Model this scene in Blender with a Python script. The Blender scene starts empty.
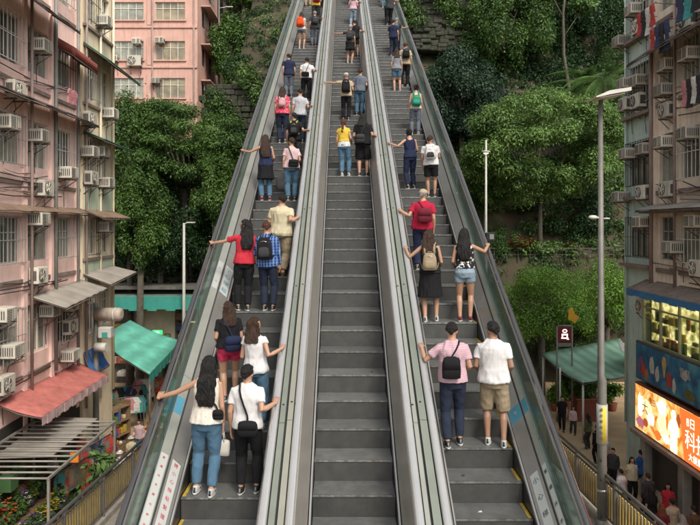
import bpy, math, random
import numpy as np
from mathutils import Vector, Matrix, noise as mnoise
R = math.radians
sc = bpy.context.scene
COL = sc.collection
random.seed(7)
RNG = np.random.default_rng(11)

# ------------------------------------------------------------------ tagging / objects
def tag(o, label=None, cat=None, group=None, kind=None):
    if label: o['label'] = label
    if cat: o['category'] = cat
    if group: o['group'] = group
    if kind: o['kind'] = kind
    return o

def empty(name, loc=(0, 0, 0), rz=0.0, label=None, cat=None, group=None):
    o = bpy.data.objects.new(name, None)
    o.empty_display_size = .2
    COL.objects.link(o)
    o.location = loc
    o.rotation_euler = (0, 0, rz)
    return tag(o, label, cat, group)

class MB:
    """collects simple shapes and links them as ONE mesh object"""
    def __init__(s):
        s.v = []; s.f = []; s.mi = []; s.sm = []
    def raw(s, vs, fs, mi=0, smooth=False):
        b = len(s.v)
        s.v.extend([tuple(p) for p in vs])
        for f in fs:
            s.f.append(tuple(b + i for i in f)); s.mi.append(mi); s.sm.append(smooth)
        return s
    def box(s, c, size, mi=0, rz=0.0, M=None, bev=0.0):
        sx, sy, sz = [k / 2 for k in size]
        if bev > 0:
            b = min(bev, sx * .9, sy * .9, sz * .9)
            vs = []; fs = []
            # chamfered box: 24 verts
            idx = {}
            for ix in (-1, 1):
                for iy in (-1, 1):
                    for iz in (-1, 1):
                        for ax in range(3):
                            p = [ix * (sx - b), iy * (sy - b), iz * (sz - b)]
                            p[ax] = (ix, iy, iz)[ax] * (sx, sy, sz)[ax]
                            idx[(ix, iy, iz, ax)] = len(vs); vs.append(p)
            for ax in range(3):
                o1, o2 = [a for a in range(3) if a != ax]
                for sg in (-1, 1):
                    q = []
                    for a, bb in ((-1, -1), (1, -1), (1, 1), (-1, 1)):
                        k = [0, 0, 0]; k[ax] = sg; k[o1] = a; k[o2] = bb
                        q.append(idx[(*k, ax)])
                    if (sg > 0) != (ax != 1): q = q[::-1]
                    fs.append(q)
            for ax in range(3):   # edges along ax
                o1, o2 = [a for a in range(3) if a != ax]
                for a in (-1, 1):
                    for bb in (-1, 1):
                        k0 = [0, 0, 0]; k1 = [0, 0, 0]
                        k0[ax] = -1; k1[ax] = 1; k0[o1] = k1[o1] = a; k0[o2] = k1[o2] = bb
                        q = [idx[(*k0, o1)], idx[(*k1, o1)], idx[(*k1, o2)], idx[(*k0, o2)]]
                        fs.append(q)
            for ix in (-1, 1):
                for iy in (-1, 1):
                    for iz in (-1, 1):
                        fs.append([idx[(ix, iy, iz, a)] for a in range(3)])
        else:
            vs = [(x, y, z) for x in (-sx, sx) for y in (-sy, sy) for z in (-sz, sz)]
            fs = [(0, 1, 3, 2), (4, 6, 7, 5), (0, 4, 5, 1), (2, 3, 7, 6), (0, 2, 6, 4), (1, 5, 7, 3)]
        if M is None:
            ca, sa = math.cos(rz), math.sin(rz)
            vs = [(c[0] + x * ca - y * sa, c[1] + x * sa + y * ca, c[2] + z) for x, y, z in vs]
        else:
            vs = [M @ Vector((x + c[0], y + c[1], z + c[2])) for x, y, z in vs]
        return s.raw(vs, fs, mi)
    def tube(s, pts, r, n=8, mi=0, caps=True, smooth=True):
        pts = [Vector(p) for p in pts]
        if not hasattr(r, '__len__'): r = [r] * len(pts)
        vs = []; fs = []
        ref = None
        for i, p in enumerate(pts):
            t = (pts[min(i + 1, len(pts) - 1)] - pts[max(i - 1, 0)])
            if t.length < 1e-9: t = Vector((0, 0, 1))
            t.normalize()
            if ref is None:
                ref = Vector((0, 1, 0)) if abs(t.y) < .8 else Vector((1, 0, 0))
            u = ref - t * ref.dot(t)
            if u.length < 1e-5: u = t.orthogonal()
            u.normalize(); ref = u
            w = t.cross(u)
            rr = r[i]
            ra, rb = rr if hasattr(rr, '__len__') else (rr, rr)
            for k in range(n):
                a = 2 * math.pi * k / n
                vs.append(p + u * (math.cos(a) * rb) + w * (math.sin(a) * ra))
        m = len(pts)
        for i in range(m - 1):
            for k in range(n):
                k2 = (k + 1) % n
                fs.append((i * n + k, i * n + k2, (i + 1) * n + k2, (i + 1) * n + k))
        s.raw(vs, fs, mi, smooth)
        if caps:
            b = len(s.v) - len(vs)
            s.f.append(tuple(b + k for k in range(n))[::-1]); s.mi.append(mi); s.sm.append(False)
            s.f.append(tuple(b + (m - 1) * n + k for k in range(n))); s.mi.append(mi); s.sm.append(False)
        return s
    def loft(s, rings, n=20, mi=0, smooth=True, pw=2.0):
        """horizontal elliptical rings: (cx, cy, z, a, b)"""
        vs = []; fs = []
        for (cx, cy, z, a, b) in rings:
            for k in range(n):
                t = 2 * math.pi * k / n
                c_, s_ = math.cos(t), math.sin(t)
                e = 2.0 / pw
                x = math.copysign(abs(c_) ** e, c_); y = math.copysign(abs(s_) ** e, s_)
                vs.append((cx + a * x, cy + b * y, z))
        m = len(rings)
        for i in range(m - 1):
            for k in range(n):
                k2 = (k + 1) % n
                fs.append((i * n + k, i * n + k2, (i + 1) * n + k2, (i + 1) * n + k))
        s.raw(vs, fs, mi, smooth)
        b = len(s.v) - len(vs)
        s.f.append(tuple(b + k for k in range(n))[::-1]); s.mi.append(mi); s.sm.append(False)
        s.f.append(tuple(b + (m - 1) * n + k for k in range(n))); s.mi.append(mi); s.sm.append(False)
        return s
    def ball(s, c, r, mi=0, n=12, m=8, fn=None):
        if not hasattr(r, '__len__'): r = (r, r, r)
        vs = []; fs = []
        for i in range(m + 1):
            th = math.pi * i / m
            for k in range(n):
                ph = 2 * math.pi * k / n
                p = Vector((math.sin(th) * math.cos(ph), math.sin(th) * math.sin(ph), math.cos(th)))
                q = Vector((p.x * r[0], p.y * r[1], p.z * r[2]))
                if fn: q = fn(p, q)
                vs.append((c[0] + q.x, c[1] + q.y, c[2] + q.z))
        for i in range(m):
            for k in range(n):
                k2 = (k + 1) % n
                fs.append((i * n + k, (i + 1) * n + k, (i + 1) * n + k2, i * n + k2))
        return s.raw(vs, fs, mi, True)
    def quad(s, a, b, c, d, mi=0):
        return s.raw([a, b, c, d], [(0, 1, 2, 3)], mi)
    def slab(s, quad, t, mi=0):
        """a quad given thickness t along its normal (downwards)"""
        a, b, c, d = [Vector(p) for p in quad]
        nrm = (b - a).cross(d - a).normalized()
        if nrm.z < 0: nrm = -nrm
        lo = [p - nrm * t for p in (a, b, c, d)]
        return s.raw([a, b, c, d] + lo, [(0, 1, 2, 3), (7, 6, 5, 4), (0, 4, 5, 1), (1, 5, 6, 2), (2, 6, 7, 3), (3, 7, 4, 0)], mi)
    def prism(s, poly, axis, a0, a1, mi=0):
        """poly: list of 2D points in the plane across axis ('x','y','z'), extruded a0..a1"""
        def P(p, a):
            return {'x': (a, p[0], p[1]), 'y': (p[0], a, p[1]), 'z': (p[0], p[1], a)}[axis]
        n = len(poly)
        vs = [P(p, a0) for p in poly] + [P(p, a1) for p in poly]
        fs = [tuple(range(n))[::-1], tuple(range(n, 2 * n))]
        for k in range(n):
            k2 = (k + 1) % n
            fs.append((k, k2, n + k2, n + k))
        return s.raw(vs, fs, mi)
    def mesh(s, name, mats):
        me = bpy.data.meshes.new(name)
        me.from_pydata(s.v, [], s.f)
        me.update()
        for m in (mats if isinstance(mats, (list, tuple)) else [mats]):
            me.materials.append(m)
        me.polygons.foreach_set('material_index', s.mi)
        me.polygons.foreach_set('use_smooth', s.sm)
        return me
    def build(s, name, mats, parent=None, loc=None, fixn=True):
        me = s.mesh(name, mats)
        if fixn: fix_normals(me)
        return link(name, me, parent, loc)

def fix_normals(me):
    import bmesh
    bm = bmesh.new(); bm.from_mesh(me)
    bmesh.ops.recalc_face_normals(bm, faces=bm.faces)
    bm.to_mesh(me); bm.free()

def link(name, me, parent=None, loc=None):
    o = bpy.data.objects.new(name, me)
    COL.objects.link(o)
    if parent: o.parent = parent
    if loc is not None: o.location = loc
    return o

def copy_tree(o, parent=None):
    c = o.copy(); COL.objects.link(c); c.parent = parent
    for ch in o.children: copy_tree(ch, c)
    return c

# ------------------------------------------------------------------ camera model (used only to read distances off the photograph)
VX, VY, F = 343.0, 225.0, 650.0
CAMZ = 10.0
def W(px, py, d):
    return Vector(((px - VX) / F * d, d, CAMZ - (py - VY) / F * d))

# ------------------------------------------------------------------ materials
def s2l(c):
    return tuple(((x / 255) / 12.92 if x / 255 <= .04045 else (((x / 255) + .055) / 1.055) ** 2.4) for x in c)

_mats = {}
def mat(name, col, rough=.6, metal=0.0, spec=.5, var=.18, scale=3.0, big=.0, bigscale=.4, streak=0.0, bump=0.0, bscale=40.0, hue=None, coat=0.0, bstretch=None, ribs=0.0, orand=0.0):
    """principled material; var = fine colour variation, big = large stains, streak = vertical dirt runs"""
    if name in _mats: return _mats[name]
    m = bpy.data.materials.new(name); m.use_nodes = True
    nt = m.node_tree; N = nt.nodes; L = nt.links
    b = N['Principled BSDF']
    b.inputs['Roughness'].default_value = rough
    b.inputs['Metallic'].default_value = metal
    b.inputs['Specular IOR Level'].default_value = spec
    if coat: b.inputs['Coat Weight'].default_value = coat
    tc = N.new('ShaderNodeTexCoord')
    OBJ = tc.outputs['Object']
    if orand > 0:     # no two objects carry the same stains
        ol = N.new('ShaderNodeObjectInfo'); va = N.new('ShaderNodeVectorMath'); va.operation = 'MULTIPLY_ADD'; va.inputs[1].default_value = (3.7, 3.7, 3.7)
        L.new(ol.outputs['Location'], va.inputs[0]); L.new(tc.outputs['Object'], va.inputs[2]); OBJ = va.outputs[0]
    cur = None
    def layer(cur, vec_scale, sc_, amt, dark, lo=.35, hi=.7, detail=5):
        mp = N.new('ShaderNodeMapping'); mp.inputs['Scale'].default_value = vec_scale
        L.new(OBJ, mp.inputs['Vector'])
        nz = N.new('ShaderNodeTexNoise'); nz.inputs['Scale'].default_value = sc_; nz.inputs['Detail'].default_value = detail
        L.new(mp.outputs['Vector'], nz.inputs['Vector'])
        mr = N.new('ShaderNodeMapRange'); mr.inputs['From Min'].default_value = lo; mr.inputs['From Max'].default_value = hi
        mr.inputs['To Min'].default_value = 0; mr.inputs['To Max'].default_value = amt
        L.new(nz.outputs['Fac'], mr.inputs['Value'])
        mx = N.new('ShaderNodeMix'); mx.data_type = 'RGBA'
        L.new(mr.outputs['Result'], mx.inputs['Factor'])
        if cur is None: mx.inputs['A'].default_value = (*col, 1)
        else: L.new(cur, mx.inputs['A'])
        mx.inputs['B'].default_value = (*dark, 1)
        return mx.outputs['Result']
    dk = tuple(c * .45 for c in col) if hue is None else hue
    if var > 0: cur = layer(cur, (1, 1, 1), scale, var * 1.6, dk)
    if big > 0: cur = layer(cur, (1, 1, 1), bigscale, big, tuple(c * .4 for c in col), .45, .75)
    if streak > 0: cur = layer(cur, (5, 5, .35), 1.2, streak, tuple(c * k for c, k in zip(col, (.32, .30, .27))), .5, .78, 8)
    if ribs > 0:      # fine grooves across the width
        wv = N.new('ShaderNodeTexWave'); wv.bands_direction = 'X'; wv.inputs['Scale'].default_value = ribs; L.new(tc.outputs['Object'], wv.inputs['Vector'])
        mr = N.new('ShaderNodeMapRange'); mr.inputs['To Max'].default_value = .55; L.new(wv.outputs['Fac'], mr.inputs['Value'])
        mx = N.new('ShaderNodeMix'); mx.data_type = 'RGBA'; L.new(mr.outputs['Result'], mx.inputs['Factor'])
        if cur is None: mx.inputs['A'].default_value = (*col, 1)
        else: L.new(cur, mx.inputs['A'])
        mx.inputs['B'].default_value = (*[c * .45 for c in col], 1); cur = mx.outputs['Result']
    if orand > 0:     # each object of a kind a little lighter or darker
        oi = N.new('ShaderNodeObjectInfo'); mr = N.new('ShaderNodeMapRange'); mr.inputs['To Min'].default_value = 1 - orand; mr.inputs['To Max'].default_value = 1 + orand * .3; L.new(oi.outputs['Random'], mr.inputs['Value'])
        mx = N.new('ShaderNodeMix'); mx.data_type = 'RGBA'; mx.blend_type = 'MULTIPLY'; mx.inputs['Factor'].default_value = 1
        if cur is None: mx.inputs['A'].default_value = (*col, 1)
        else: L.new(cur, mx.inputs['A'])
        L.new(mr.outputs['Result'], mx.inputs['B']); cur = mx.outputs['Result']
    if cur is None: b.inputs['Base Color'].default_value = (*col, 1)
    else: L.new(cur, b.inputs['Base Color'])
    if bump > 0:
        nz = N.new('ShaderNodeTexNoise'); nz.inputs['Scale'].default_value = bscale; nz.inputs['Detail'].default_value = 4
        if bstretch:
            mp = N.new('ShaderNodeMapping'); mp.inputs['Scale'].default_value = bstretch; L.new(tc.outputs['Object'], mp.inputs['Vector']); L.new(mp.outputs['Vector'], nz.inputs['Vector'])
        else: L.new(tc.outputs['Object'], nz.inputs['Vector'])
        bp = N.new('ShaderNodeBump'); bp.inputs['Strength'].default_value = bump; bp.inputs['Distance'].default_value = .02
        L.new(nz.outputs['Fac'], bp.inputs['Height']); L.new(bp.outputs['Normal'], b.inputs['Normal'])
    _mats[name] = m
    return m

def mat_emit(name, col, strength):
    if name in _mats: return _mats[name]
    m = bpy.data.materials.new(name); m.use_nodes = True
    b = m.node_tree.nodes['Principled BSDF']
    b.inputs['Base Color'].default_value = (*col, 1)
    b.inputs['Emission Color'].default_value = (*col, 1)
    b.inputs['Emission Strength'].default_value = strength
    _mats[name] = m
    return m

def mat_glass(name, tint, gloss=.12, rough=.03):
    if name in _mats: return _mats[name]
    m = bpy.data.materials.new(name); m.use_nodes = True
    nt = m.node_tree; N = nt.nodes; L = nt.links
    N.remove(N['Principled BSDF'])
    out = N['Material Output']
    tr = N.new('ShaderNodeBsdfTransparent'); tr.inputs['Color'].default_value = (*tint, 1)
    gl = N.new('ShaderNodeBsdfGlossy'); gl.inputs['Roughness'].default_value = rough
    gl.inputs['Color'].default_value = (.9, .95, .93, 1)
    fr = N.new('ShaderNodeFresnel'); fr.inputs['IOR'].default_value = 1.5
    ad = N.new('ShaderNodeMath'); ad.operation = 'MULTIPLY_ADD'; ad.inputs[1].default_value = .55; ad.inputs[2].default_value = gloss * .5
    L.new(fr.outputs['Fac'], ad.inputs[0])
    mx = N.new('ShaderNodeMixShader')
    L.new(ad.outputs[0], mx.inputs['Fac']); L.new(tr.outputs[0], mx.inputs[1]); L.new(gl.outputs[0], mx.inputs[2])
    L.new(mx.outputs[0], out.inputs['Surface'])
    _mats[name] = m
    return m

def mat_leaf(name, c1, c2, rough=.5, trans=.3):
    """leaf material: colour differs leaf by leaf (random per island)"""
    if name in _mats: return _mats[name]
    m = bpy.data.materials.new(name); m.use_nodes = True
    nt = m.node_tree; N = nt.nodes; L = nt.links
    b = N['Principled BSDF']; out = N['Material Output']
    ge = N.new('ShaderNodeNewGeometry')
    rp = N.new('ShaderNodeValToRGB')
    rp.color_ramp.elements[0].color = (*c1, 1); rp.color_ramp.elements[1].color = (*c2, 1)
    tc = N.new('ShaderNodeTexCoord'); nz = N.new('ShaderNodeTexNoise'); nz.inputs['Scale'].default_value = .55; nz.inputs['Detail'].default_value = 2
    L.new(tc.outputs['Object'], nz.inputs['Vector'])
    ad = N.new('ShaderNodeMath'); ad.operation = 'ADD'
    mu = N.new('ShaderNodeMath'); mu.operation = 'MULTIPLY_ADD'; mu.inputs[1].default_value = 1.6; mu.inputs[2].default_value = -.55
    L.new(nz.outputs['Fac'], mu.inputs[0])
    m2 = N.new('ShaderNodeMath'); m2.operation = 'MULTIPLY'; m2.inputs[1].default_value = .55
    L.new(ge.outputs['Random Per Island'], m2.inputs[0])
    L.new(m2.outputs[0], ad.inputs[0]); L.new(mu.outputs[0], ad.inputs[1])
    L.new(ad.outputs[0], rp.inputs['Fac'])
    L.new(rp.outputs['Color'], b.inputs['Base Color'])
    b.inputs['Roughness'].default_value = rough
    b.inputs['Specular IOR Level'].default_value = .35
    tl = N.new('ShaderNodeBsdfTranslucent'); L.new(rp.outputs['Color'], tl.inputs['Color'])
    mx = N.new('ShaderNodeMixShader'); mx.inputs['Fac'].default_value = trans
    L.new(b.outputs[0], mx.inputs[1]); L.new(tl.outputs[0], mx.inputs[2]); L.new(mx.outputs[0], out.inputs['Surface'])
    _mats[name] = m
    return m

def text_mesh(body, size, extrude=.004):
    """lettering as a flat solid mesh lying in the XY plane, centred"""
    cu = bpy.data.curves.new('lettering', 'FONT')
    cu.body = body; cu.size = size; cu.extrude = extrude; cu.align_x = 'CENTER'; cu.align_y = 'CENTER'
    cu.resolution_u = 3
    o = bpy.data.objects.new('lettering', cu); COL.objects.link(o)
    bpy.context.view_layer.update()
    me = bpy.data.meshes.new_from_object(o.evaluated_get(bpy.context.evaluated_depsgraph_get()))
    bpy.data.objects.remove(o)
    return me

def lettering(name, body, size, M, mt, parent, extrude=.004):
    me = text_mesh(body, size, extrude)
    me.transform(M)
    me.materials.clear(); me.materials.append(mt)
    return link(name, me, parent)

# ------------------------------------------------------------------ camera, world, light
cam = bpy.data.cameras.new('camera'); camo = bpy.data.objects.new('camera', cam); COL.objects.link(camo)
camo.location = (0, 0, CAMZ); camo.rotation_euler = (R(90), 0, 0)
cam.sensor_width = 36; cam.lens = 36 * F / 700
cam.shift_x = (350 - VX) / 700; cam.shift_y = -(262.5 - VY) / 700
cam.clip_start = .1; cam.clip_end = 2000
sc.camera = camo
wd = bpy.data.worlds.new('World'); sc.world = wd; wd.use_nodes = True
wn = wd.node_tree
sky = wn.nodes.new('ShaderNodeTexSky'); sky.sky_type = 'NISHITA'; sky.sun_disc = False
SUN_EL, SUN_AZ = R(47), R(154)      # azimuth clockwise from +Y
sky.sun_elevation = SUN_EL; sky.sun_rotation = SUN_AZ
sky.air_density = 1.0; sky.dust_density = 4.0; sky.ozone_density = 1.0
hs = wn.nodes.new('ShaderNodeHueSaturation'); hs.inputs['Saturation'].default_value = .12   # overcast: a greyer sky
wn.links.new(sky.outputs[0], hs.inputs['Color']); wn.links.new(hs.outputs[0], wn.nodes['Background'].inputs[0])
wn.nodes['Background'].inputs[1].default_value = .15
sl = bpy.data.lights.new('sun', 'SUN'); so = bpy.data.objects.new('sun', sl); COL.objects.link(so)
sl.energy = 1.5; sl.angle = R(13); sl.color = (1, .87, .70)
sd = Vector((math.sin(SUN_AZ) * math.cos(SUN_EL), math.cos(SUN_AZ) * math.cos(SUN_EL), math.sin(SUN_EL)))
so.rotation_euler = sd.to_track_quat('Z', 'Y').to_euler(); so.location = sd * 60 + Vector((0, 0, 20))
sc.view_settings.view_transform = 'Standard'; sc.view_settings.look = 'None'
sc.view_settings.gamma = 1; sc.view_settings.exposure = .70; sc.view_settings.use_curve_mapping = False
sc.render.engine = 'CYCLES'
sc.render.filter_size = 1.9      # a slightly soft lens
sc.cycles.max_bounces = 6; sc.cycles.diffuse_bounces = 3; sc.cycles.glossy_bounces = 3; sc.cycles.transparent_max_bounces = 16
# ------------------------------------------------------------------ escalators
KS = 5088.0
SL = math.tan(R(30))
Z0 = CAMZ - KS / F
def zs(d): return Z0 + SL * d
def ESC(d, e=0.0): return zs(d) + e
D0, D1 = 2.6, 44.0
def depth_of_row(py, e=0.0):      # distance of the slope plane (raised by e) on image row py
    return F * (CAMZ - Z0 - e) / (py - VY + F * SL)

m_tread = mat('step_steel', (.20, .205, .20), ribs=14, orand=.22, rough=.34, metal=.25, var=.4, scale=9, big=.55, bigscale=2.2, bump=.12, bscale=90)
m_riser = mat('riser_steel_shaded', (.082, .082, .078), ribs=14, orand=.2, rough=.5, metal=.25, var=.3, scale=10, big=.4, bigscale=2.0, streak=.3)  # darker than the treads: shade on upright faces put into the colour
m_nose = mat('step_nosing', (.25, .25, .24), rough=.4, metal=.3, orand=.3, var=.8, scale=16)
m_yel = mat('yellow_line', (.50, .34, .05), rough=.6, var=.5, scale=20)
m_chrome = mat('chrome_trim', (.46, .455, .44), rough=.3, metal=.8, var=.15)
m_skirt = mat('skirt_steel', (.05, .05, .05), rough=.35, metal=.5, var=.2)
BR = dict(var=.10, scale=5, big=.22, bigscale=1.1, bump=.05, bscale=60, bstretch=(6, .15, .15))
m_deckgrey = mat('deck_grey_steel', (.29, .285, .265), rough=.36, metal=.6, **BR)
m_deckcream = mat('deck_cream', (.34, .35, .31), rough=.36, metal=.5, **BR)
m_green = mat('cover_green', (.27, .30, .25), rough=.34, metal=.6, **BR)
m_cream = mat('cover_cream', (.38, .375, .31), rough=.34, metal=.6, **BR)
m_beige = mat('panel_beige', (.40, .38, .34), rough=.36, metal=.45, **BR)
m_rubber = mat('handrail_rubber', (.030, .030, .031), rough=.12, spec=1.0, coat=.6, var=.2, scale=5)
m_white = mat('handrail_pale', (.56, .56, .55), rough=.20, metal=.7, var=.06, scale=4, big=.12, bigscale=1.1)
m_dark = mat('groove_dark', (.02, .02, .02), rough=.8, var=0)
m_clad = mat('truss_cladding', (.20, .21, .20), rough=.5, metal=.3, var=.2, streak=.4)
m_glass = mat_glass('balustrade_glass', (.72, .82, .775), .05)
m_sticker = mat('sticker_white', (.36, .37, .36), rough=.5, var=.1)
m_ink = mat('ink_dark', (.05, .06, .08), rough=.6, var=0)
m_inkred = mat('ink_red', (.40, .05, .06), rough=.6, var=0)
m_inkblue = mat('ink_blue', (.05, .20, .29), rough=.6, var=0)

def sweep(mb, poly, d0=D0, d1=D1, mi=0):
    n = len(poly)
    vs = [(x, d0, zs(d0) + e) for x, e in poly] + [(x, d1, zs(d1) + e) for x, e in poly]
    fs = [tuple(range(n)), tuple(range(n, 2 * n))[::-1]]
    for k in range(n):
        k2 = (k + 1) % n
        fs.append((k, n + k, n + k2, k2))
    return mb.raw(vs, fs, mi)

def strip(mb, a, b, t=.02, d0=D0, d1=D1, mi=0):
    """a plate running up the slope between profile points a and b, thickness t below it"""
    return sweep(mb, [a, b, (b[0], b[1] - t), (a[0], a[1] - t)], d0, d1, mi)

def cuts(a, b, step, gap, off=0.0):
    out = []; d = a - off
    while d < b:
        lo, hi = max(a, d + gap / 2), min(b, d + step - gap / 2)
        if hi > lo: out.append((lo, hi))
        d += step
    return out

def nosings(row0):
    d = depth_of_row(row0)
    seq = [d]
    def run(d):
        t = min(1, max(0, (d - 11.4) / 1.2))
        return .452 + (.358 - .452) * t
    while seq[-1] < D1 - .5: seq.append(seq[-1] + run(seq[-1]))
    while seq[0] > D0 + .3: seq.insert(0, seq[0] - .452)
    return seq

def hand_profile(x, w=.046):
    return [(x - w * .8, .90), (x - w, .915), (x - w, .942), (x - w * .75, .96), (x - w * .3, .967), (x + w * .3, .967), (x + w * .75, .96), (x + w, .942), (x + w, .915), (x + w * .8, .90)]

STEP_SEQ = {}
def make_escalator(key, label, xs0, xs1, xh0, xh1, type0, type1, row0, g0=None, g1=None, cover0=None, cover1=None):
    root = empty('escalator', (0, D0, zs(D0)), label=label, cat='escalator', group='parallel escalators climbing the hill')
    inv = Matrix.Translation((0, -D0, -zs(D0)))
    def part(name, mb, mats):
        me = mb.mesh(name, mats); me.transform(inv); fix_normals(me)
        return link(name, me, root)
    # steps
    seq = nosings(row0); STEP_SEQ[key] = seq
    sb = MB(); rn = .456
    x0, x1 = xs0 + .004, xs1 - .004
    sb.prism([(0.012, -.012), (rn, -.012), (rn, -.035), (.03, -.035), (.03, -.42), (.012, -.42)], 'x', x0, x1, 1)
    sb.box(((x0 + x1) / 2, rn / 2 + .018, -.0045), (x1 - x0, rn - .036, .010), 0)
    sb.box(((x0 + x1) / 2, .009, -.008), (x1 - x0, .020, .020), 2)
    if type0 == 'glass': sb.box((x0 + .022, rn / 2 + .02, .0025), (.040, rn - .06, .004), 3)
    if type1 == 'glass': sb.box((x1 - .022, rn / 2 + .02, .0025), (.040, rn - .06, .004), 3)
    sme = sb.mesh('step', [m_tread, m_riser, m_nose, m_yel]); fix_normals(sme)
    for d in seq:
        o = link('step', sme, root, (0, d - D0, zs(d) - zs(D0)))
    for side, xs, xh, ty, g, cov in ((-1, xs0, xh0, type0, g0, cover0), (1, xs1, xh1, type1, g1, cover1)):
        s = side
        def P(*pp): return [(p[0], p[1]) for p in (pp if s > 0 else pp[::-1])]
        b = MB(); sweep(b, P((xs + s * .004, -.35), (xs + s * .004, .075), (xs + s * .02, .075), (xs + s * .02, -.35))); part('skirt', b, m_skirt)
        b = MB(); sweep(b, P((xs - s * .002, .076), (xs + s * .004, .105), (xs + s * .024, .112), (xs + s * .034, .076))); part('chrome_trim', b, m_chrome)
        if ty == 'glass':
            b = MB()
            for lo, hi in cuts(D0, D1, 2.6, .008, .7): sweep(b, P((xs + s * .036, .10), (xs + s * .185, .235), (xs + s * .185, .20), (xs + s * .036, .07)), lo, hi)
            part('inner_deck', b, m_deckgrey)
            b = MB(); sweep(b, P((xs + s * .186, .225), (xs + s * .206, .232), (xs + s * .206, .19), (xs + s * .186, .19))); part('deck_groove', b, m_dark)
            b = MB()
            for lo, hi in cuts(D0, D1, 2.6, .008, 1.1): sweep(b, P((xs + s * .207, .25), (xh - s * .014, .315), (xh - s * .014, .28), (xs + s * .207, .21)), lo, hi)
            part('upper_deck', b, m_deckcream)
            b = MB()
            for lo, hi in cuts(D0, D1, 2.0, .012, .3): sweep(b, P((xh - s * .006, .30), (xh - s * .006, .885), (xh + s * .006, .885), (xh + s * .006, .30)), lo, hi)
            part('glass_panel', b, m_glass)
            b = MB(); sweep(b, P((xh - s * .052, .885), (xh - s * .050, .925), (xh + s * .032, .904), (xh + s * .032, .872))); part('guide_rail', b, m_chrome)
            b = MB(); sweep(b, hand_profile(xh, .038)); o = part('handrail', b, m_rubber)
            b = MB(); sweep(b, P((xh + s * .014, .315), (xh + s * .06, .305), (xh + s * .06, .26), (xh + s * .014, .28))); part('outer_deck', b, m_skirt)
            b = MB()
            for lo, hi in cuts(D0, D1, 3.0, .012, 0): sweep(b, P((xh + s * .034, .258), (xh + s * .058, .258), (xh + s * .058, -.95), (xh + s * .034, -.95)), lo, hi)
            part('side_cladding', b, m_clad)
        else:
            b = MB()
            for lo, hi in cuts(D0, D1, 2.4, .006, .4): sweep(b, P((xh - s * .052, .895), (xs + s * .036, .115), (xs + s * .056, .115), (xh - s * .032, .895)), lo, hi)
            part('balustrade_panel', b, m_beige)
            b = MB(); sweep(b, hand_profile(xh)); part('handrail', b, m_white)
            b = MB()
            for lo, hi in cuts(D0, D1, 2.2, .014, 1.35 + .02 * s): strip(b, (min(xh + s * .060, g - s * .014), .925), (max(xh + s * .060, g - s * .014), .925), .03, lo, hi)
            part('cover_plate', b, cov)
            b = MB(); strip(b, (min(xh - s * .02, g - s * .001), .89), (max(xh - s * .02, g - s * .001), .89), .02); part('cover_base', b, m_dark)
            b = MB()
            for lo, hi in cuts(D0, D1, 2.2, .014, 1.35 + .02 * s):
                dd = lo + .25
                b.tube([(g - s * .05, dd, zs(dd) + .92), (g - s * .05, dd, zs(dd) + .932)], .014, 8)
            part('cover_screw', b, m_dark)['kind'] = 'stuff'
    b = MB(); xa = xh0 - .03 if type0 == 'glass' else g0 + .004; xb = xh1 + .03 if type1 == 'glass' else g1 - .004
    strip(b, (xa, -.95), (xb, -.95), .04); part('truss_soffit', b, m_clad)
    return root

esc_l = make_escalator('L', 'left one of three escalators, glass balustrade on its left, crowded with riders', -1.96, -1.0, -2.29, -.83, 'glass', 'solid', 498, g1=-.69, cover1=m_green)
esc_m = make_escalator('M', 'middle escalator between two solid balustrades, empty grey steps in its lower half', -.37, .64, -.55, .79, 'solid', 'solid', 495.6, g0=-.69, g1=.915, cover0=m_cream, cover1=m_deckcream)
esc_r = make_escalator('R', 'right one of three escalators, glass balustrade and dark handrail on its right', 1.30, 2.227, 1.075, 2.50, 'solid', 'glass', 482, g0=.915, cover0=m_green)

# stickers with characters on the decks
SLV = Vector((0, math.cos(R(30)), math.sin(R(30))))
def deck_sticker(root, pa, pb, d0, d1, chars, ink, base=m_sticker, size=.10):
    inv = Matrix.Translation((0, -D0, -zs(D0)))
    b = MB(); lift = .004
    sweep(b, [(pa[0], pa[1] + lift), (pb[0], pb[1] + lift), (pb[0], pb[1]), (pa[0], pa[1])], d0, d1)
    me = b.mesh('sticker', base); me.transform(inv); fix_normals(me)
    st = link('sticker', me, root)
    ax = Vector((pb[0] - pa[0], 0, pb[1] - pa[1])).normalized()
    nz = ax.cross(SLV).normalized()
    for i, ch in enumerate(chars):
        d = d1 - (d1 - d0) * (i + .5) / len(chars)
        c = Vector(((pa[0] + pb[0]) / 2, d, zs(d) + (pa[1] + pb[1]) / 2 + lift)) + nz * .003
        M = inv @ Matrix.Translation(c) @ Matrix((ax, SLV, nz)).transposed().to_4x4()
        lettering('lettering', ch, size, M, ink, st, .001)
# right: decks at xs=2.227 / xh=2.50
def deckR(t0, t1, lower=True):
    if lower: a, b = (2.227 + .036, .10), (2.227 + .185, .235)
    else: a, b = (2.227 + .207, .25), (2.50 - .014, .315)
    f = lambda t: (a[0] + (b[0] - a[0]) * t, a[1] + (b[1] - a[1]) * t)
    return f(t0), f(t1)
def deckL(t0, t1, lower=True):
    if lower: a, b = (-1.96 - .036, .10), (-1.96 - .185, .235)
    else: a, b = (-1.96 - .207, .25), (-2.29 + .014, .315)
    f = lambda t: (a[0] + (b[0] - a[0]) * t, a[1] + (b[1] - a[1]) * t)
    return f(t1), f(t0)
p = deckR(.2, .8); deck_sticker(esc_r, *p, 7.2, 7.98, '小心梯級', m_ink, size=.085)
p = deckR(.12, .88, False); deck_sticker(esc_r, *p, 7.2, 7.98, '緊握扶手', m_ink, size=.055)
p = deckR(.05, .95); deck_sticker(esc_r, *p, 8.72, 8.92, '↑', m_sticker, m_inkblue, size=.10)
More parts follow.
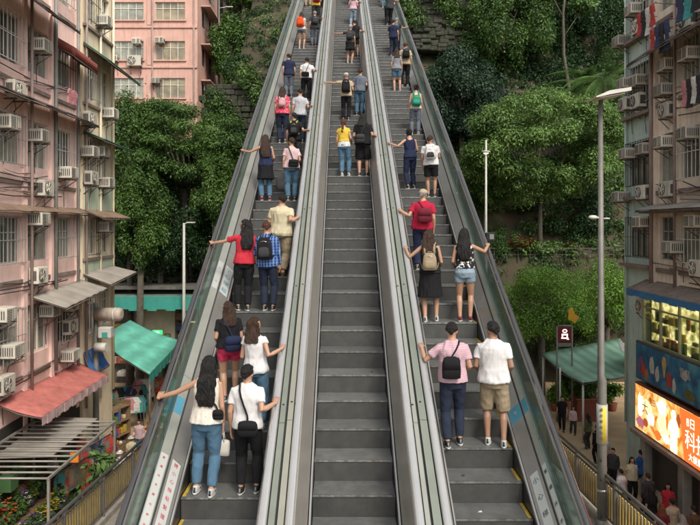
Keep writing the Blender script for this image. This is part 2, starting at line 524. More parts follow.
p = deckR(.05, .95, False); deck_sticker(esc_r, *p, 8.72, 8.92, '', m_sticker, m_inkblue)
p = deckL(.2, .85); deck_sticker(esc_l, *p, 7.2, 8.12, '請小心梯級緊握扶手', m_inkred, size=.062)
p = deckL(.1, .9, False); deck_sticker(esc_l, *p, 7.2, 8.12, '緊握扶手請勿奔跑', m_inkred, size=.036)
p = deckL(.05, .95, False); deck_sticker(esc_l, *p, 8.7, 8.95, '', m_ink, m_inkblue)
for d0, d1 in ((11.2, 11.9),):
    p = deckL(.1, .9); deck_sticker(esc_l, *p, d0, d1, '小心梯級', m_inkblue, size=.12)
    p = deckL(.1, .9, False); deck_sticker(esc_l, *p, d0, d1, '小心', m_inkblue, size=.05)
for d0 in (16.5, 22.0):
    p = deckR(.1, .9); deck_sticker(esc_r, *p, d0, d0 + .5, '', m_ink)

# ------------------------------------------------------------------ supports, side ramps and railings
m_conc = mat('concrete', (.30, .28, .245), rough=.8, var=.2, scale=4, big=.45, bigscale=.5, streak=.4, bump=.3)
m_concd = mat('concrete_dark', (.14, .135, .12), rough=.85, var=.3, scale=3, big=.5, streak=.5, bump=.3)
for d in (11.0, 18.0, 25.0, 32.0):
    b = MB(); h = zs(d) - .99
    b.box((0, 0, (h - .5) / 2), (.7, .8, h - .5), bev=.03); b.box((0, 0, h - .25), (4.9, .7, .5), bev=.02)
    o = b.build('support_pier', m_conc, None, (.1, d, .0))
    tag(o, 'concrete pier under the escalators about %d metres up the line' % int(d), 'pier', 'piers carrying the escalators')
b = MB(); b.box((0, -1.4, 1.6), (13, 7.6, 3.2)); b.build('lower_landing', m_conc)['kind'] = 'structure'

m_rail = mat('railing_grey', (.16, .155, .145), rough=.45, metal=.4, var=.3, scale=6)
m_railyel = mat('railing_yellow', (.72, .52, .13), rough=.6, var=.35, scale=6, streak=.3)
def ramp(x, xin, zfar, znear, dfar, dnear, label, lab_ramp):
    zt = lambda d: znear + (zfar - znear) * (d - dnear) / (dfar - dnear)
    b = MB(); x0, x1 = min(x, xin), max(x, xin)
    b.prism([(dnear, 0), (dfar, 0), (dfar, zt(dfar)), (dnear, zt(dnear))], 'x', x0, x1)
    o = b.build('side_ramp', m_conc); o['kind'] = 'structure'
    # kerb
    root = empty('railing', (x, dnear, znear), label=label, cat='railing', group='railings beside the escalators')
    so_ = -1 if x < 0 else 1
    xr = x - so_ * .12
    def add(name, b, m): 
        me = b.mesh(name, m); me.transform(Matrix.Translation((-x, -dnear, -znear))); fix_normals(me); return link(name, me, root)
    b = MB(); b.prism([(dnear, zt(dnear) + .004), (dfar, zt(dfar) + .004), (dfar, zt(dfar) + .13), (dnear, zt(dnear) + .13)], 'x', xr - .09, xr + .09); add('kerb', b, m_conc)
    for e, r in ((1.1, .038), (.98, .024), (.24, .022)):
        b = MB(); b.tube([(xr, dnear, zt(dnear) + e), (xr, dfar, zt(dfar) + e)], r, 10); add('top_rail' if e > 1 else 'rail', b, m_rail)
    n = int((dfar - dnear) / 1.9)
    for i in range(n + 1):
        d = dnear + .05 + (dfar - dnear - .1) * i / n
        b = MB(); b.box((xr, d, zt(d) + .60), (.07, .06, .94)); add('post', b, m_rail)
    b = MB(); d = dnear + .2
    while d < dfar - .1:
        b.box((xr, d, zt(d) + .61), (.018, .022, .72)); d += .135
    o = add('balusters', b, m_rail); o['kind'] = 'stuff'
    b = MB(); d = dnear + .12
    while d < dfar - .1:
        b.box((xr + so_ * .055, d, zt(d) + .55), (.02, .075, .66)); d += .135
    o = add('yellow_pickets', b, m_railyel); o['kind'] = 'stuff'
ramp(-5.75, -2.46, 2.78, 3.65, 19.6, 4.5, 'grey handrail with yellow pickets on the left ramp above the flower stall', '')
ramp(5.6, 2.68, 3.55, 4.0, 17.4, 4.5, 'grey handrail with yellow pickets on the right ramp opposite the lit billboard', '')

# a short lower ramp wall continues beyond each railing
# ------------------------------------------------------------------ ground and hillside
def terrain_z(x, y):
    def prof(pts, y):
        if y <= pts[0][0]: return pts[0][1]
        for (a, za), (b, zb) in zip(pts, pts[1:]):
            if y <= b: return za + (zb - za) * (y - a) / (b - a)
        return pts[-1][1]
    L_ = [(41.5, 0), (43.5, 5), (46, 14.5), (46.6, 19.6), (48, 20.5), (62, 34), (80, 48), (120, 62), (200, 70)]
    R_ = [(41.5, 0), (42.2, 3.6), (43.4, 4.2), (43.8, 8.0), (45.2, 8.5), (47.4, 12.7), (48.4, 13.2), (50, 14.5), (58, 24), (66, 36), (80, 48), (120, 62), (200, 70)]
    M_ = [(24, 0), (30, 8), (36, 17.2), (44, 24.6), (46, 25.2), (62, 34), (80, 48), (120, 62), (200, 70)]
    t = min(1, max(0, (x + 1) / 5.0)) if x > -1 else 0
    FL_ = [(41.5, 0), (44, 4), (50, 9), (58, 13), (62, 26), (80, 46), (120, 60), (200, 70)]
    zL = prof(L_, y)
    if x < -8.5: zL += (prof(FL_, y) - zL) * min(1, (-8.5 - x) / 1.6)
    zR = prof(R_, y); z = zL + (zR - zL) * t
    # under the escalators the bank rises to carry them
    w = min(1, max(0, (3.6 - abs(x - .1)) / .6))
    zm = min(prof(M_, y), zs(y) - 1.4 if y < 44 else 1e9)
    z = z + (max(z if z < zm else zm, zm) - z) * w
    return z

m_pave = mat('paving', (.44, .31, .18), rough=.8, var=.3, scale=1.2, big=.5, bigscale=.25, bump=.25, bscale=14)  # lightened and warmed: the shops' warm light is put into this colour
m_earth = mat('earth', (.060, .043, .026), rough=.95, var=.5, scale=1.5, big=.6, bigscale=.35, bump=.8, bscale=3, hue=(.03, .045, .015))
b = MB()
ys = list(np.concatenate([np.arange(-60, 24, 6), np.arange(24, 70, .6), np.arange(70, 240, 8)]))
xsn = list(np.concatenate([np.arange(-140, -30, 8), np.arange(-30, 30.1, 1.0), np.arange(38, 145, 8)]))
vs = []; 
for y in ys:
    for x in xsn:
        z = terrain_z(x, y)
        if y > 40 and z > .5: z += .7 * mnoise.noise(Vector((x * .35, y * .35, 3))) + .25 * mnoise.noise(Vector((x, y, 9)))
        vs.append((x, y, z))
nx = len(xsn); fs = []; mi = []
for j in range(len(ys) - 1):
    for i in range(nx - 1):
        fs.append((j * nx + i, j * nx + i + 1, (j + 1) * nx + i + 1, (j + 1) * nx + i))
b.raw(vs, fs, 0, True)
for k, f in enumerate(fs):
    zz = max(vs[i][2] for i in f)
    b.mi[k] = 1 if zz > .4 else 0
o = b.build('ground', [m_pave, m_earth], fixn=False); o['kind'] = 'structure'

# stone retaining wall up on the left slope
m_stone = mat('old_stone', (.060, .055, .046), rough=.95, var=.8, scale=2.2, big=.7, bigscale=.6, streak=.7, bump=1.0, bscale=6, hue=(.025, .035, .016))
b = MB(); rr = random.Random(5)
for row in range(15):
    x = -10.2 + rr.random() * .6; z = 14.0 + row * .41
    while x < -3.4:
        w = rr.uniform(.4, 1.15)
        b.box((x + w / 2, 45.8 + rr.uniform(-.10, .10) + row * .02, z + rr.uniform(-.03, .03)), (w - .02, .8, .42 + rr.uniform(-.05, .03)), 0, bev=.06); x += w
o = b.build('retaining_wall', m_stone); tag(o, 'old grey stone retaining wall on the slope left of the escalators', 'wall')
b = MB()
for row in range(20):
    x = 3.4 + rr.random() * .5; z = 25.5 + row * .34
    while x < 16:
        w = rr.uniform(.3, 1.0)
        b.box((x + w / 2, 57.5 + rr.uniform(-.22, .22) + row * .08, z + rr.uniform(-.08, .08)), (w + .04, 1.2, .40 + rr.uniform(-.06, .06)), 0, bev=.09); x += w
o = b.build('retaining_wall', m_stone); tag(o, 'rough grey rock wall at the top right of the escalators below the trees', 'wall')
# terrace parapet on the right slope
b = MB(); b.box((13.5, 48.2, 13.4), (17, .3, 1.1), bev=.03); b.box((13.5, 48.2, 14.03), (17.2, .5, .14), bev=.02)
o = b.build('terrace_parapet', m_conc); tag(o, 'long pale terrace parapet behind the white lamp post', 'wall')
# ------------------------------------------------------------------ buildings
m_pink = mat('wall_pink', (.80, .57, .51), rough=.85, var=.14, scale=2.5, big=.22, bigscale=.45, streak=.30, bump=.2, bscale=30)
m_pink2 = mat('wall_pink_far', (.56, .34, .28), rough=.85, var=.12, scale=2, big=.3, bigscale=.3, streak=.4, bump=.15)
m_creamw = mat('wall_cream', (.72, .63, .46), rough=.85, var=.12, scale=2.5, big=.22, bigscale=.4, streak=.3, bump=.2)
m_mint = mat('wall_mint', (.42, .50, .38), rough=.85, var=.15, scale=2.5, big=.4, streak=.4)
m_peach = mat('wall_peach', (.82, .70, .57), rough=.85, var=.18, scale=2.5, big=.30, bigscale=.45, streak=.5, bump=.25)
m_teal = mat('wall_teal', (.48, .60, .54), rough=.85, var=.15, scale=2.5, big=.3, streak=.45, bump=.2)
m_frame = mat('frame_alu', (.42, .42, .39), rough=.45, metal=.3, var=.2)
m_framew = mat('frame_white', (.62, .60, .54), rough=.5, var=.2)
m_dkframe = mat('frame_dark', (.06, .055, .05), rough=.5, var=.2)
m_pane = mat('pane_dark', (.075, .085, .075), rough=.10, spec=.8, var=.6, scale=.9)
m_pane2 = mat('pane_curtain', (.30, .31, .25), rough=.15, spec=.7, var=.6, scale=1.5, streak=.5)
m_panew = mat('pane_warm', (.30, .25, .15), rough=.12, spec=.7, var=.7, scale=1.6)
m_pipe = mat('pipe', (.30, .22, .19), rough=.6, var=.3, streak=.5)
m_pipe_g = mat('pipe_grey', (.20, .20, .18), rough=.55, var=.3)
m_slab = mat('ledge', (.24, .185, .155), rough=.85, var=.3, big=.5, bigscale=.7, streak=.6)
m_rust = mat('rusty_sheet', (.25, .17, .115), rough=.75, var=.4, scale=3, big=.6, bigscale=.8)
m_cable = mat('cable', (.03, .03, .03), rough=.6, var=0)

def facade(mb, O, U, Nn, w, h, wins, mi=0, depth=.22):
    """wall with real openings: O lower-left corner, U along the wall, Nn outward; wins (u0,u1,v0,v1)"""
    O, U, Nn = Vector(O), Vector(U), Vector(Nn); V = Vector((0, 0, 1))
    us = sorted({0, w} | {u for q in wins for u in q[:2]}); vsx = sorted({0, h} | {v for q in wins for v in q[2:4]})
    P = lambda u, v, n=0: O + U * u + V * v + Nn * n
    for a, b_ in zip(us, us[1:]):
        for c, d in zip(vsx, vsx[1:]):
            mu, mv = (a + b_) / 2, (c + d) / 2
            if any(q[0] < mu < q[1] and q[2] < mv < q[3] for q in wins): continue
            mb.quad(P(a, c), P(b_, c), P(b_, d), P(a, d), mi)
    for (a, b_, c, d) in [q[:4] for q in wins]:
        mb.quad(P(a, c), P(b_, c), P(b_, c, -depth), P(a, c, -depth), mi)
        mb.quad(P(a, d), P(b_, d), P(b_, d, -depth), P(a, d, -depth), mi)
        mb.quad(P(a, c), P(a, d), P(a, d, -depth), P(a, c, -depth), mi)
        mb.quad(P(b_, c), P(b_, d), P(b_, d, -depth), P(b_, c, -depth), mi)

def obox(mb, O, U, Nn, u0, u1, v0, v1, n0, n1, mi=0):
    O, U, Nn = Vector(O), Vector(U), Vector(Nn); V = Vector((0, 0, 1))
    vs = [O + U * u + V * v + Nn * n for u in (u0, u1) for v in (v0, v1) for n in (n0, n1)]
    mb.raw(vs, [(0, 1, 3, 2), (4, 6, 7, 5), (0, 4, 5, 1), (2, 3, 7, 6), (0, 2, 6, 4), (1, 5, 7, 3)], mi)

WR = random.Random(21)
def window(root, O, U, Nn, q, nm=3, grille=False, fm=None, pm=None, hbar=True, depth=.13):
    """one window: frame (a part) with its pane and security bars (sub-parts)"""
    a, b_, c, d = q[:4]; fm = fm or m_frame; pm = pm or WR.choice([m_pane, m_pane2, m_pane2])
    f = MB(); t = .045
    for u0, u1, v0, v1 in ((a, b_, c, c + t), (a, b_, d - t, d), (a, a + t, c + t, d - t), (b_ - t, b_, c + t, d - t)):
        obox(f, O, U, Nn, u0 + .002, u1 - .002, v0 + .002, v1 - .002, -depth - .05, -depth + .03)
    for i in range(1, nm):
        u = a + (b_ - a) * i / nm
        obox(f, O, U, Nn, u - .022, u + .022, c + t, d - t, -depth - .045, -depth + .025)
    if hbar:
        v = c + (d - c) * .66
        for i in range(nm):
            ua, ub = a + (b_ - a) * i / nm + .024, a + (b_ - a) * (i + 1) / nm - .024
            obox(f, O, U, Nn, ua, ub, v - .02, v + .02, -depth - .04, -depth + .02)
    fo = f.build('window', fm, root)
    p = MB()
    for i in range(nm):
        ua, ub = a + (b_ - a) * i / nm + .02, a + (b_ - a) * (i + 1) / nm - .02
        j = WR.uniform(-.012, .012)
        obox(p, O, U, Nn, ua, ub, c + .03, d - .03, -depth - .03 + j, -depth - .018 + j)
    p.build('pane', pm, fo)
    if grille:
        g = MB(); n = max(4, int((b_ - a) / .21))
        for i in range(n + 1):
            u = a + (b_ - a) * i / n
            obox(g, O, U, Nn, u - .009, u + .009, c - .03, d + .03, .16, .178)
        for v in (c, (c + d) / 2, d):
            obox(g, O, U, Nn, a, b_, v - .011, v + .011, .178, .198)
        for u in (a + .02, b_ - .02):
            for v in (c, d): obox(g, O, U, Nn, u - .012, u + .012, v - .012, v + .012, 0, .16)
        g.build('security_grille', m_dkframe if WR.random() < .25 else m_framew if WR.random() < .5 else m_frame, fo)
    return fo

def pipe_run(root, pts, r=.05, m=None, name='drain_pipe'):
    b = MB(); b.tube(pts, r, 8); return b.build(name, m or m_pipe, root, fixn=False)

# ---- left pink tenement: facade on x=-10 looking at +x; u runs along +y
def at_u(px, X):  return F * X / (px - VX)          # depth at which a facade at X meets image column px
XL = -10.0
ZR = [(.9, 2.9), (5.85, 7.45), (8.85, 10.25), (11.85, 13.35), (14.9, 16.4), (17.9, 19.4)]
rootL = empty('tenement_building', (XL - 4, 17.5, 0), label='pink plastered tenement with window rows and rusty awnings at the left edge', cat='building')
invL = lambda o: o
def relink(o, root):  # keep world placement when parenting to a moved empty
    o.matrix_parent_inverse = Matrix.Translation(-root.location); return o
class RootAt:
    pass
def wall_part(name, b, m, root):
    o = b.build(name, m, root); relink(o, root); return o
d0, d1 = 9.0, 24.6
wins = []
cols = [(9.6, 12.2), (12.7, 15.1), (15.6, 17.9), (18.15, 20.15), (20.45, 22.05), (22.35, 23.9)]
for (za, zb) in ZR[1:]:
    for (a, b_) in cols: wins.append((a - d0, b_ - d0, za, zb))
wb = MB(); facade(wb, (XL, d0, 0), (0, 1, 0), (1, 0, 0), d1 - d0, 20.6, wins)
wb.quad((XL - 9, d1, 0), (XL, d1, 0), (XL, d1, 20.6), (XL - 9, d1, 20.6)); wb.quad((XL, d0, 0), (XL - 9, d0, 0), (XL - 9, d0, 20.6), (XL, d0, 20.6))
wb.quad((XL - 9, d0, 20.6), (XL, d0, 20.6), (XL, d1, 20.6), (XL - 9, d1, 20.6)); wb.quad((XL - 9, d0, 0), (XL - 9, d1, 0), (XL - 9, d1, 20.6), (XL - 9, d0, 20.6))
wall_part('wall', wb, m_pink, rootL)
for k, q in enumerate(wins):
    o = window(rootL, (XL, d0, 0), (0, 1, 0), (1, 0, 0), q, nm=4 if q[1] - q[0] > 1.8 else 3, grille=(k % 3 != 1), fm=m_framew if k % 4 == 0 else m_frame)
    relink(o, rootL)
for z in (5.2, 8.2, 11.25, 14.3, 17.3):
    b = MB(); obox(b, (XL, d0, 0), (0, 1, 0), (1, 0, 0), 0, d1 - d0, z, z + .12, .002, .07); wall_part('string_course', b, m_slab, rootL)
for u in (15.35, 18.02, 20.3, 22.2, 24.3):
    b = MB(); obox(b, (XL, 0, 0), (0, 1, 0), (1, 0, 0), u - .11, u + .11, 3.2, 20.5, .003, .10); wall_part('pilaster', b, m_pink, rootL)
for (yy, z0_, z1_, r) in ((17.98, 3.5, 20, .06), (20.55, 3.5, 20.2, .05), (22.28, 5.0, 20.2, .06), (24.15, 3.5, 20.3, .055)):
    o = pipe_run(rootL, [(XL + .17, yy, z0_), (XL + .17, yy, z1_)], r, WR.choice([m_pipe, m_pipe_g])); relink(o, rootL)
for k in range(20):
    z = WR.choice([5.4, 8.1, 8.4, 11.1, 11.5, 14.1, 14.6]) + WR.uniform(-.15, .15); ya = WR.uniform(15, 19); yb = WR.uniform(20.5, 24.4)
    o = pipe_run(rootL, [(XL + .13, ya, z), (XL + .13, (ya + yb) / 2, z - WR.uniform(.02, .2)), (XL + .13, yb, z + WR.uniform(-.1, .2))], .018, m_cable if k % 2 else m_pipe, 'wall_cable'); relink(o, rootL)

m_shopshade = mat('shop_shade', (.035, .03, .026), rough=.7, var=.5, scale=2)
b = MB(); obox(b, (XL, 0, 0), (0, 1, 0), (1, 0, 0), 12.0, 24.55, .02, 4.05, .003, .06); wall_part('shop_shade_panel', b, m_shopshade, rootL)  # flat dark panel; the shade inside the shops is put into its colour
b = MB(); gq = random.Random(8)
for i in range(90):
    yy = gq.uniform(15, 24.3); zz = gq.choice([.1, .9, 1.6, 2.3]); obox(b, (XL, 0, 0), (0, 1, 0), (1, 0, 0), yy, yy + gq.uniform(.15, .5), zz, zz + gq.uniform(.2, .55), .065, .065 + gq.uniform(.1, .4), gq.randrange(5))
o = wall_part('shop_goods', b, [mat('stock_%s' % n, c, rough=.7, var=.3) for n, c in (('tan', (.25, .17, .09)), ('red', (.32, .05, .04)), ('green', (.06, .14, .05)), ('white', (.42, .40, .36)), ('dark', (.04, .04, .045)))], rootL); o['kind'] = 'stuff'
# ---- cream block beyond it
XC = -9.9
rootC = empty('tenement_building', (XC - 3, 26.4, 0), label='narrow cream and mint block with many air conditioners behind the pink tenement', cat='building')
d0, d1 = 24.7, 27.9
wins = []
for (za, zb) in ZR[1:]:
    for (a, b_) in ((24.95, 26.1), (26.45, 27.5)): wins.append((a - d0, b_ - d0, za, zb))
wb = MB(); facade(wb, (XC, d0, 0), (0, 1, 0), (1, 0, 0), d1 - d0, 22.6, wins)
wb.quad((XC - 7, d0, 0), (XC, d0, 0), (XC, d0, 22.6), (XC - 7, d0, 22.6)); wb.quad((XC - 7, d1, 0), (XC, d1, 0), (XC, d1, 22.6), (XC - 7, d1, 22.6))
wb.quad((XC - 7, d0, 22.6), (XC, d0, 22.6), (XC, d1, 22.6), (XC - 7, d1, 22.6))
wall_part('wall', wb, m_creamw, rootC)
for za, zb in ((7.5, 8.8), (10.3, 11.8)):
    b = MB(); obox(b, (XC, d0, 0), (0, 1, 0), (1, 0, 0), .1, d1 - d0 - .1, za + .1, zb - .15, .004, .05); wall_part('wall_panel', b, m_mint, rootC)
for k, q in enumerate(wins):
    o = window(rootC, (XC, d0, 0), (0, 1, 0), (1, 0, 0), q, nm=3, grille=k % 2 == 0, fm=m_framew, pm=m_pane2 if k % 3 else m_pane); relink(o, rootC)
for z in (8.8 - .18, 11.6, 14.6, 17.6):
    b = MB(); obox(b, (XC, d0, 0), (0, 1, 0), (1, 0, 0), 0, d1 - d0 + .05, z, z + .1, .003, .12); wall_part('string_course', b, m_slab, rootC)
for yy in (24.85, 26.3, 27.75):
    o = pipe_run(rootC, [(XC + .1, yy, 3), (XC + .1, yy, 22)], .05, m_creamw if yy > 26 else m_pipe); relink(o, rootC)

# ---- far pink block facing the camera
rootF = empty('apartment_building', (-15.5, 55, 0), label='pink apartment block facing forward behind the left trees, with white window frames', cat='building')
O, U, Nn = (-19.5, 50, 0), (1, 0, 0), (0, -1, 0)
wF = 8.3; hF = 34.0; wins = []
zf = lambda py: 10 - (py - VY) / F * 50
rows = [(zf(20), zf(2)), (zf(60), zf(41)), (zf(98), zf(78)), (zf(140), zf(120)), (zf(-18), zf(-36)), (zf(-56), zf(-74))]
for (za, zb) in rows:
    wins += [(1.2, 4.15, za, zb), (5.05, 7.35, za, zb)]
wb = MB(); facade(wb, O, U, Nn, wF, hF, wins)
O2, U2, N2 = (-11.2, 50, 0), (0, 1, 0), (1, 0, 0)
wins2 = [(1.6, 2.9, za, zb) for za, zb in rows] + [(4.3, 5.6, za, zb) for za, zb in rows]
facade(wb, O2, U2, N2, 8.0, hF, wins2)
wb.quad((-19.5, 50, hF), (-11.2, 50, hF), (-11.2, 58, hF), (-19.5, 58, hF)); wb.quad((-19.5, 50, 0), (-19.5, 58, 0), (-19.5, 58, hF), (-19.5, 50, hF)); wb.quad((-19.5, 58, 0), (-11.2, 58, 0), (-11.2, 58, hF), (-19.5, 58, hF))
wall_part('wall', wb, m_pink2, rootF)
for k, q in enumerate(wins): relink(window(rootF, O, U, Nn, q, nm=5 if q[0] < 3 else 4, fm=m_framew, pm=m_panew if k % 2 else m_pane2), rootF)
for k, q in enumerate(wins2): relink(window(rootF, O2, U2, N2, q, nm=2, fm=m_dkframe, pm=m_pane, grille=k % 2 == 0), rootF)
for za, zb in rows:
    b = MB(); obox(b, O, U, Nn, -.02, wF, za - .62, za - .45, .003, .10); b2 = b; b = MB(); obox(b, O, U, Nn, 4.45, 4.75, za - .4, zb + .3, .003, .09); wall_part('pier_strip', b, m_pink2, rootF); wall_part('ledge', b2, m_pink2, rootF)
    b = MB(); obox(b, O, U, Nn, 1.1, 4.25, za - .1, za - .002, .003, .12); wall_part('sill', b, m_pink2, rootF); b = MB(); obox(b, O, U, Nn, 4.95, 7.45, za - .1, za - .002, .003, .12); wall_part('sill', b, m_pink2, rootF)
    b = MB(); obox(b, O2, U2, N2, 1.2, 6.0, zb + .06, zb + .14, .003, .75); wall_part('sunshade', b, m_pink2, rootF)
for u in (4.85, 8.05): relink(pipe_run(rootF, [(-19.5 + u, 49.9, 6), (-19.5 + u, 49.9, 33)], .06, m_pipe), rootF)

# ---- right peach tenement, facade on x=+11.5 looking at -x
XR = 11.5
rootR = empty('tenement_building', (XR + 4, 17, 0), label='stained peach tenement above the lit billboard at the right edge', cat='building')
d0, d1 = 9.0, 24.0
ZQ = [(8.75, 10.3), (11.55, 13.25), (14.7, 16.3), (17.7, 19.3)]
cols = [(9.5, 12.0), (12.4, 14.9), (15.4, 17.7), (18.1, 20.2), (20.65, 22.1), (22.4, 23.6)]
wins = [(a - d0, b_ - d0, za, zb) for za, zb in ZQ for a, b_ in cols]
wb = MB(); facade(wb, (XR, d0, 0), (0, 1, 0), (-1, 0, 0), d1 - d0, 20.6, wins)
wb.quad((XR + 8, d1, 0), (XR, d1, 0), (XR, d1, 20.6), (XR + 8, d1, 20.6)); wb.quad((XR, d0, 0), (XR + 8, d0, 0), (XR + 8, d0, 20.6), (XR, d0, 20.6))
wb.quad((XR + 8, d0, 20.6), (XR, d0, 20.6), (XR, d1, 20.6), (XR + 8, d1, 20.6))
wall_part('wall', wb, m_peach, rootR)
for k, q in enumerate(wins): relink(window(rootR, (XR, d0, 0), (0, 1, 0), (-1, 0, 0), q, nm=4 if q[1] - q[0] > 1.8 else 3, grille=k % 3 != 2, fm=m_frame), rootR)
for z in (8.3, 11.1, 14.25, 17.25):
    b = MB(); obox(b, (XR, d0, 0), (0, 1, 0), (-1, 0, 0), 0, d1 - d0, z, z + .14, .003, .09); wall_part('string_course', b, m_slab, rootR)
b = MB(); obox(b, (XR, d0, 0), (0, 1, 0), (-1, 0, 0), 0, d1 - d0 + .1, 10.42, 10.52, .003, .55); wall_part('ledge', b, m_slab, rootR)
for u in (15.1, 17.9, 20.4, 22.25, 23.85):
    b = MB(); obox(b, (XR, 0, 0), (0, 1, 0), (-1, 0, 0), u - .12, u + .12, 7.6, 20.4, .004, .12); wall_part('pilaster', b, m_peach, rootR)
for (yy, r, z0_) in ((20.45, .06, 7.7), (22.2, .05, 7.7), (23.9, .07, 7.7), (17.95, .05, 7.7)):
    relink(pipe_run(rootR, [(XR - .18, yy, z0_), (XR - .18, yy, 20.3)], r, m_pipe if yy > 21 else m_pipe_g), rootR)
for k in range(22):
    z = WR.choice([8.1, 8.5, 10.7, 11.2, 13.6, 14.0, 14.5, 16.7]) + WR.uniform(-.15, .15); ya = WR.uniform(15, 20); yb = WR.uniform(21, 23.9)
    relink(pipe_run(rootR, [(XR - .14, ya, z), (XR - .14, (ya + yb) / 2, z - WR.uniform(.05, .25)), (XR - .14, yb, z + WR.uniform(-.1, .2))], .02, m_cable if k % 2 else m_pipe, 'wall_cable'), rootR)

# ---- teal end block
rootT = empty('tenement_building', (XR + 3, 25.4, 0), label='narrow teal green end block behind the peach tenement on the right', cat='building')
d0, d1 = 24.05, 26.6
wins = [(a - d0, b_ - d0, za, zb) for za, zb in ZQ for a, b_ in ((24.3, 26.3),)]
wb = MB(); facade(wb, (XR + .1, d0, 0), (0, 1, 0), (-1, 0, 0), d1 - d0, 21.5, wins)
wb.quad((XR + 8, d1, 0), (XR + .1, d1, 0), (XR + .1, d1, 21.5), (XR + 8, d1, 21.5)); wb.quad((XR + 8, d0, 0), (XR + .1, d0, 0), (XR + .1, d0, 21.5), (XR + 8, d0, 21.5)); wb.quad((XR + 8, d0, 21.5), (XR + .1, d0, 21.5), (XR + .1, d1, 21.5), (XR + 8, d1, 21.5))
wall_part('wall', wb, m_teal, rootT)
for k, q in enumerate(wins): relink(window(rootT, (XR + .1, d0, 0), (0, 1, 0), (-1, 0, 0), q, nm=4, grille=True, fm=m_dkframe, pm=m_pane2), rootT)
for z in (8.35, 11.0, 14.2, 17.2):
    b = MB(); obox(b, (XR + .1, d0, 0), (0, 1, 0), (-1, 0, 0), .02, d1 - d0, z, z + .12, .003, .3); wall_part('string_course', b, m_slab, rootT)
relink(pipe_run(rootT, [(XR, 24.2, 2), (XR, 24.2, 21)], .055, m_pipe_g), rootT); relink(pipe_run(rootT, [(XR, 26.45, 2), (XR, 26.45, 21)], .05, m_teal), rootT)

# ------------------------------------------------------------------ air conditioners: one kind of boxed unit and one kind of condenser
m_ac = mat('ac_case', (.66, .62, .53), rough=.55, orand=.4, var=.2, scale=4, big=.25, bigscale=1.2, streak=.35)
m_acd = mat('ac_grille', (.045, .042, .038), rough=.6, var=.3)
m_brk = mat('ac_bracket', (.13, .11, .10), rough=.7, metal=.3, var=.4)
def make_ac(name, w, h, dp, fan):
    """front faces -y locally, back at y=0 (wall)"""
    r = empty(name)
    b = MB(); b.box((0, -dp / 2 - .05, h / 2), (w, dp, h), bev=.02); b.build('case', m_ac, r)
    g = MB()
    if fan:
        g.tube([(-w * .16, -dp - .06, h / 2), (-w * .16, -dp - .075, h / 2)], h * .40, 20)
        g.build('fan_grille', m_acd, r)
        f = MB()
        for k in range(5): f.tube([(-w * .16, -dp - .083, h / 2 + 0), (-w * .16 + math.cos(k * 1.2566) * h * .36, -dp - .083, h / 2 + math.sin(k * 1.2566) * h * .36)], .02, 5)
        for q in (.15, .27, .38): f.tube([(-w * .16 + math.cos(t * .3142) * h * q, -dp - .088, h / 2 + math.sin(t * .3142) * h * q) for t in range(21)], .008, 4, caps=False)
        f.build('fan_guard', m_ac, r)
    else:
        g.box((-w * .24, -dp - .052, h * .5), (w * .42, .02, h * .78)); g.box((w * .26, -dp - .052, h * .5), (w * .36, .02, h * .78)); g.build('front_grille', m_acd, r)
        l = MB()
        for k in range(7): l.box((-w * .24, -dp - .068, h * (.16 + .68 * k / 6)), (w * .40, .012, .018))
        for k in range(4): l.box((w * (.12 + .28 * k / 3), -dp - .068, h * .5), (.014, .012, h * .74))
        l.build('louvre', m_ac, r)
    hz = MB(); hz.tube([(w * .3, -.06, .03), (w * .42, -.07, -.25), (w * .28, -.04, -.6), (w * .37, -.03, -1.15)], .014, 6); hz.build('drain_hose', m_cable, r, fixn=False)
    for sx in (-1, 1):
        s = MB()
        for k in range(6): s.box((sx * (w / 2 + .004), -.12 - (dp - .16) * k / 5, h * .5), (.012, .03, h * .6))
        s.build('side_vent', m_acd, r)
    for sx in (-1, 1):
        k = MB(); k.box((sx * w * .36, -dp / 2 - .02, -.035), (.045, dp + .1, .045)); k.tube([(sx * w * .36, -.0, -.42), (sx * w * .36, -dp, -.06)], .018, 5)
        k.build('bracket', m_brk, r)
    return r
AC = {'window_air_conditioner': make_ac('window_air_conditioner', .72, .48, .55, False), 'condenser_unit': make_ac('condenser_unit', .82, .62, .36, True)}
used = set(); ACN = {}
def put_ac(px, py, wpx, side, kind, label, X=None, d=None, rz=None, group='air conditioners on the facades'):
    name = 'condenser_unit' if kind == 'c' else 'window_air_conditioner'
    if name in used: o = copy_tree(AC[name])
    else: o = AC[name]; used.add(name)
    if d is None:
        X = X if X is not None else (XL if side == 'L' else XR)
        xm = X + (.35 if side == 'L' else -.35)
        d = F * xm / (px - VX)
    z = CAMZ - (py - VY) / F * d
    if side == 'F': o.location = (W(px, py, d).x, d, z - .25); o.rotation_euler.z = 0
    else: o.location = (X + (.02 if side == 'L' else -.02), d, z - .27); o.rotation_euler.z = R(90) if side == 'L' else R(-90)
    sc_ = min(1.35, max(.85, wpx / 650 * d / .78)); o.scale = (sc_,) * 3
    tag(o, label, 'air conditioner', group); return o
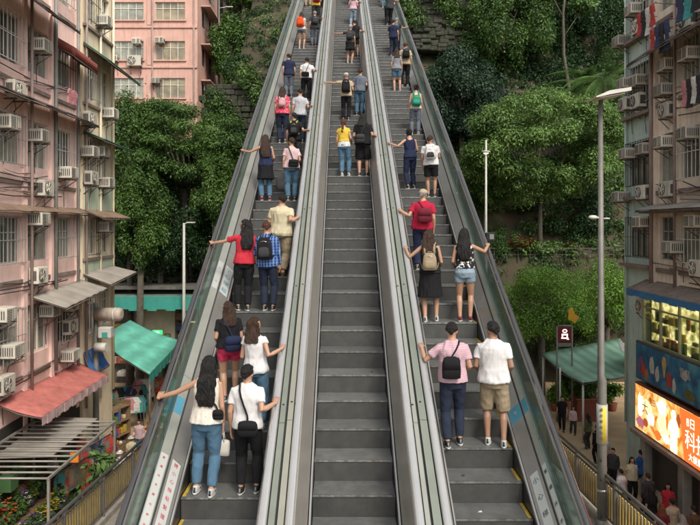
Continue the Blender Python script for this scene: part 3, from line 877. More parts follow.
L_AC = [
 (43, 44, 18, 'w', 'beige window unit under the top sunshade of the pink tenement'),
 (20, 90, 20, 'c', 'large condenser on the pink wall below the top window row'),
 (10, 120, 19, 'w', 'window unit at the left edge above the second window row'),
 (41, 134, 18, 'w', 'window unit set in the head of the second window row of the pink tenement'),
 (70, 171, 15, 'w', 'window unit on a long bracket at the foot of the second window row'),
 (49, 188, 13, 'c', 'small condenser on bare pink wall between second and third window rows'),
 (41, 217, 15, 'w', 'window unit tucked under the rusty middle awning'),
 (43, 275, 15, 'c', 'condenser on the pink wall below the third window row'),
 (6, 312, 11, 'w', 'window unit above the bottom window row at the left edge'),
 (14, 348, 20, 'w', 'window unit on the bottom window grille of the pink tenement'),
 (52, 308, 13, 'w', 'window unit under the grey corrugated awning beside the condenser stack'),
 (75, 303, 13, 'c', 'condenser topmost of the stack under the grey corrugated awning'),
 (74, 326, 17, 'c', 'condenser in the middle of the stack above the blue tarpaulin'),
 (72, 353, 15, 'w', 'window unit lowest of the stack just above the red awning'),
 (9, 384, 20, 'c', 'condenser just above the red awning at the left edge'),
]
for px, py, w_, k, lab in L_AC: put_ac(px, py, w_, 'L', k, lab)
C_AC = [
 (106, 20, 11, 'w', 'window unit high on the sunlit cream block'), (112, 112, 12, 'w', 'window unit on a plank at the outer cream edge below the green awning'),
 (93, 119, 14, 'c', 'condenser on the cream block below the big green awning'), (92, 150, 10, 'w', 'left of two window units below the small green awning on the cream block'),
 (103, 150, 10, 'w', 'right of two window units below the small green awning on the cream block'), (95, 178, 13, 'c', 'condenser beside a window unit halfway up the cream block'),
 (108, 181, 11, 'w', 'window unit at the edge of the cream block just right of a condenser'), (107, 225, 11, 'w', 'window unit under the brown awning end on the cream block'),
]
for px, py, w_, k, lab in C_AC: put_ac(px, py, w_, 'L', k, lab, X=XC)
F_AC = [(138, 42, 9, 'w', 'window unit above the left window of the far pink block'), (115, 59, 9, 'w', 'window unit below the left window of the far pink block at its left'), (136, 64, 13, 'c', 'white round fan condenser below the left window of the far pink block'),
        (161, 41, 9, 'w', 'window unit above the right window of the far pink block'), (157, 81, 9, 'w', 'window unit lowest on the far pink block above the trees')]
for px, py, w_, k, lab in F_AC: put_ac(px, py, w_, 'F', k, lab, d=49.98)
R_AC = [
 (684, 20, 19, 'c', 'large condenser above the dark slanting awning of the peach tenement', XR), (687, 52, 16, 'w', 'window unit just below the dark slanting awning at the right edge', XR), (665, 63, 13, 'w', 'window unit in shade under the outer end of the slanting awning', XR),
 (662, 88, 13, 'w', 'window unit on the peach wall, above another by the corner pipe', XR), (663, 110, 16, 'c', 'condenser on the peach wall below a window unit by the corner pipe', XR), (662, 140, 17, 'w', 'window unit in the head of the second window row of the peach tenement', XR),
 (686, 131, 14, 'w', 'window unit at the top of the pale pilaster at the right edge', XR), (664, 189, 15, 'c', 'condenser on the peach wall above the long ledge', XR), (671, 245, 18, 'w', 'white window unit hung in the dark window above the blue canopy', XR), (695, 268, 14, 'c', 'condenser on the peach wall above the blue canopy at the right edge', XR), (694, 219, 11, 'w', 'window unit under the long ledge at the right edge', XR),
 (632, 8, 13, 'w', 'topmost window unit on the teal block', XR + .1), (636, 26, 10, 'c', 'condenser beside hanging laundry on the teal block', XR + .1), (619, 40, 11, 'w', 'window unit standing out at the far edge of the teal block beside laundry', XR + .1),
 (624, 82, 10, 'w', 'left window unit of a row of two halfway up the teal block', XR + .1), (637, 79, 14, 'w', 'right window unit of a row of two halfway up the teal block', XR + .1), (622, 104, 10, 'c', 'far condenser of the pair behind the street lamp head', XR + .1), (635, 101, 18, 'c', 'near condenser of the pair behind the street lamp head', XR + .1),
 (626, 152, 12, 'w', 'window unit left above the caged teal windows', XR + .1), (643, 147, 12, 'w', 'window unit right above the caged teal windows', XR + .1), (619, 195, 13, 'w', 'window unit on a bracket at the teal block corner below the caged windows', XR + .1), (640, 192, 13, 'c', 'condenser on the teal wall below the caged windows', XR + .1), (640, 220, 12, 'w', 'window unit below the ledge of the teal block', XR + .1), (640, 306, 10, 'c', 'condenser beside the glazed shop under the blue canopy', XR + .1),
]
for px, py, w_, k, lab, X in R_AC: put_ac(px, py, w_, 'R', k, lab, X=X)

# ------------------------------------------------------------------ awnings and canopies
def sheet(name, label, quad, m, cat='awning', t=.03, nc=0, ribs=None, valance=None, vm=None, frame=True, sag=0.0, group=None):
    """quad a,b (wall side) c,d (outer side, c next to b)"""
    a, b_, c, d = [Vector(p) for p in quad]
    org = (a + b_ + c + d) / 4
    root = empty(name, org, label=label, cat=cat, group=group)
    T = Matrix.Translation(-org)
    n = 24; mm = 6
    mb = MB(); vs = []
    nr = (b_ - a).cross(d - a).normalized(); nr = nr if nr.z > 0 else -nr
    for lay in (0, 1):
        for i in range(n + 1):
            for j in range(mm + 1):
                u, v = i / n, j / mm
                p = (a * (1 - u) + b_ * u) * (1 - v) + (d * (1 - u) + c * u) * v
                z = 0
                if nc: z += .018 * math.sin(u * nc * 2 * math.pi)
                if sag: z -= sag * math.sin(v * math.pi) * (1 - .6 * abs(math.sin(u * 3 * math.pi))) - sag * .3 * mnoise.noise(p * 1.3)
                vs.append(p + nr * z + Vector((0, 0, -t * lay)))
    K = (n + 1) * (mm + 1); fs = []
    for i in range(n):
        for j in range(mm):
            q = (i * (mm + 1) + j, (i + 1) * (mm + 1) + j, (i + 1) * (mm + 1) + j + 1, i * (mm + 1) + j + 1)
            fs.append(q); fs.append(tuple(K + k for k in q[::-1]))
    def edge(ids):
        for p_, q_ in zip(ids, ids[1:]): fs.append((p_, q_, K + q_, K + p_))
    edge([i * (mm + 1) for i in range(n + 1)]); edge([i * (mm + 1) + mm for i in range(n + 1)]); edge(list(range(mm + 1))); edge([n * (mm + 1) + j for j in range(mm + 1)])
    mb.raw(vs, fs, 0, True); me = mb.mesh('cover', m); me.transform(T); fix_normals(me); link('cover', me, root)
    if valance:
        vb = MB(); k = 18
        for i in range(k):
            p, q = d + (c - d) * (i / k), d + (c - d) * ((i + 1) / k)
            w = .012 * (i % 2); h1 = valance * (1 + .12 * (i % 2))
            off = (c - b_).normalized() * (.02 + w)
            vb.slab([p + off, q + off, q + off - Vector((0, 0, h1)), p + off - Vector((0, 0, h1))], .012)
        me = vb.mesh('valance', vm or m); me.transform(T); fix_normals(me); link('valance', me, root)
    if frame:
        fb = MB()
        for u in (0, .33, .67, 1):
            p, q = a + (b_ - a) * u, d + (c - d) * u
            fb.tube([p - Vector((0, 0, t + .03)), (p + q) / 2 - Vector((0, 0, t + .03 + 1.5 * sag)), q - Vector((0, 0, t + .03))], .022, 6)
        fb.tube([d - Vector((0, 0, t + .05)), c - Vector((0, 0, t + .05))], .022, 6)
        me = fb.mesh('frame', m_brk); me.transform(T); fix_normals(me); link('frame', me, root)
    return root
m_redaw = mat('canvas_red', (.50, .16, .135), rough=.8, var=.3, scale=3, big=.6, bigscale=1.1, streak=.4, bump=.5, bscale=9)
m_greenaw = mat('sheet_green', (.03, .14, .075), rough=.6, var=.3, scale=2, big=.4)
m_grey_aw = mat('corrugated_grey', (.33, .30, .26), rough=.7, var=.3, scale=2, big=.5, bigscale=.8)
m_turq_s = None
m_turq = mat('canvas_turquoise', (.17, .60, .47), rough=.75, var=.25, scale=2, big=.45, bigscale=1.1, streak=.3, bump=.5, bscale=7, ribs=.35)
m_turq2 = mat('canvas_turquoise_dark', (.04, .30, .25), rough=.75, var=.2, big=.3)
m_sage = mat('canvas_sage', (.22, .40, .29), rough=.75, ribs=.55, var=.2, scale=1.5, big=.4, bigscale=.6, bump=.15)
m_blueaw = mat('blue_fascia', (.05, .19, .40), rough=.5, var=.2, big=.3)
m_darkaw = mat('sheet_dark', (.10, .075, .06), rough=.7, var=.3, big=.5)
sheet('red_awning', 'faded red canvas awning over the shop at the foot of the pink tenement', [(XL + .02, 18.7, 4.88), (XL + .02, 24.5, 4.84), (-8.78, 24.3, 4.43), (-8.72, 18.8, 4.45)], m_redaw, valance=.25, vm=mat('valance_pale', (.5, .36, .36), rough=.8, var=.5, scale=3), sag=.05)
sheet('window_awning', 'long rusty brown awning sheet across the pink tenement below the second window row', [(XL + .1, 14, 10.62), (XL + .1, 24.55, 10.62), (-9.55, 24.55, 10.44), (-9.55, 14, 10.44)], m_rust, nc=40)
sheet('window_awning', 'brown awning end jutting from the cream block above a window unit', [(XC + .02, 24.8, 10.6), (XC + .02, 27.8, 10.6), (-9.1, 27.9, 10.3), (-9.1, 24.8, 10.3)], m_rust, nc=14)
sheet('window_awning', 'dark sunshade sheet over the top window row of the pink tenement', [(XL + .1, 14, 17.2), (XL + .1, 22.1, 17.2), (-8.9, 22.0, 16.55), (-8.9, 14, 16.55)], m_darkaw, nc=30)
sheet('window_awning', 'dark thin sunshade above the second window row of the pink tenement', [(XL + .1, 16, 14.05), (XL + .1, 24.5, 14.05), (-9.2, 24.5, 13.75), (-9.2, 16, 13.75)], m_darkaw, nc=30)
sheet('window_awning', 'grey corrugated awning over the condenser stack on the pink tenement', [(XL + .1, 20.6, 7.75), (XL + .1, 24.5, 7.95), (-8.9, 24.6, 7.62), (-8.9, 20.9, 7.35)], m_grey_aw, nc=18)
sheet('window_awning', 'grey corrugated awning end on the cream block above the lantern', [(XC + .02, 24.75, 8.15), (XC + .02, 27.6, 8.3), (-8.85, 27.9, 8.0), (-8.85, 24.8, 7.75)], m_grey_aw, nc=14)
sheet('window_awning', 'bright green awning high on the cream block', [(XC + .02, 24.75, 17.0), (XC + .02, 27.8, 16.9), (-8.75, 28.0, 16.1), (-8.95, 24.8, 16.35)], m_greenaw, t=.06)
sheet('window_awning', 'small dark green awning halfway up the cream block', [(XC + .02, 24.75, 13.6), (XC + .02, 27.8, 13.5), (-9.0, 28.0, 13.2), (-9.1, 24.8, 13.3)], m_greenaw, t=.05)
sheet('window_awning', 'short rusty red awning over one top window of the pink tenement', [(XL + .1, 22.3, 16.5), (XL + .1, 24.4, 16.4), (-9.2, 24.4, 16.0), (-9.2, 22.3, 16.1)], mat('sheet_redrust', (.28, .07, .05), rough=.7, var=.4), t=.3)
sheet('window_awning', 'dark slanting awning of the peach tenement under hanging clothes', [(XR - .1, 19.0, 16.55), (XR - .1, 24.0, 16.55), (10.55, 24.2, 15.95), (10.4, 19.0, 15.95)], m_darkaw, nc=20)
sheet('window_awning', 'thin pale awning sheet along the ledge of the peach tenement above the third window row', [(XR - .1, 18.0, 10.75), (XR - .1, 23.9, 10.75), (10.75, 23.9, 10.56), (10.75, 18.0, 10.56)], m_grey_aw, nc=24)
o = sheet('shop_canopy', 'grey roofed canopy with a blue fascia over the glazed shop', [(XR - .02, 15.0, 7.95), (XR - .02, 24.6, 7.95), (10.75, 24.6, 7.62), (10.75, 15.0, 7.62)], m_slab, cat='canopy', valance=.22, vm=m_blueaw)
sheet('market_canopy', 'turquoise canvas canopy over the clothes stall on the left', [(-12.3, 32.6, 4.35), (-12.3, 37.6, 4.5), (-9.35, 37.4, 3.35), (-9.05, 30.4, 3.05)], m_turq, cat='canopy', valance=.42, vm=m_turq2, sag=.10)
sheet('market_canopy', 'long dull green canopy across the row of shops at the back left', [(-15.5, 41.3, 6.1), (-5.5, 41.3, 6.1), (-5.5, 38.6, 5.75), (-15.5, 38.6, 5.75)], mat('canvas_dullgreen', (.13, .20, .16), rough=.8, var=.3, big=.4), cat='canopy', valance=.75, vm=m_turq2, sag=.05)
sheet('market_canopy', 'sage green canvas canopy over the plant stall on the right', [tuple(W(620, 338, 37.5)), tuple(W(541, 353, 36.0)), tuple(W(583, 383, 29.6)), tuple(W(648, 372, 30.6))], m_sage, cat='canopy', sag=.18, t=.02)
sheet('tarpaulin', 'crumpled white tarpaulin on the right end of the sage canopy', [tuple(W(618, 340, 33)), tuple(W(645, 352, 33)), tuple(W(646, 367, 30.2)), tuple(W(624, 352, 31.0))], mat('canvas_white', (.58, .56, .52), rough=.8, var=.4, scale=2), cat='tarpaulin', sag=.12, t=.015, frame=False)
sheet('tarpaulin', 'blue tarpaulin hung below the condenser stack beside the red awning', [(-9.87, 24.75, 5.15), (-9.87, 26.4, 5.15), (-9.5, 26.4, 4.35), (-9.5, 24.75, 4.35)], mat('tarp_blue', (.03, .12, .36), rough=.6, var=.3), cat='tarpaulin', sag=.08, t=.02)

def print_noise(m, c2, c3, scale, c1=None):
    nt = m.node_tree; N = nt.nodes; L = nt.links; b = N['Principled BSDF']; tc = N.new('ShaderNodeTexCoord'); nz = N.new('ShaderNodeTexNoise'); nz.inputs['Scale'].default_value = scale; nz.inputs['Detail'].default_value = 6; nz.inputs['Distortion'].default_value = 1.2
    rp = N.new('ShaderNodeValToRGB'); e = rp.color_ramp.elements; e[0].position = .36; e[0].color = (*c2, 1); e[1].position = .66; e[1].color = (*c3, 1); k = e.new(.5); k.color = b.inputs['Base Color'].default_value if c1 is None else (*c1, 1)
    L.new(tc.outputs['Object'], nz.inputs['Vector']); L.new(nz.outputs['Fac'], rp.inputs['Fac']); L.new(rp.outputs['Color'], b.inputs['Base Color']); L.new(rp.outputs['Color'], b.inputs['Emission Color'])
# ------------------------------------------------------------------ right shop: glazed lit front, mural band, backlit billboard
rootS = empty('corner_shop', (XR - .3, 20, 0), label='glazed upstairs shop with warm lights under the blue canopy', cat='shop')
SX = 11.25
def sbox(name, m, y0, y1, z0, z1, x0, x1, parent=None):
    b = MB(); b.box(((x0 + x1) / 2, (y0 + y1) / 2, (z0 + z1) / 2), (x1 - x0, y1 - y0, z1 - z0), bev=.01)
    o = b.build(name, m, parent or rootS); relink(o, rootS); return o
m_shopframe = mat('shop_frame', (.33, .36, .24), rough=.5, var=.2)
sbox('base', m_dkframe, 14, 24.3, 4.05, 5.55, SX + .06, XR - .004)
sbox('interior_floor', m_conc, 14, 24.3, 5.56, 5.62, SX + .02, XR - .004)
b = MB()
for i in range(9):
    y = 14.0 + i * (24.3 - 14.0) / 8
    b.box((SX, y, 6.6), (.07, .08, 1.95))
for z in (5.66, 6.95, 7.55): b.box((SX + .002, 19.15, z), (.06, 10.3, .06))
o = b.build('shop_frame', m_shopframe, rootS); relink(o, rootS)
m_lit = mat_emit('lit_interior', (1.0, .80, .42), 3.0)
m_glowback = mat_emit('lit_back_wall', (.55, .42, .16), 1.5); print_noise(m_glowback, (.16, .18, .05), (1.0, .85, .5), 2.6)  # wall glows by itself; the shop's lamplight is put into its emission
b = MB()
for i in range(8):
    y = 14.65 + i * 1.287
    b.box((SX + .20, y, 7.38), (.16, .9, .05))
o = b.build('ceiling_lamp', m_lit, rootS); relink(o, rootS)
b = MB(); b.box((XR - .02, 19.15, 6.6), (.02, 10.2, 1.9)); o = b.build('lit_back_wall', m_glowback, rootS); relink(o, rootS)
b = MB(); rr = random.Random(9)
for i in range(130):
    y = rr.uniform(14.2, 24.1); z = rr.choice([5.64, 6.05, 6.5]); h = rr.uniform(.12, .40)
    b.box((SX + .16, y, z + h / 2), (.10, rr.uniform(.1, .3), h), rr.randrange(5), bev=.02)
goods = [mat('goods_%s' % n, c, rough=.6, var=.3) for n, c in (('amber', (.5, .35, .06)), ('moss', (.12, .2, .05)), ('cream', (.6, .5, .3)), ('rose', (.4, .08, .06)), ('brown', (.16, .09, .04)))]
o = b.build('shelf_goods', goods, rootS); relink(o, rootS); o['kind'] = 'stuff'
b = MB(); b.box((SX + .02, 19.15, 6.6), (.012, 10.2, 1.85)); o = b.build('shop_glass', mat_glass('shop_glass', (.85, .88, .80), .08), rootS); relink(o, rootS)

def poster_board(name, label, cat, X, y0, y1, z0, z1, m_face, m_edge, thick=.22):
    root = empty(name, (X, (y0 + y1) / 2, z0), label=label, cat=cat)
    b = MB(); b.box((X + thick / 2 + .012, (y0 + y1) / 2, (z0 + z1) / 2), (thick, y1 - y0 + .12, z1 - z0 + .14), bev=.02); o = b.build('frame', m_edge, root); relink(o, root)
    b = MB(); b.quad((X, y1, z0), (X, y0, z0), (X, y0, z1), (X, y1, z1)); b.box((X + .006, (y0 + y1) / 2, (z0 + z1) / 2), (.01, y1 - y0, z1 - z0)); 
    b = MB(); b.box((X + .005, (y0 + y1) / 2, (z0 + z1) / 2), (.01, y1 - y0, z1 - z0)); o = b.build('face', m_face, root); relink(o, root)
    return root
m_mural = mat('mural_blue', (.04, .20, .36), rough=.5, var=0); print_noise(m_mural, (.015, .07, .15), (.08, .28, .33), .9, (.03, .14, .26))
mur = poster_board('mural_board', 'blue mural board with a palm, cone and red figures above the billboard', 'sign', 10.98, 14.0, 24.35, 4.35, 5.62, m_mural, mat('board_edge', (.07, .06, .05), rough=.6, var=.3), .12)
def flat_shape(root, name, X, cy, cz, pts, m, lift=.004):
    """a cut-out lying on a board: pts in (across, up), across grows towards the camera"""
    b = MB(); b.prism([(cy - p[0], cz + p[1]) for p in pts], 'x', X - lift - .003, X - lift); o = b.build(name, m, root); relink(o, root); return o
def oval(rx, rz, n=14, ox=0, oz=0): return [(ox + math.cos(2 * math.pi * k / n) * rx, oz + math.sin(2 * math.pi * k / n) * rz) for k in range(n)]
def blob(rx, rz, seed, n=16):
    r_ = random.Random(seed); return [(math.cos(2 * math.pi * k / n) * rx * r_.uniform(.6, 1), math.sin(2 * math.pi * k / n) * rz * r_.uniform(.6, 1)) for k in range(n)]
mm_ = {n: mat('paint_' + n, c, rough=.55, var=.4, scale=6) for n, c in (('red', (.42, .06, .04)), ('orange', (.5, .16, .05)), ('pale', (.5, .5, .46)), ('sand', (.5, .36, .14)), ('plum', (.2, .07, .16)), ('sea', (.05, .30, .36)), ('olive', (.13, .13, .04)))}
for k, (cy, cz, rx, rz, c) in enumerate([(23.9, 4.85, .28, .42, 'plum'), (23.75, 4.7, .22, .30, 'red'), (23.5, 4.6, .16, .25, 'orange'), (23.1, 5.0, .22, .40, 'pale'), (22.7, 4.8, .18, .35, 'pale'), (21.9, 4.75, .22, .36, 'red'), (21.55, 4.65, .15, .30, 'pale'), (20.9, 5.15, .25, .22, 'pale'), (20.6, 4.6, .5, .20, 'olive'), (20.0, 4.9, .12, .45, 'sea'), (19.4, 4.85, .16, .45, 'red'), (19.0, 4.75, .2, .35, 'pale'), (17.6, 4.9, .5, .35, 'orange')]):
    flat_shape(mur, 'painted_shape', 10.98, cy, cz, blob(rx, rz, k), mm_[c], .004 + .0015 * (k % 3))
flat_shape(mur, 'painted_cone', 10.98, 22.2, 5.15, [(-.17, .16), (-.12, .3), (0, .36), (.12, .3), (.17, .16), (.03, -.38), (-.03, -.38)], mm_['sand'], .012)
m_bill = mat_emit('billboard_yellow', (1.0, .60, .16), .52)
print_noise(m_bill, (.75, .20, .03), (1.0, .90, .52), 1.6)
bil = poster_board('billboard', 'backlit yellow and orange billboard with white figure and red panel', 'billboard', 10.95, 13.0, 24.35, 2.45, 4.08, m_bill, mat('bill_edge', (.16, .05, .035), rough=.5, var=.3), .30)
me_ = {n: mat_emit('lit_' + n, c, s) for n, c, s in (('orange', (.95, .16, .03), .75), ('pale', (1, .86, .6), .95), ('amber', (1, .42, .06), .75), ('brown', (.45, .10, .03), .5), ('purple', (.5, .16, .22), .5), ('white', (1, .95, .86), 1.0), ('cream', (1, .78, .36), .95))}
b0 = 10.95
flat_shape(bil, 'red_panel', b0, 17.0, 3.265, [(-3.85, -.81), (4.0, -.81), (4.0, .81), (-4.15, .81)], me_['orange'])
for k, (cy, cz, rx, rz, c) in enumerate([(23.9, 2.75, .40, .24, 'purple'), (23.5, 2.85, .25, .18, 'brown'), (23.4, 3.5, .4, .3, 'cream'), (22.2, 3.2, .5, .6, 'cream'), (21.75, 3.45, .16, .45, 'amber'), (21.4, 3.0, .22, .5, 'amber'), (21.2, 3.6, .15, .3, 'brown'), (22.0, 2.75, .3, .2, 'pale'), (22.3, 3.7, .5, .3, 'pale'), (23.1, 3.1, .4, .25, 'pale'), (23.9, 3.4, .3, .5, 'pale'), (21.95, 3.5, .1, .5, 'orange'), (22.6, 2.7, .3, .2, 'orange')]):
    flat_shape(bil, 'printed_shape', b0, cy, cz, blob(rx, rz, 40 + k), me_[c], .004 + .002 * (k % 3))
flat_shape(bil, 'printed_figure', b0, 21.5, 3.2, [(-.1, .66), (.08, .68), (.14, .5), (.1, .4), (.27, .25), (.34, -.1), (.2, -.2), (.22, -.72), (.02, -.74), (0, -.4), (-.1, -.74), (-.22, -.7), (-.2, -.1), (-.36, -.05), (-.3, .2), (-.12, .36), (-.16, .52)], me_['white'], .014)
def board_text(root, body, size, X, cy, cz, m, lift=.010):
    Mx = Matrix(((0, 0, -1), (-1, 0, 0), (0, 1, 0))).to_4x4()
    return relink(lettering('lettering', body, size, Matrix.Translation((X - lift, cy, cz)) @ Mx, m, root, .002), root)
board_text(bil, '8日', .36, b0, 20.45, 3.72, me_['white'])
board_text(bil, '科技', .66, b0, 20.15, 3.15, me_['white'])
board_text(bil, '大優惠', .26, b0, 20.2, 2.66, me_['white'])
board_text(bil, '大', .5, b0, 23.55, 3.35, m_inkred); board_text(bil, '夏日', .26, b0, 23.0, 3.7, m_inkred)
board_text(mur, '雪糕', .34, 10.98, 20.85, 5.2, mm_['pale'], .016)
# soffit and posts below the billboard, shadowed shop entrance
roots = empty('street_shop', (XR, 19, 0), label='dark recessed street shop below the billboard with grey posts', cat='shop')
b = MB(); b.box((11.3, 18.4, 2.32), (1.0, 12.2, .16), bev=.02); relink(b.build('soffit', m_slab, roots), roots)
for y in (23.9, 21.2, 18.5, 16.0):
    b = MB(); b.box((11.15, y, 1.12), (.3, .35, 2.24), bev=.02); relink(b.build('post', m_conc, roots), roots)
b = MB(); b.box((11.47, 18.4, 1.3), (.04, 11.5, 1.9)); relink(b.build('entrance_shade_panel', m_dkframe, roots), roots)  # dark panel standing in for the shade inside the entrance
b = MB(); b.box((11.42, 20.3, 1.25), (.03, 1.0, 1.7)); b.box((11.38, 20.3, 1.25), (.02, .9, 1.6), 1); relink(b.build('poster', [m_conc, mm_['plum']], roots), roots)
# ------------------------------------------------------------------ trees and plants
m_bark = mat('bark', (.10, .085, .065), rough=.9, var=.5, scale=5, streak=.4, bump=.8, bscale=14)
m_barkl = mat('bark_pale', (.20, .18, .145), rough=.9, var=.5, scale=5, streak=.4, bump=.6, bscale=14)
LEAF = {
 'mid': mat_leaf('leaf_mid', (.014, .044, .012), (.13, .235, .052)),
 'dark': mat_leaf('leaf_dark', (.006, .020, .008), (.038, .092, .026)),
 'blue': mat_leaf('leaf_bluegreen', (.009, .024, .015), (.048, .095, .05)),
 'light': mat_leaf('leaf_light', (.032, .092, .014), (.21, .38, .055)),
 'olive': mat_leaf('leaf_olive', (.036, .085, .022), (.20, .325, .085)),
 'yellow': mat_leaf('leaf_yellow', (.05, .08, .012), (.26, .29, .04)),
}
def leaf_mesh(name, clusters, n, size, mt, seed, flat=.5, aspect=2.2, droop=.35, shell=.55):
    """many leaf-sized bent faces spread through clusters (cx,cy,cz,rx,ry,rz)"""
    g = np.random.default_rng(seed)
    C = np.array(clusters, float)
    vol = (C[:, 3] * C[:, 4] * C[:, 5]) ** (2 / 3.); pr = vol / vol.sum()
    k = g.choice(len(C), n, p=pr)
    d = g.normal(size=(n, 3)); d /= np.linalg.norm(d, axis=1)[:, None]
    r = (shell + (1 - shell) * g.random(n)) * (1 + .16 * g.normal(size=n))
    P = C[k, :3] + d * C[k, 3:6] * r[:, None]
    # leaf frames: mostly facing up and outwards
    nrm = d * .7 + np.array([0, 0, 1.0]) * flat + g.normal(size=(n, 3)) * .45
    nrm /= np.linalg.norm(nrm, axis=1)[:, None]
    t = d + g.normal(size=(n, 3)) * .7 + np.array([0, 0, -droop])
    t -= nrm * (t * nrm).sum(1)[:, None]; t /= np.linalg.norm(t, axis=1)[:, None] + 1e-9
    s = np.cross(nrm, t)
    L = size * (.6 + .8 * g.random(n)); Wd = L / aspect
    a = P; tip = P + t * L[:, None] - nrm * (L * .22)[:, None]
    mid = P + t * (L * .45)[:, None]
    l = mid + s * (Wd * .5)[:, None] - nrm * (L * .05)[:, None]; r_ = mid - s * (Wd * .5)[:, None] - nrm * (L * .05)[:, None]
    V = np.stack([a, l, tip, r_], 1).reshape(-1, 3)
    me = bpy.data.meshes.new(name)
    me.vertices.add(4 * n); me.vertices.foreach_set('co', V.ravel().astype(np.float32))
    me.loops.add(4 * n); me.loops.foreach_set('vertex_index', np.arange(4 * n, dtype=np.int32))
    me.polygons.add(n); me.polygons.foreach_set('loop_start', np.arange(0, 4 * n, 4, dtype=np.int32))
    me.polygons.foreach_set('loop_total', np.full(n, 4, dtype=np.int32))
    me.update(calc_edges=True); me.materials.append(mt)
    return me

def crown_clusters(rx, ry, rz, n, seed, cz=0.0, rmin=.22, rmax=.42, layered=0.0, dome=True):
    g = random.Random(seed); out = []
    for i in range(n):
        while True:
            p = Vector((g.uniform(-1, 1), g.uniform(-1, 1), g.uniform(-1, 1)))
            if .3 < p.length < 1: break
        if dome and p.z < -.35: p.z *= .6
        p = p.normalized() * (p.length ** .5)
        k = g.uniform(rmin, rmax)
        f = 1 - layered
        out.append((p.x * rx * .82, p.y * ry * .82, cz + p.z * rz * .82, rx * k, ry * k, max(rz * k * f, .12)))
    return out

def tree(label, base, height, rx, ry, rz, leaf, n, size, seed, ncl=26, group=None, trunk_r=.22, layered=0.0, bark=None, cat='tree', name='tree', lean=(0, 0), aspect=2.2, rmin=.22, rmax=.42, flat=.5, forks=5, shell=.55):
    """tapered trunk with limbs reaching into the crown's leaf clumps"""
    base = Vector(base); g = random.Random(seed); n = int(n * 2.1); size *= .64
    root = empty(name, base, g.uniform(-.4, .4), label=label, cat=cat, group=group)
    cz = height - rz
    cl = crown_clusters(rx, ry, rz, ncl, seed, cz, rmin=rmin, rmax=rmax, layered=layered)
    cl = [(c[0] + lean[0], c[1] + lean[1]) + c[2:] for c in cl]
    link('crown', leaf_mesh('crown', cl, n, size, LEAF[leaf], seed, flat=flat, aspect=aspect, shell=shell), root)
    tb = MB(); fork = max(.4, (cz - rz * .55))
    p1 = Vector((lean[0] * .5 + g.uniform(-.1, .1), lean[1] * .5, fork))
    tb.tube([(0, 0, -.6), (p1.x * .3, p1.y * .4, fork * .4), p1], [trunk_r * 1.25, trunk_r * .95, trunk_r * .8], 10)
    tb.build('trunk', bark or m_bark, root, fixn=False)
    lb = MB()
    for c in g.sample(cl, min(len(cl), forks * 3)):
        q = p1.lerp(Vector(c[:3]), .74); mid = p1.lerp(q, .5) + Vector((g.uniform(-.3, .3), g.uniform(-.3, .3), -.06 * rz))
        lb.tube([p1 - Vector((0, 0, .15)), mid, q], [trunk_r * .55, trunk_r * .32, trunk_r * .10], 6)
    lb.build('limbs', bark or m_bark, root, fixn=False)
    return root
def ground_at(x, y): return terrain_z(x, y)
def tree_px(label, cx, ytop, ybot, wpx, d, leaf, n, size, seed, zbase=None, **kw):
    """crown seen between rows ytop and ybot, wpx wide, at distance d"""
    top = W(cx, ytop, d); bot = W(cx, ybot, d)
    zb = ground_at(top.x, d) if zbase is None else zbase
    zb = min(zb, bot.z - .3)
    rx = wpx / F * d / 2; rz = (top.z - bot.z) / 2
    return tree(label, (top.x, d, zb), top.z - zb, rx, kw.pop('ry', rx * .8), rz, leaf, n, size, seed, **kw)

# right side
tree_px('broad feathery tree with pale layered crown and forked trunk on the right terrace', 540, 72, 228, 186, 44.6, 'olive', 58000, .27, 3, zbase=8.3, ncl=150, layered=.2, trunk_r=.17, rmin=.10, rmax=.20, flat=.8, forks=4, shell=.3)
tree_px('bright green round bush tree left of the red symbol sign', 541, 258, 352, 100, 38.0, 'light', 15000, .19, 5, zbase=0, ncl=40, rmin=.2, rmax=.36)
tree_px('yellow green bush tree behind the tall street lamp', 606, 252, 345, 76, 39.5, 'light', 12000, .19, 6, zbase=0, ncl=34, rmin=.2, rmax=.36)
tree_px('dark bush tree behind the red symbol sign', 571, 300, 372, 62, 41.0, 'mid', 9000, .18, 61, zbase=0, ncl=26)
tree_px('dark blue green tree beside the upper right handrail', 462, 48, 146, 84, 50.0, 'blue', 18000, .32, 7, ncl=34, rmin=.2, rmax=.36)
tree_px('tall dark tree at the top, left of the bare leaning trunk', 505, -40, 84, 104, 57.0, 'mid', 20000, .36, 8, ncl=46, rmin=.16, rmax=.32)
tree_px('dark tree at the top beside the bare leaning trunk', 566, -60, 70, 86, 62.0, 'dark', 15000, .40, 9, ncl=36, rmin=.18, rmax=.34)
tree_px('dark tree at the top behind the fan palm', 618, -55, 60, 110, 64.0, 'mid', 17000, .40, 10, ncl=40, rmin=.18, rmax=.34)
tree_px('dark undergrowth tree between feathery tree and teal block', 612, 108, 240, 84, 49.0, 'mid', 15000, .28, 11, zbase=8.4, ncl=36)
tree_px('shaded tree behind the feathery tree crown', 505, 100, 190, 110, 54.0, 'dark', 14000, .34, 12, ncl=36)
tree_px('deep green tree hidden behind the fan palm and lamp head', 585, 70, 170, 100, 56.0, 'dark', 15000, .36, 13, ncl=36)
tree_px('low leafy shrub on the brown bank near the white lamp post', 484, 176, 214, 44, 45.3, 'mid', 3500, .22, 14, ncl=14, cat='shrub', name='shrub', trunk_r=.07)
tree_px('dark shrub on the bank right of the forked trunk', 590, 205, 262, 60, 46.0, 'dark', 5000, .24, 15, ncl=18, cat='shrub', name='shrub', trunk_r=.08)
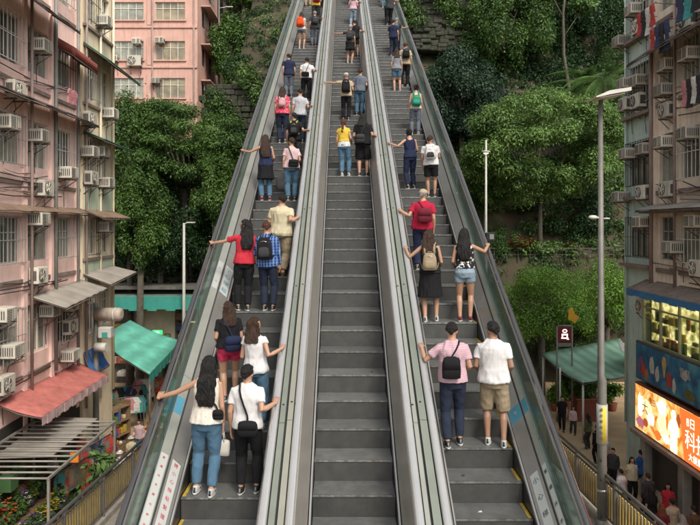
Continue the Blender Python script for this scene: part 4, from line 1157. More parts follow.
tree_px('dark shrub under the feathery tree beside the red flowers', 505, 226, 268, 40, 44.4, 'mid', 3200, .2, 16, ncl=14, cat='shrub', name='shrub', trunk_r=.07, zbase=7.8)
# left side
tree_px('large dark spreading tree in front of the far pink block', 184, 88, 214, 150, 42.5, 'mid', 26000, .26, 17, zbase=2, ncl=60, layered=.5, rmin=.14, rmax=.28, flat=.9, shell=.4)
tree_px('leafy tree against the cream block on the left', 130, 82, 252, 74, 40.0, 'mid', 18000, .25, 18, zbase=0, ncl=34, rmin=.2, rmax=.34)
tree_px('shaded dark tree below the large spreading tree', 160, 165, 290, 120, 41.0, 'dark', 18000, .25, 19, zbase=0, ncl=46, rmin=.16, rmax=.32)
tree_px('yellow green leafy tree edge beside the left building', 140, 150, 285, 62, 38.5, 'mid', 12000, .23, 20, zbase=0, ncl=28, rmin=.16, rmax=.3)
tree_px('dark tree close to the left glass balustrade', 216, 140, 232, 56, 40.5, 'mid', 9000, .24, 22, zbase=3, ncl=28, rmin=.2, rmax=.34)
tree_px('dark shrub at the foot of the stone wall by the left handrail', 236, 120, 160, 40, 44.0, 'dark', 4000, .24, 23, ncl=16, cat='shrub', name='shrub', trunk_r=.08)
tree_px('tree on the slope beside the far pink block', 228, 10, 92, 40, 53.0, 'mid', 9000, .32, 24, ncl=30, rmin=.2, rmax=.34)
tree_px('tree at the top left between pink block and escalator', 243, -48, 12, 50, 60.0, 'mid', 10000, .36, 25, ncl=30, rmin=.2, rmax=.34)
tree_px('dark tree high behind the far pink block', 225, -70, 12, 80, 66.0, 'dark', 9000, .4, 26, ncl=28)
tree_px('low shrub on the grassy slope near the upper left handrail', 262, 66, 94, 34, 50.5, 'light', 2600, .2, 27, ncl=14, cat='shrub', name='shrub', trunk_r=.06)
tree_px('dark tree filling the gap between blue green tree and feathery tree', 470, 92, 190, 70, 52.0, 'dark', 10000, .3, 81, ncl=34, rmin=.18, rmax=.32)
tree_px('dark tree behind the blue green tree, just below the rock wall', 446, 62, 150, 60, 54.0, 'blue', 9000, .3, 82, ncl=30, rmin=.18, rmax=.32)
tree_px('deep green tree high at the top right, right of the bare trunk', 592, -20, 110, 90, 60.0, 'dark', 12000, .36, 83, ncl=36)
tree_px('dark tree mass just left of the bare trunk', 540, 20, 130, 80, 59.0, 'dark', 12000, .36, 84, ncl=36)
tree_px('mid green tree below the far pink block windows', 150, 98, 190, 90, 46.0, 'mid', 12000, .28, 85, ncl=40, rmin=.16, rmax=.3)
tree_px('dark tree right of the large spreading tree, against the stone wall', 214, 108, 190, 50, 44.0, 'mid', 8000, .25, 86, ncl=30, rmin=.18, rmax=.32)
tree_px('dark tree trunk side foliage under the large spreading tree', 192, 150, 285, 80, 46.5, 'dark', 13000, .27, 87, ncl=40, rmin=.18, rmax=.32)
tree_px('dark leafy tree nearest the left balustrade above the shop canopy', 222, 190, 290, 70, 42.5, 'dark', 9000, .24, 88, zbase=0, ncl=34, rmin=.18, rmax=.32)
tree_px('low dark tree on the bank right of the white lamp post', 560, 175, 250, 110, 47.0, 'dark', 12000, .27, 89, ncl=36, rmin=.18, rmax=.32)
# bare leaning trunk tree
tb = MB(); rt = empty('tree', W(572, 120, 55), label='thin bare leaning trunk rising between the dark trees at the top right', cat='tree')
tb.tube([(0, 0, -6), (-.15, 0, 2), (-.7, 0, 5.5), (-.75, 0, 9), (-.3, 0, 13.5)], [.19, .16, .14, .11, .06], 8)
for a, b_, r in (((-.72, 0, 7), (.9, .3, 9.4), .06), ((-.7, 0, 8.6), (-2.1, .2, 11.5), .06), ((-.5, 0, 10.5), (.8, 0, 12.8), .05)): tb.tube([a, b_], [r, r * .4], 6)
tb.build('trunk', m_bark, rt, fixn=False)
link('crown', leaf_mesh('crown', [(-.3, 0, 13.6, 2.2, 2, 1.2), (-2.2, .2, 11.9, 1.5, 1.2, .8), (1, .2, 9.9, 1.1, 1, .6), (1, 0, 13, 1.4, 1.2, .7)], 4500, .34, LEAF['mid'], 71), rt)
# fan palm
def palm(label, base, h, nf, L, seed):
    g = random.Random(seed); root = empty('palm_tree', base, label=label, cat='palm')
    t = MB(); t.tube([(0, 0, -.5), (.1, 0, h * .5), (0, 0, h)], [.2, .15, .14], 9); t.build('trunk', m_barkl, root, fixn=False)
    vs = []; fs = []
    fb = MB()
    for i in range(nf):
        az = i * 2.399 + g.uniform(-.2, .2); el = g.uniform(-.5, 1.1); ll = L * g.uniform(.75, 1.1)
        dirv = Vector((math.cos(az) * math.cos(el), math.sin(az) * math.cos(el), math.sin(el)))
        p = Vector((0, 0, h)); pts = [p.copy()]; dv = dirv.copy()
        for k in range(9):
            dv = (dv + Vector((0, 0, -.115))).normalized(); p = p + dv * ll / 9; pts.append(p.copy())
        fb.tube(pts, [.03] * 5 + [.015] * 5, 4, caps=False)
        for k in range(2, 40):
            u = k / 40 * 9; j = min(8, int(u)); q = pts[j].lerp(pts[j + 1], u - j); tdir = (pts[j + 1] - pts[j]).normalized()
            sd_ = tdir.cross(Vector((0, 0, 1))).normalized()
            for sg in (-1, 1):
                ln = ll * .30 * math.sin(math.pi * (k / 40) ** .7) * g.uniform(.85, 1.1)
                e = q + (sd_ * sg * .8 + tdir * .55 + Vector((0, 0, -.35))).normalized() * ln
                fb.raw([q - tdir * .03, q + tdir * .03, e], [(0, 1, 2)])
    fb.build('fronds', LEAF['mid'], root, fixn=False)
palm('fan palm with drooping fronds at the top right behind the lamp head', W(604, 112, 47.2), 2.4, 24, 4.0, 4)
palm('smaller dark palm half hidden left of the fan palm', W(584, 110, 48.5), 2.0, 18, 3.2, 6)

# grass and ground cover on the slopes
def cover(label_name, pts, n, size, leaf, seed):
    g = np.random.default_rng(seed); cl = []
    r_ = random.Random(seed)
    for i in range(n // 90):
        x0, x1, y0, y1 = pts[r_.randrange(len(pts))]
        x, y = r_.uniform(x0, x1), r_.uniform(y0, y1)
        cl.append((x, y, terrain_z(x, y) + .2, r_.uniform(.4, .9), r_.uniform(.4, .9), r_.uniform(.2, .5)))
    o = link('ground_cover', leaf_mesh('ground_cover', cl, n, size, LEAF[leaf], seed, flat=.3)); o['kind'] = 'stuff'
cover('', [(-10, -3.2, 46.8, 64)], 9000, .24, 'dark', 31)
link('ground_cover', leaf_mesh('ground_cover', [(-3.4 - .35 * k, 45.25, 20.6 - (k * 7 % 5) * .9, .8, .35, 1.0) for k in range(0, 18, 2)], 5000, .2, LEAF['mid'], 91))['kind'] = 'stuff'
link('ground_cover', leaf_mesh('ground_cover', [(3.8 + .9 * k, 57.2, 32.2 - (k * 5 % 4) * 1.3, 1.2, .5, 1.1) for k in range(9)], 6000, .24, LEAF['mid'], 92))['kind'] = 'stuff'
cover('', [(-12, -3.2, 48, 60)], 5000, .2, 'olive', 32)
cover('', [(3.6, 20, 44, 47.5), (3.6, 20, 42, 44)], 9000, .24, 'mid', 33)
cover('', [(4, 24, 49, 66)], 46000, .30, 'dark', 34)
cover('', [(3.6, 22, 41.6, 43.9)], 16000, .24, 'dark', 39)
cover('', [(4, 24, 45, 50)], 14000, .26, 'mid', 38)
cover('', [(-16, -3.0, 42, 46), (-22, -9, 44, 58)], 40000, .28, 'dark', 35)
cover('', [(-40, -16, 44, 70), (22, 50, 42, 70)], 24000, .5, 'dark', 36)

# red flowers on the terrace, flower beds on the left slope
m_pet = {n: mat('petal_' + n, tuple(q * .6 for q in c), rough=.6, var=.3, scale=20) for n, c in (('red', (.55, .03, .02)), ('orange', (.6, .17, .02)), ('yellow', (.62, .42, .03)), ('white', (.62, .60, .55)), ('pink', (.55, .10, .22)), ('violet', (.14, .06, .26)))}
def flowers(label, loc, r, cols, seed, leaf='mid', h=.5, cat='flowers', name='flower_bush', group=None, n=60, ps=.07):
    root = empty(name, loc, label=label, cat=cat, group=group); g = random.Random(seed)
    cl = [(g.uniform(-r, r) * .6, g.uniform(-r, r) * .6, h * g.uniform(.5, .9), r * .5, r * .5, h * .4) for _ in range(6)]
    link('foliage', leaf_mesh('foliage', cl, 500, .12 if r < .5 else .2, LEAF[leaf], seed), root)
    b = MB()
    for i in range(n):
        a = g.uniform(0, 6.28); q = r * math.sqrt(g.random()) * .95
        c = (math.cos(a) * q, math.sin(a) * q, h * g.uniform(.6, 1.15) * (1.1 - .4 * (q / r) ** 2)); s = ps * g.uniform(.6, 1.3)
        mi = g.randrange(len(cols))
        for k in range(5):
            t = k * 1.2566 + a; u = Vector((math.cos(t), math.sin(t), .5)).normalized(); w = Vector((-math.sin(t), math.cos(t), 0))
            cc = Vector(c)
            b.raw([cc, cc + u * s * .7 + w * s * .45, cc + u * s * 1.2, cc + u * s * .7 - w * s * .45], [(0, 1, 2, 3)], mi)
    b.build('blossoms', [m_pet[c] for c in cols], root, fixn=False)
    return root
flowers('red flowers by the terrace railing under the feathery tree', W(519, 254, 43.9) , .85, ['red'], 41, h=.9, n=110, ps=.12)
flowers('smaller patch of red flowers right of the first on the terrace', W(531, 253, 43.9), .6, ['red', 'orange'], 42, h=.8, n=60, ps=.12)
flowers('orange red flowers further right along the terrace railing', W(572, 255, 44.0), .5, ['orange', 'red'], 43, h=.7, n=36, ps=.10)
flowers('yellow and white flowers on the slope beside the upper left handrail', W(222, 152, 41.5), 1.0, ['yellow', 'white', 'red'], 44, h=.6, n=40, ps=.10)
flowers('red and pink flowers close to the left handrail on the slope', W(240, 153, 41.2), .8, ['red', 'pink'], 45, h=.6, n=40, ps=.10)
# terrace railing
rr_ = empty('terrace_railing', W(545, 262, 43.6), label='low dark railing in front of the red flowers on the terrace', cat='railing')
b = MB()
for i in range(15): b.box((-5 + i * .8, 0, .45), (.05, .05, .9))
b.box((.6, 0, .92), (11.4, .06, .06)); b.box((.6, 0, .5), (11.4, .04, .04)); b.build('rails', m_dkframe, rr_)
# creepers on the bank that carries the escalators
_g = random.Random(12)
for sg, sd_ in ((1, 201), (-1, 202)):
    cl = []
    for i in range(110):
        y = _g.uniform(25.5, 44); zt = terrain_z(.1, y)
        cl.append((.1 + sg * _g.uniform(3.55, 3.85), y, _g.uniform(0, max(.3, zt)), .3, _g.uniform(.5, 1.0), _g.uniform(.4, .9)))
    link('ground_cover', leaf_mesh('ground_cover', cl, 13000, .22, LEAF['dark'], sd_))['kind'] = 'stuff'
# ------------------------------------------------------------------ street furniture
m_post = mat('lamp_grey', (.17, .165, .15), rough=.6, metal=.2, var=.25, scale=5, streak=.4, big=.3)
m_postw = mat('lamp_white', (.48, .48, .44), rough=.5, var=.15)
m_lampglass = mat('lamp_lens', (.55, .53, .47), rough=.3, var=.1)
def dpx(px, py, d): return W(px, py, d)
# tall lamp on the right ramp
d = 13.6; p = W(602, 525, d)
rt = empty('street_lamp', (p.x, d, 3.55), label='tall grey street lamp with flat twin head standing before the right railing', cat='street lamp')
zt = W(600, 100, d).z - 3.55
b = MB(); b.tube([(0, 0, 0), (0, 0, 3.2), (-.02, 0, 3.3), (-.03, 0, zt)], [.100, .092, .072, .046], 14); b.build('pole', m_post, rt, fixn=False)
b = MB(); b.box((0, 0, .02), (.42, .42, .04), bev=.01); b.tube([(0, 0, .04), (0, 0, .3)], [.15, .115], 14); b.build('base', m_post, rt)
b = MB(); b.tube([(-.03, 0, zt - .02), (.02, -.05, zt + .05), (.12, -.1, zt + .07)], .03, 8); b.build('arm', m_post, rt, fixn=False)
b = MB()
b.prism([(-.30, -.07), (-.02, .05), (.42, .12), (.42, .05), (-.02, -.03), (-.28, -.09)], 'y', -.45, .12)
o = b.build('lamp_head', m_postw, rt, (0, 0, zt + .06))
b = MB(); b.prism([(-.2, -.065), (.3, .02), (.3, .008), (-.2, -.078)], 'y', -.40, .06); b.build('lens', m_lampglass, o, (0, 0, -.012))
z2 = W(0, 218, d).z - 3.55
b = MB(); b.tube([(-.04, 0, z2), (-.12, -.02, z2 + .01)], .022, 7); b.ball((-.2, -.03, z2 + .015), (.10, .07, .045)); b.tube([(.02, 0, z2 - .01), (.16, 0, z2 - .01)], .018, 6); b.build('small_lamp', m_postw, rt, fixn=False)
za, zb = W(0, 443, d).z - 3.55, W(0, 404, d).z - 3.55
b = MB(); b.tube([(0, 0, za), (0, 0, zb)], .112, 16); b.build('notice_band', m_sticker, rt, fixn=False)
b = MB()
import itertools
for k in range(5):
    a = R(-112 + k * 11); 
    b.tube([(math.cos(a) * .104, math.sin(a) * .104, za + .03), (math.cos(a) * .104, math.sin(a) * .104, zb - .03)], .013, 5)
b.build('yellow_notice', mat('notice_yellow', (.62, .48, .03), rough=.5, var=.1), rt, fixn=False)
for k, ch in enumerate('請勿張貼街招'):
    M = Matrix.Translation((-.062, -.108, zb - .10 - k * .12)) @ Matrix.Rotation(R(90), 4, 'X') @ Matrix.Rotation(0, 4, 'Z')
    lettering('lettering', ch, .075, M, m_ink, rt, .002)
b = MB()
for zz in (W(0, 459, d).z, W(0, 478, d).z, W(0, 515, d).z): b.tube([(-.055, -.09, zz - 3.55 - .02), (-.055, -.09, zz - 3.55 + .03)], .022, 8)
b.build('cable_hole', m_dark, rt, fixn=False)
b = MB(); zz = W(0, 491, d).z - 3.55; b.tube([(0, 0, zz), (0, 0, zz + .05)], .108, 14); b.build('clamp', m_chrome, rt, fixn=False)

# slender white post right of the escalators
d = 36.0; p = W(486, 262, d); zt = W(486, 140, d).z
zg = terrain_z(p.x, d)
rt = empty('street_lamp', (p.x, d, zg), label='slender white lamp post with a small round lamp beside the right handrail', cat='street lamp')
b = MB(); b.tube([(0, 0, 0), (0, 0, zt - zg)], [.10, .05], 10); b.build('pole', m_postw, rt, fixn=False)
zl = W(0, 153, d).z - zg
b = MB(); b.tube([(0, 0, zl), (0, 0, zl + .05), (0, 0, zl + .10), (0, 0, zl + .14)], [.16, .26, .22, .06], 14); b.build('lamp_shade', m_postw, rt, fixn=False)
b = MB(); b.tube([(0, 0, zl - .05), (0, 0, zl - .005)], [.10, .15], 12); b.build('bulb', mat_emit('lamp_warm', (1, .86, .55), 1.6), rt, fixn=False)
b = MB(); zz = W(0, 237, d).z - zg; b.box((.2, -.1, zz), (.5, .3, .5), bev=.03); b.build('control_box', mat('box_black', (.03, .03, .032), rough=.5, var=.2), rt)
b = MB(); b.box((.26, -.26, zz + .02), (.24, .02, .28)); b.build('label_plate', m_sticker, rt)
# left lamp posts
d = 38.0; p = W(184, 400, d); zt = W(184, 223, d).z
rt = empty('street_lamp', (p.x, d, 0), label='thin white street lamp in front of the dull green shop canopy on the left', cat='street lamp')
b = MB(); b.tube([(0, 0, 0), (0, 0, zt)], [.12, .07], 10); b.build('pole', m_postw, rt, fixn=False)
b = MB(); b.tube([(0, 0, zt - .06), (.15, 0, zt), (.3, 0, zt)], .04, 8); b.box((.42, -.05, zt + .02), (.5, .24, .09), bev=.03); b.build('lamp_head', m_postw, rt)
d = 25.2; p = W(96, 460, d); zt = W(96, 303, d).z
rt = empty('street_lamp', (p.x, d, 0), label='grey lamp post with a white cylinder lantern at the edge of the cream block', cat='street lamp')
b = MB(); b.tube([(0, 0, 0), (0, 0, zt)], [.13, .09], 12); b.build('pole', m_post, rt, fixn=False)
zl = W(0, 314, d).z
b = MB(); b.tube([(.05, -.1, zl), (1.0, -.25, zl + .02), (1.06, -.26, zl + .02), (1.10, -.265, zl + .02)], [.26, .26, .23, .14], 16); b.tube([(.80, -.22, zl + .012), (.86, -.23, zl + .014)], .268, 16, 1); b.build('lantern', [mat('lantern_beige', (.40, .34, .28), rough=.6, var=.2, streak=.3), m_postw], rt)
b = MB(); b.box((.48, -.2, zl - .66), (.5, .5, .42), bev=.03); b.tube([(.1, 0, zl - .72), (.4, 0, zl - .72)], .05, 6); b.build('equipment_box', m_postw, rt)
b = MB(); b.tube([(.1, -.3, zl - 1.22), (.55, -.35, zl - 1.22)], .17, 14); b.build('lower_lamp', m_postw, rt)
b = MB(); b.box((.5, -.456, zl - .74), (.22, .012, .2), bev=.005); b.build('mark_plate', m_turq2, rt)

d = 54; p = W(219, 70, d); zg = terrain_z(p.x, d)
rt = empty('street_lamp', (p.x, d, zg), label='thin lamp post on the slope right of the far pink block', cat='street lamp')
zt = W(0, -8, d).z
b = MB(); b.tube([(0, 0, -.3), (0, 0, zt - zg)], [.10, .06], 8); b.build('pole', m_post, rt, fixn=False)
b = MB(); zl = W(0, 7, d).z - zg; b.tube([(0, 0, zl - .1), (.6, 0, zl)], .03, 6); b.box((.85, 0, zl), (.6, .2, .08), bev=.02); b.build('lamp_head', m_postw, rt)

# red symbol sign
d = 33.0; p = W(564.5, 345, d)
rt = empty('symbol_sign', (p.x, d, 0), label='dark panel with a white symbol on red held by two grey posts', cat='sign')
w = 15 / F * d; x0 = -w / 2; zt = W(0, 326, d).z; zb = W(0, 342, d).z
b = MB()
for s in (-1, 1): b.tube([(s * w / 2, 0, 0), (s * w / 2, 0, zt)], .045, 8)
b.tube([(-w / 2, 0, zt), (w / 2, 0, zt)], .045, 8); b.build('posts', m_post, rt)
b = MB(); b.box((0, 0, (zt + zb) / 2 - .02), (w - .09, .08, zt - zb - .08), bev=.01); b.build('panel', mat('sign_red', (.16, .010, .02), rough=.4, var=.2), rt)
zc = (zt + zb) / 2 - .0
sy = []
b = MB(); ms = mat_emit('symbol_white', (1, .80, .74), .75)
# the mark: a rounded head over a square body with feet
def ring(cx, cz, rx, rz, t, n=18):
    for k in range(n):
        a0, a1 = 2 * math.pi * k / n, 2 * math.pi * (k + 1) / n
        b.raw([(cx + math.cos(a0) * rx, -.047, cz + math.sin(a0) * rz), (cx + math.cos(a1) * rx, -.047, cz + math.sin(a1) * rz), (cx + math.cos(a1) * (rx - t), -.047, cz + math.sin(a1) * (rz - t)), (cx + math.cos(a0) * (rx - t), -.047, cz + math.sin(a0) * (rz - t))], [(0, 1, 2, 3)])
ring(0, zc + .16, .13, .10, .055)
b.box((0, -.046, zc - .02), (.30, .006, .09)); b.box((-.12, -.046, zc - .10), (.07, .006, .2)); b.box((.12, -.046, zc - .10), (.07, .006, .2)); b.box((0, -.046, zc - .20), (.36, .006, .07))
b.box((.16, -.046, zc - .26), (.12, .006, .04)); b.build('symbol', ms, rt, fixn=False)
b = MB(); b.box((0, 0, zb - .14), (w - .09, .06, .2), bev=.01); b.build('lower_plate', m_post, rt)
b = MB(); c = W(572, 318, 33.0)
b.prism([(-.18, .42), (.02, .55), (.15, .2), (.36, .05), (.14, -.28), (-.05, -.12), (-.2, -.1)], 'y', -.03, .03)
o = b.build('yellow_flag', mat('flag_yellow', (.60, .33, .02), rough=.7, var=.3), None, tuple(c)); tag(o, 'orange yellow pennant above the red symbol sign', 'flag')
# small signs on the left
def board(name, label, px, py, wpx, hpx, d, m, body=None, ink=None, post=None, cat='sign', edge=None):
    c = W(px, py, d); w, h = wpx / F * d, hpx / F * d
    rt = empty(name, (c.x, d, c.z - h / 2), label=label, cat=cat)
    b = MB(); b.box((0, 0, h / 2), (w, .05, h), bev=.01); b.build('panel', m, rt)
    if edge:
        b = MB()
        for s in (-1, 1): b.box((s * (w / 2 - .03), -.03, h / 2), (.045, .02, h - .02)); b.box((0, -.029, h / 2 + s * (h / 2 - .03)), (w - .1, .02, .045))
        b.build('border', edge, rt)
    if body: lettering('lettering', body, h * .8, Matrix.Translation((0, -.032, h / 2)) @ Matrix.Rotation(R(90), 4, 'X'), ink, rt, .003)
    if post:
        b = MB(); b.tube([(0, .05, 0), (0, .05, -(c.z - h / 2))], .035, 8); b.build('post', m_post, rt)
    return rt
board('notice_sign', 'blue square sign with a white character on the lamp post beside the metal frame', 101.5, 441.5, 9, 11, 26.6, mat('sign_blue', (.02, .07, .26), rough=.4, var=.1), '回', m_sticker, True, edge=m_sticker)
board('price_sign', 'small orange price board hanging at the corner of the metal frame', 74.5, 457, 8.5, 11, 18.4, mat('sign_orange', (.70, .22, .02), rough=.5, var=.1), '8', mat('ink_orange', (.62, .42, .05), rough=.6, var=0))
board('light_sign', 'green lit shop sign at the back left below the shop wall', 157.5, 334, 9.5, 7.5, 37.9, mat_emit('lit_green', (.03, .8, .14), .9), '手', mat_emit('lit_green_pale', (.5, 1, .6), 1.2))

# back left shop row
rt = empty('market_shops', (-10.5, 41.4, 0), label='row of market shops with pale wall and shelves under the dull green canopy', cat='shop')
def mb_box(parent, name, m, x0, x1, y0, y1, z0, z1):
    b = MB(); b.box(((x0 + x1) / 2 + 10.5, (y0 + y1) / 2 - 41.4, (z0 + z1) / 2), (x1 - x0, y1 - y0, z1 - z0), bev=.01); return b.build(name, m, parent)
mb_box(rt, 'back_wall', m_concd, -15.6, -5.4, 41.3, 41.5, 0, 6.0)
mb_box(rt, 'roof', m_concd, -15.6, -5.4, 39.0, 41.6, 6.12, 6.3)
mb_box(rt, 'pale_wall', mat('shop_cream', (.46, .41, .31), rough=.8, var=.2, big=.3), -12.4, -10.4, 40.2, 41.29, 1.5, 5.6)
mb_box(rt, 'door_post', m_conc, -12.75, -12.55, 39.9, 40.1, 0, 5.8); mb_box(rt, 'door_post', m_conc, -9.9, -9.7, 39.9, 40.1, 0, 5.8)
mb_box(rt, 'sign_board', mat('board_brown', (.14, .05, .035), rough=.6, var=.3), -10.3, -6, 40.0, 40.12, 4.15, 4.6)
mb_box(rt, 'sign_board', mat('board_maroon', (.22, .07, .05), rough=.6, var=.3), -12.5, -7, 39.7, 39.8, 2.75, 2.95)
mb_box(rt, 'shop_light', mat_emit('lamp_shop', (1, .78, .42), 1.0), -9.6, -6.2, 40.3, 40.4, 3.95, 4.02)
g = random.Random(17); b = MB()
for i in range(110):
    x = g.choice([g.uniform(-15.3, -12.6), g.uniform(-10.3, -5.8)]); z = g.choice([.5, 1.3, 2.0, 2.9, 3.4]); h = g.uniform(.2, .5)
    b.box((x + 10.5, -.5 + g.uniform(-.2, .1), z + h / 2), (g.uniform(.2, .6), .3, h), g.randrange(7), bev=.02)
gm = goods + [mat('goods_blue', (.06, .10, .28), rough=.6, var=.3), mat('goods_white', (.5, .48, .42), rough=.6, var=.3)]
b.build('shelf_goods', gm, rt)['kind'] = 'stuff'
for k, ch in enumerate(('果', '茶', '食')):
    b = MB(); b.box((-1.45 + k * .55, -1.22, 3.1), (.42, .02, .40), bev=.01); o = b.build('notice', gm[(3, 5, 1)[k]], rt)
    lettering('lettering', ch, .3, Matrix.Translation((-1.45 + k * .55, -1.236, 3.1)) @ Matrix.Rotation(R(90), 4, 'X'), m_sticker, rt, .002)

# metal frame over the flower stall
rt = empty('metal_frame', (-8.5, 18.2, 0), label='open frame of pale metal bars over the flower stall', cat='frame')
x0, x1, y0, y1, z = -9.75, -7.2, 15.9, 20.5, 3.8
m_bar = mat('bar_pale', (.26, .25, .225), rough=.5, metal=.2, var=.25)
b = MB()
for i in range(13):
    y = y0 + (y1 - y0) * i / 12; b.tube([(x0 + 8.5, y - 18.2, z), (x1 + 8.5, y - 18.2, z + .0)], .028, 6)
b.build('cross_bars', m_bar, rt, fixn=False)['kind'] = 'stuff'
for x in (x0, x1):
    b = MB(); b.box((x + 8.5, (y0 + y1) / 2 - 18.2, z), (.06, y1 - y0 + .06, .06)); b.build('side_beam', m_bar, rt)
for x in (x0, x1):
    for y in (y0, y1):
        b = MB(); b.box((x + 8.5, y - 18.2, z / 2 - .02), (.06, .06, z - .04)); b.build('post', m_bar, rt)
b = MB()
b.slab([(x0 - .1, y1 - 2.2, z - .35), (-8.3, y1 - 2.0, z - .38), (-8.2, y1 + 1.2, z - .25), (x0 - .1, y1 + 1.2, z - .2)], .03)
o = b.build('shade_sheet', m_grey_aw); tag(o, 'grey shade sheet under the pale metal bars at the left edge', 'sheet')

# flower stall
m_crate = mat('crate_wood', (.22, .14, .075), rough=.8, var=.4, scale=6)
m_bucket = mat('bucket_dark', (.05, .05, .055), rough=.5, var=.2)
rt = empty('stall_table', (-8.6, 18.6, 0), label='tiered wooden flower stand under the metal frame', cat='stand')
for k in range(3):
    b = MB(); b.box((-.95 + k * .62, .2, 1.35 - k * .42), (.6, 4.4, .05), bev=.01); b.build('shelf', m_crate, rt)
for yy in (-1.8, 0, 2.2):
    for k in range(3):
        b = MB(); b.box((-.95 + k * .62, yy, (1.32 - k * .42) / 2), (.5, .06, 1.30 - k * .42)); b.build('leg', m_crate, rt)
fl = [('yellow and orange bouquet', ['yellow', 'orange']), ('white and pink bouquet', ['white', 'pink']), ('yellow bouquet', ['yellow']), ('red bouquet', ['red']), ('white bouquet', ['white']), ('pink bouquet', ['pink']), ('violet bouquet', ['violet', 'white']), ('orange bouquet', ['orange', 'red'])]
where = ['top', 'middle', 'lowest']
g = random.Random(3)
for k in range(3):
    for j in range(7):
        y = 16.9 + j * .6 + g.uniform(-.1, .1); x = -8.6 - .95 + k * .62 + g.uniform(-.06, .06); z = 1.38 - k * .42
        nm, cs = fl[g.randrange(8)]
        r0 = flowers('%s on the %s shelf of the stand, %s from the near end' % (nm, where[k], ['first', 'second', 'third', 'fourth', 'fifth', 'sixth', 'seventh'][j]), (x, y, z), .24, cs, 300 + k * 10 + j, h=.62, n=46, ps=.06, name='flower_bucket', cat='bouquet', group='flower buckets on the stand', leaf='mid')
        b = MB(); b.tube([(0, 0, 0), (0, 0, .28)], [.12, .16], 12); b.build('bucket', m_bucket, r0, fixn=False)
def potted(label, loc, h, r, leaf, seed, pot, cat='potted plant', group=None):
    rt = empty('potted_plant', loc, label=label, cat=cat, group=group); g = random.Random(seed)
    b = MB(); b.tube([(0, 0, 0), (0, 0, .05), (0, 0, .38), (0, 0, .42)], [.2, .22, .28, .28], 14); b.build('pot', pot, rt, fixn=False)
    cl = [(g.uniform(-r, r) * .6, g.uniform(-r, r) * .6, .45 + h * g.uniform(.3, 1), r * .5, r * .5, h * .25) for _ in range(8)]
    link('foliage', leaf_mesh('foliage', cl, 900, .22, LEAF[leaf], seed, flat=.4), rt)
    b = MB(); b.tube([(0, 0, .35), (.03, 0, .5 + h * .6)], .03, 6); b.build('stem', m_bark, rt, fixn=False)
m_terra = mat('terracotta', (.30, .10, .055), rough=.8, var=.25)
potted('tall leafy pot plant beside the orange price board', (-7.0, 18.6, 0), 2.6, .7, 'mid', 51, m_terra)
potted('pot plant by the stall corner behind the left railing', (-7.15, 17.2, 0), 2.0, .55, 'dark', 52, m_bucket)
potted('spiky pale green pot plant at the left edge under the metal frame', (-9.75, 17.5, 1.4), 1.0, .35, 'light', 53, m_bucket)
# plants under the sage canopy
for k, (px, d, h, leaf, lab) in enumerate([(556, 35, 1.0, 'light', 'potted shrub under the sage canopy nearest the red symbol sign'), (566, 35.5, 1.3, 'mid', 'taller potted shrub under the sage canopy left of the brick planter'), (574, 36, .9, 'yellow', 'yellow green potted plant beside the brick planter'), (596, 36, 1.2, 'mid', 'potted plant behind the tall street lamp under the sage canopy'), (612, 35, .9, 'light', 'potted plant at the right end under the sage canopy')]):
    p = W(px, 0, d); potted(lab, (p.x, d, 0), h, .5, leaf, 60 + k, m_terra)
p = W(585, 0, 33.5); rt = empty('brick_planter', (p.x, 33.5, 0), label='square red brick planter under the sage canopy', cat='planter')
b = MB(); b.box((0, 0, .55), (1.15, .9, 1.1), bev=.03); b.build('box', mat('brick_red', (.22, .06, .035), rough=.85, var=.4, scale=9, bump=.4), rt)
b = MB(); b.box((0, 0, 1.13), (1.25, 1.0, .08), bev=.02); b.build('rim', m_terra, rt)
link('foliage', leaf_mesh('foliage', [(0, 0, 1.5, .55, .45, .4), (.3, 0, 1.8, .3, .3, .3)], 900, .2, LEAF['mid'], 77), rt)
for px, d, lab in ((583, 29.8, 'grey pole holding the near corner of the sage canopy'), (560, 32.6, 'grey pole holding the outer edge of the sage canopy'), (640, 30.8, 'grey pole at the right corner of the sage canopy'), (543, 35.8, 'grey pole at the far left corner of the sage canopy')):
    p = W(px, 0, d); b = MB(); b.tube([(0, 0, 0), (0, 0, 2.85)], .05, 8); o = b.build('canopy_pole', m_postw, None, (p.x, d, 0)); tag(o, lab, 'pole', 'poles of the sage canopy')
for (x, y, z, lab) in ((-9.1, 30.6, 3.0, 'steel pole at the near corner of the turquoise canopy'), (-9.4, 37.2, 3.2, 'steel pole at the far corner of the turquoise canopy')):
    b = MB(); b.tube([(0, 0, 0), (0, 0, z)], .05, 8); o = b.build('canopy_pole', m_post, None, (x, y, 0)); tag(o, lab, 'pole', 'poles of the turquoise canopy')
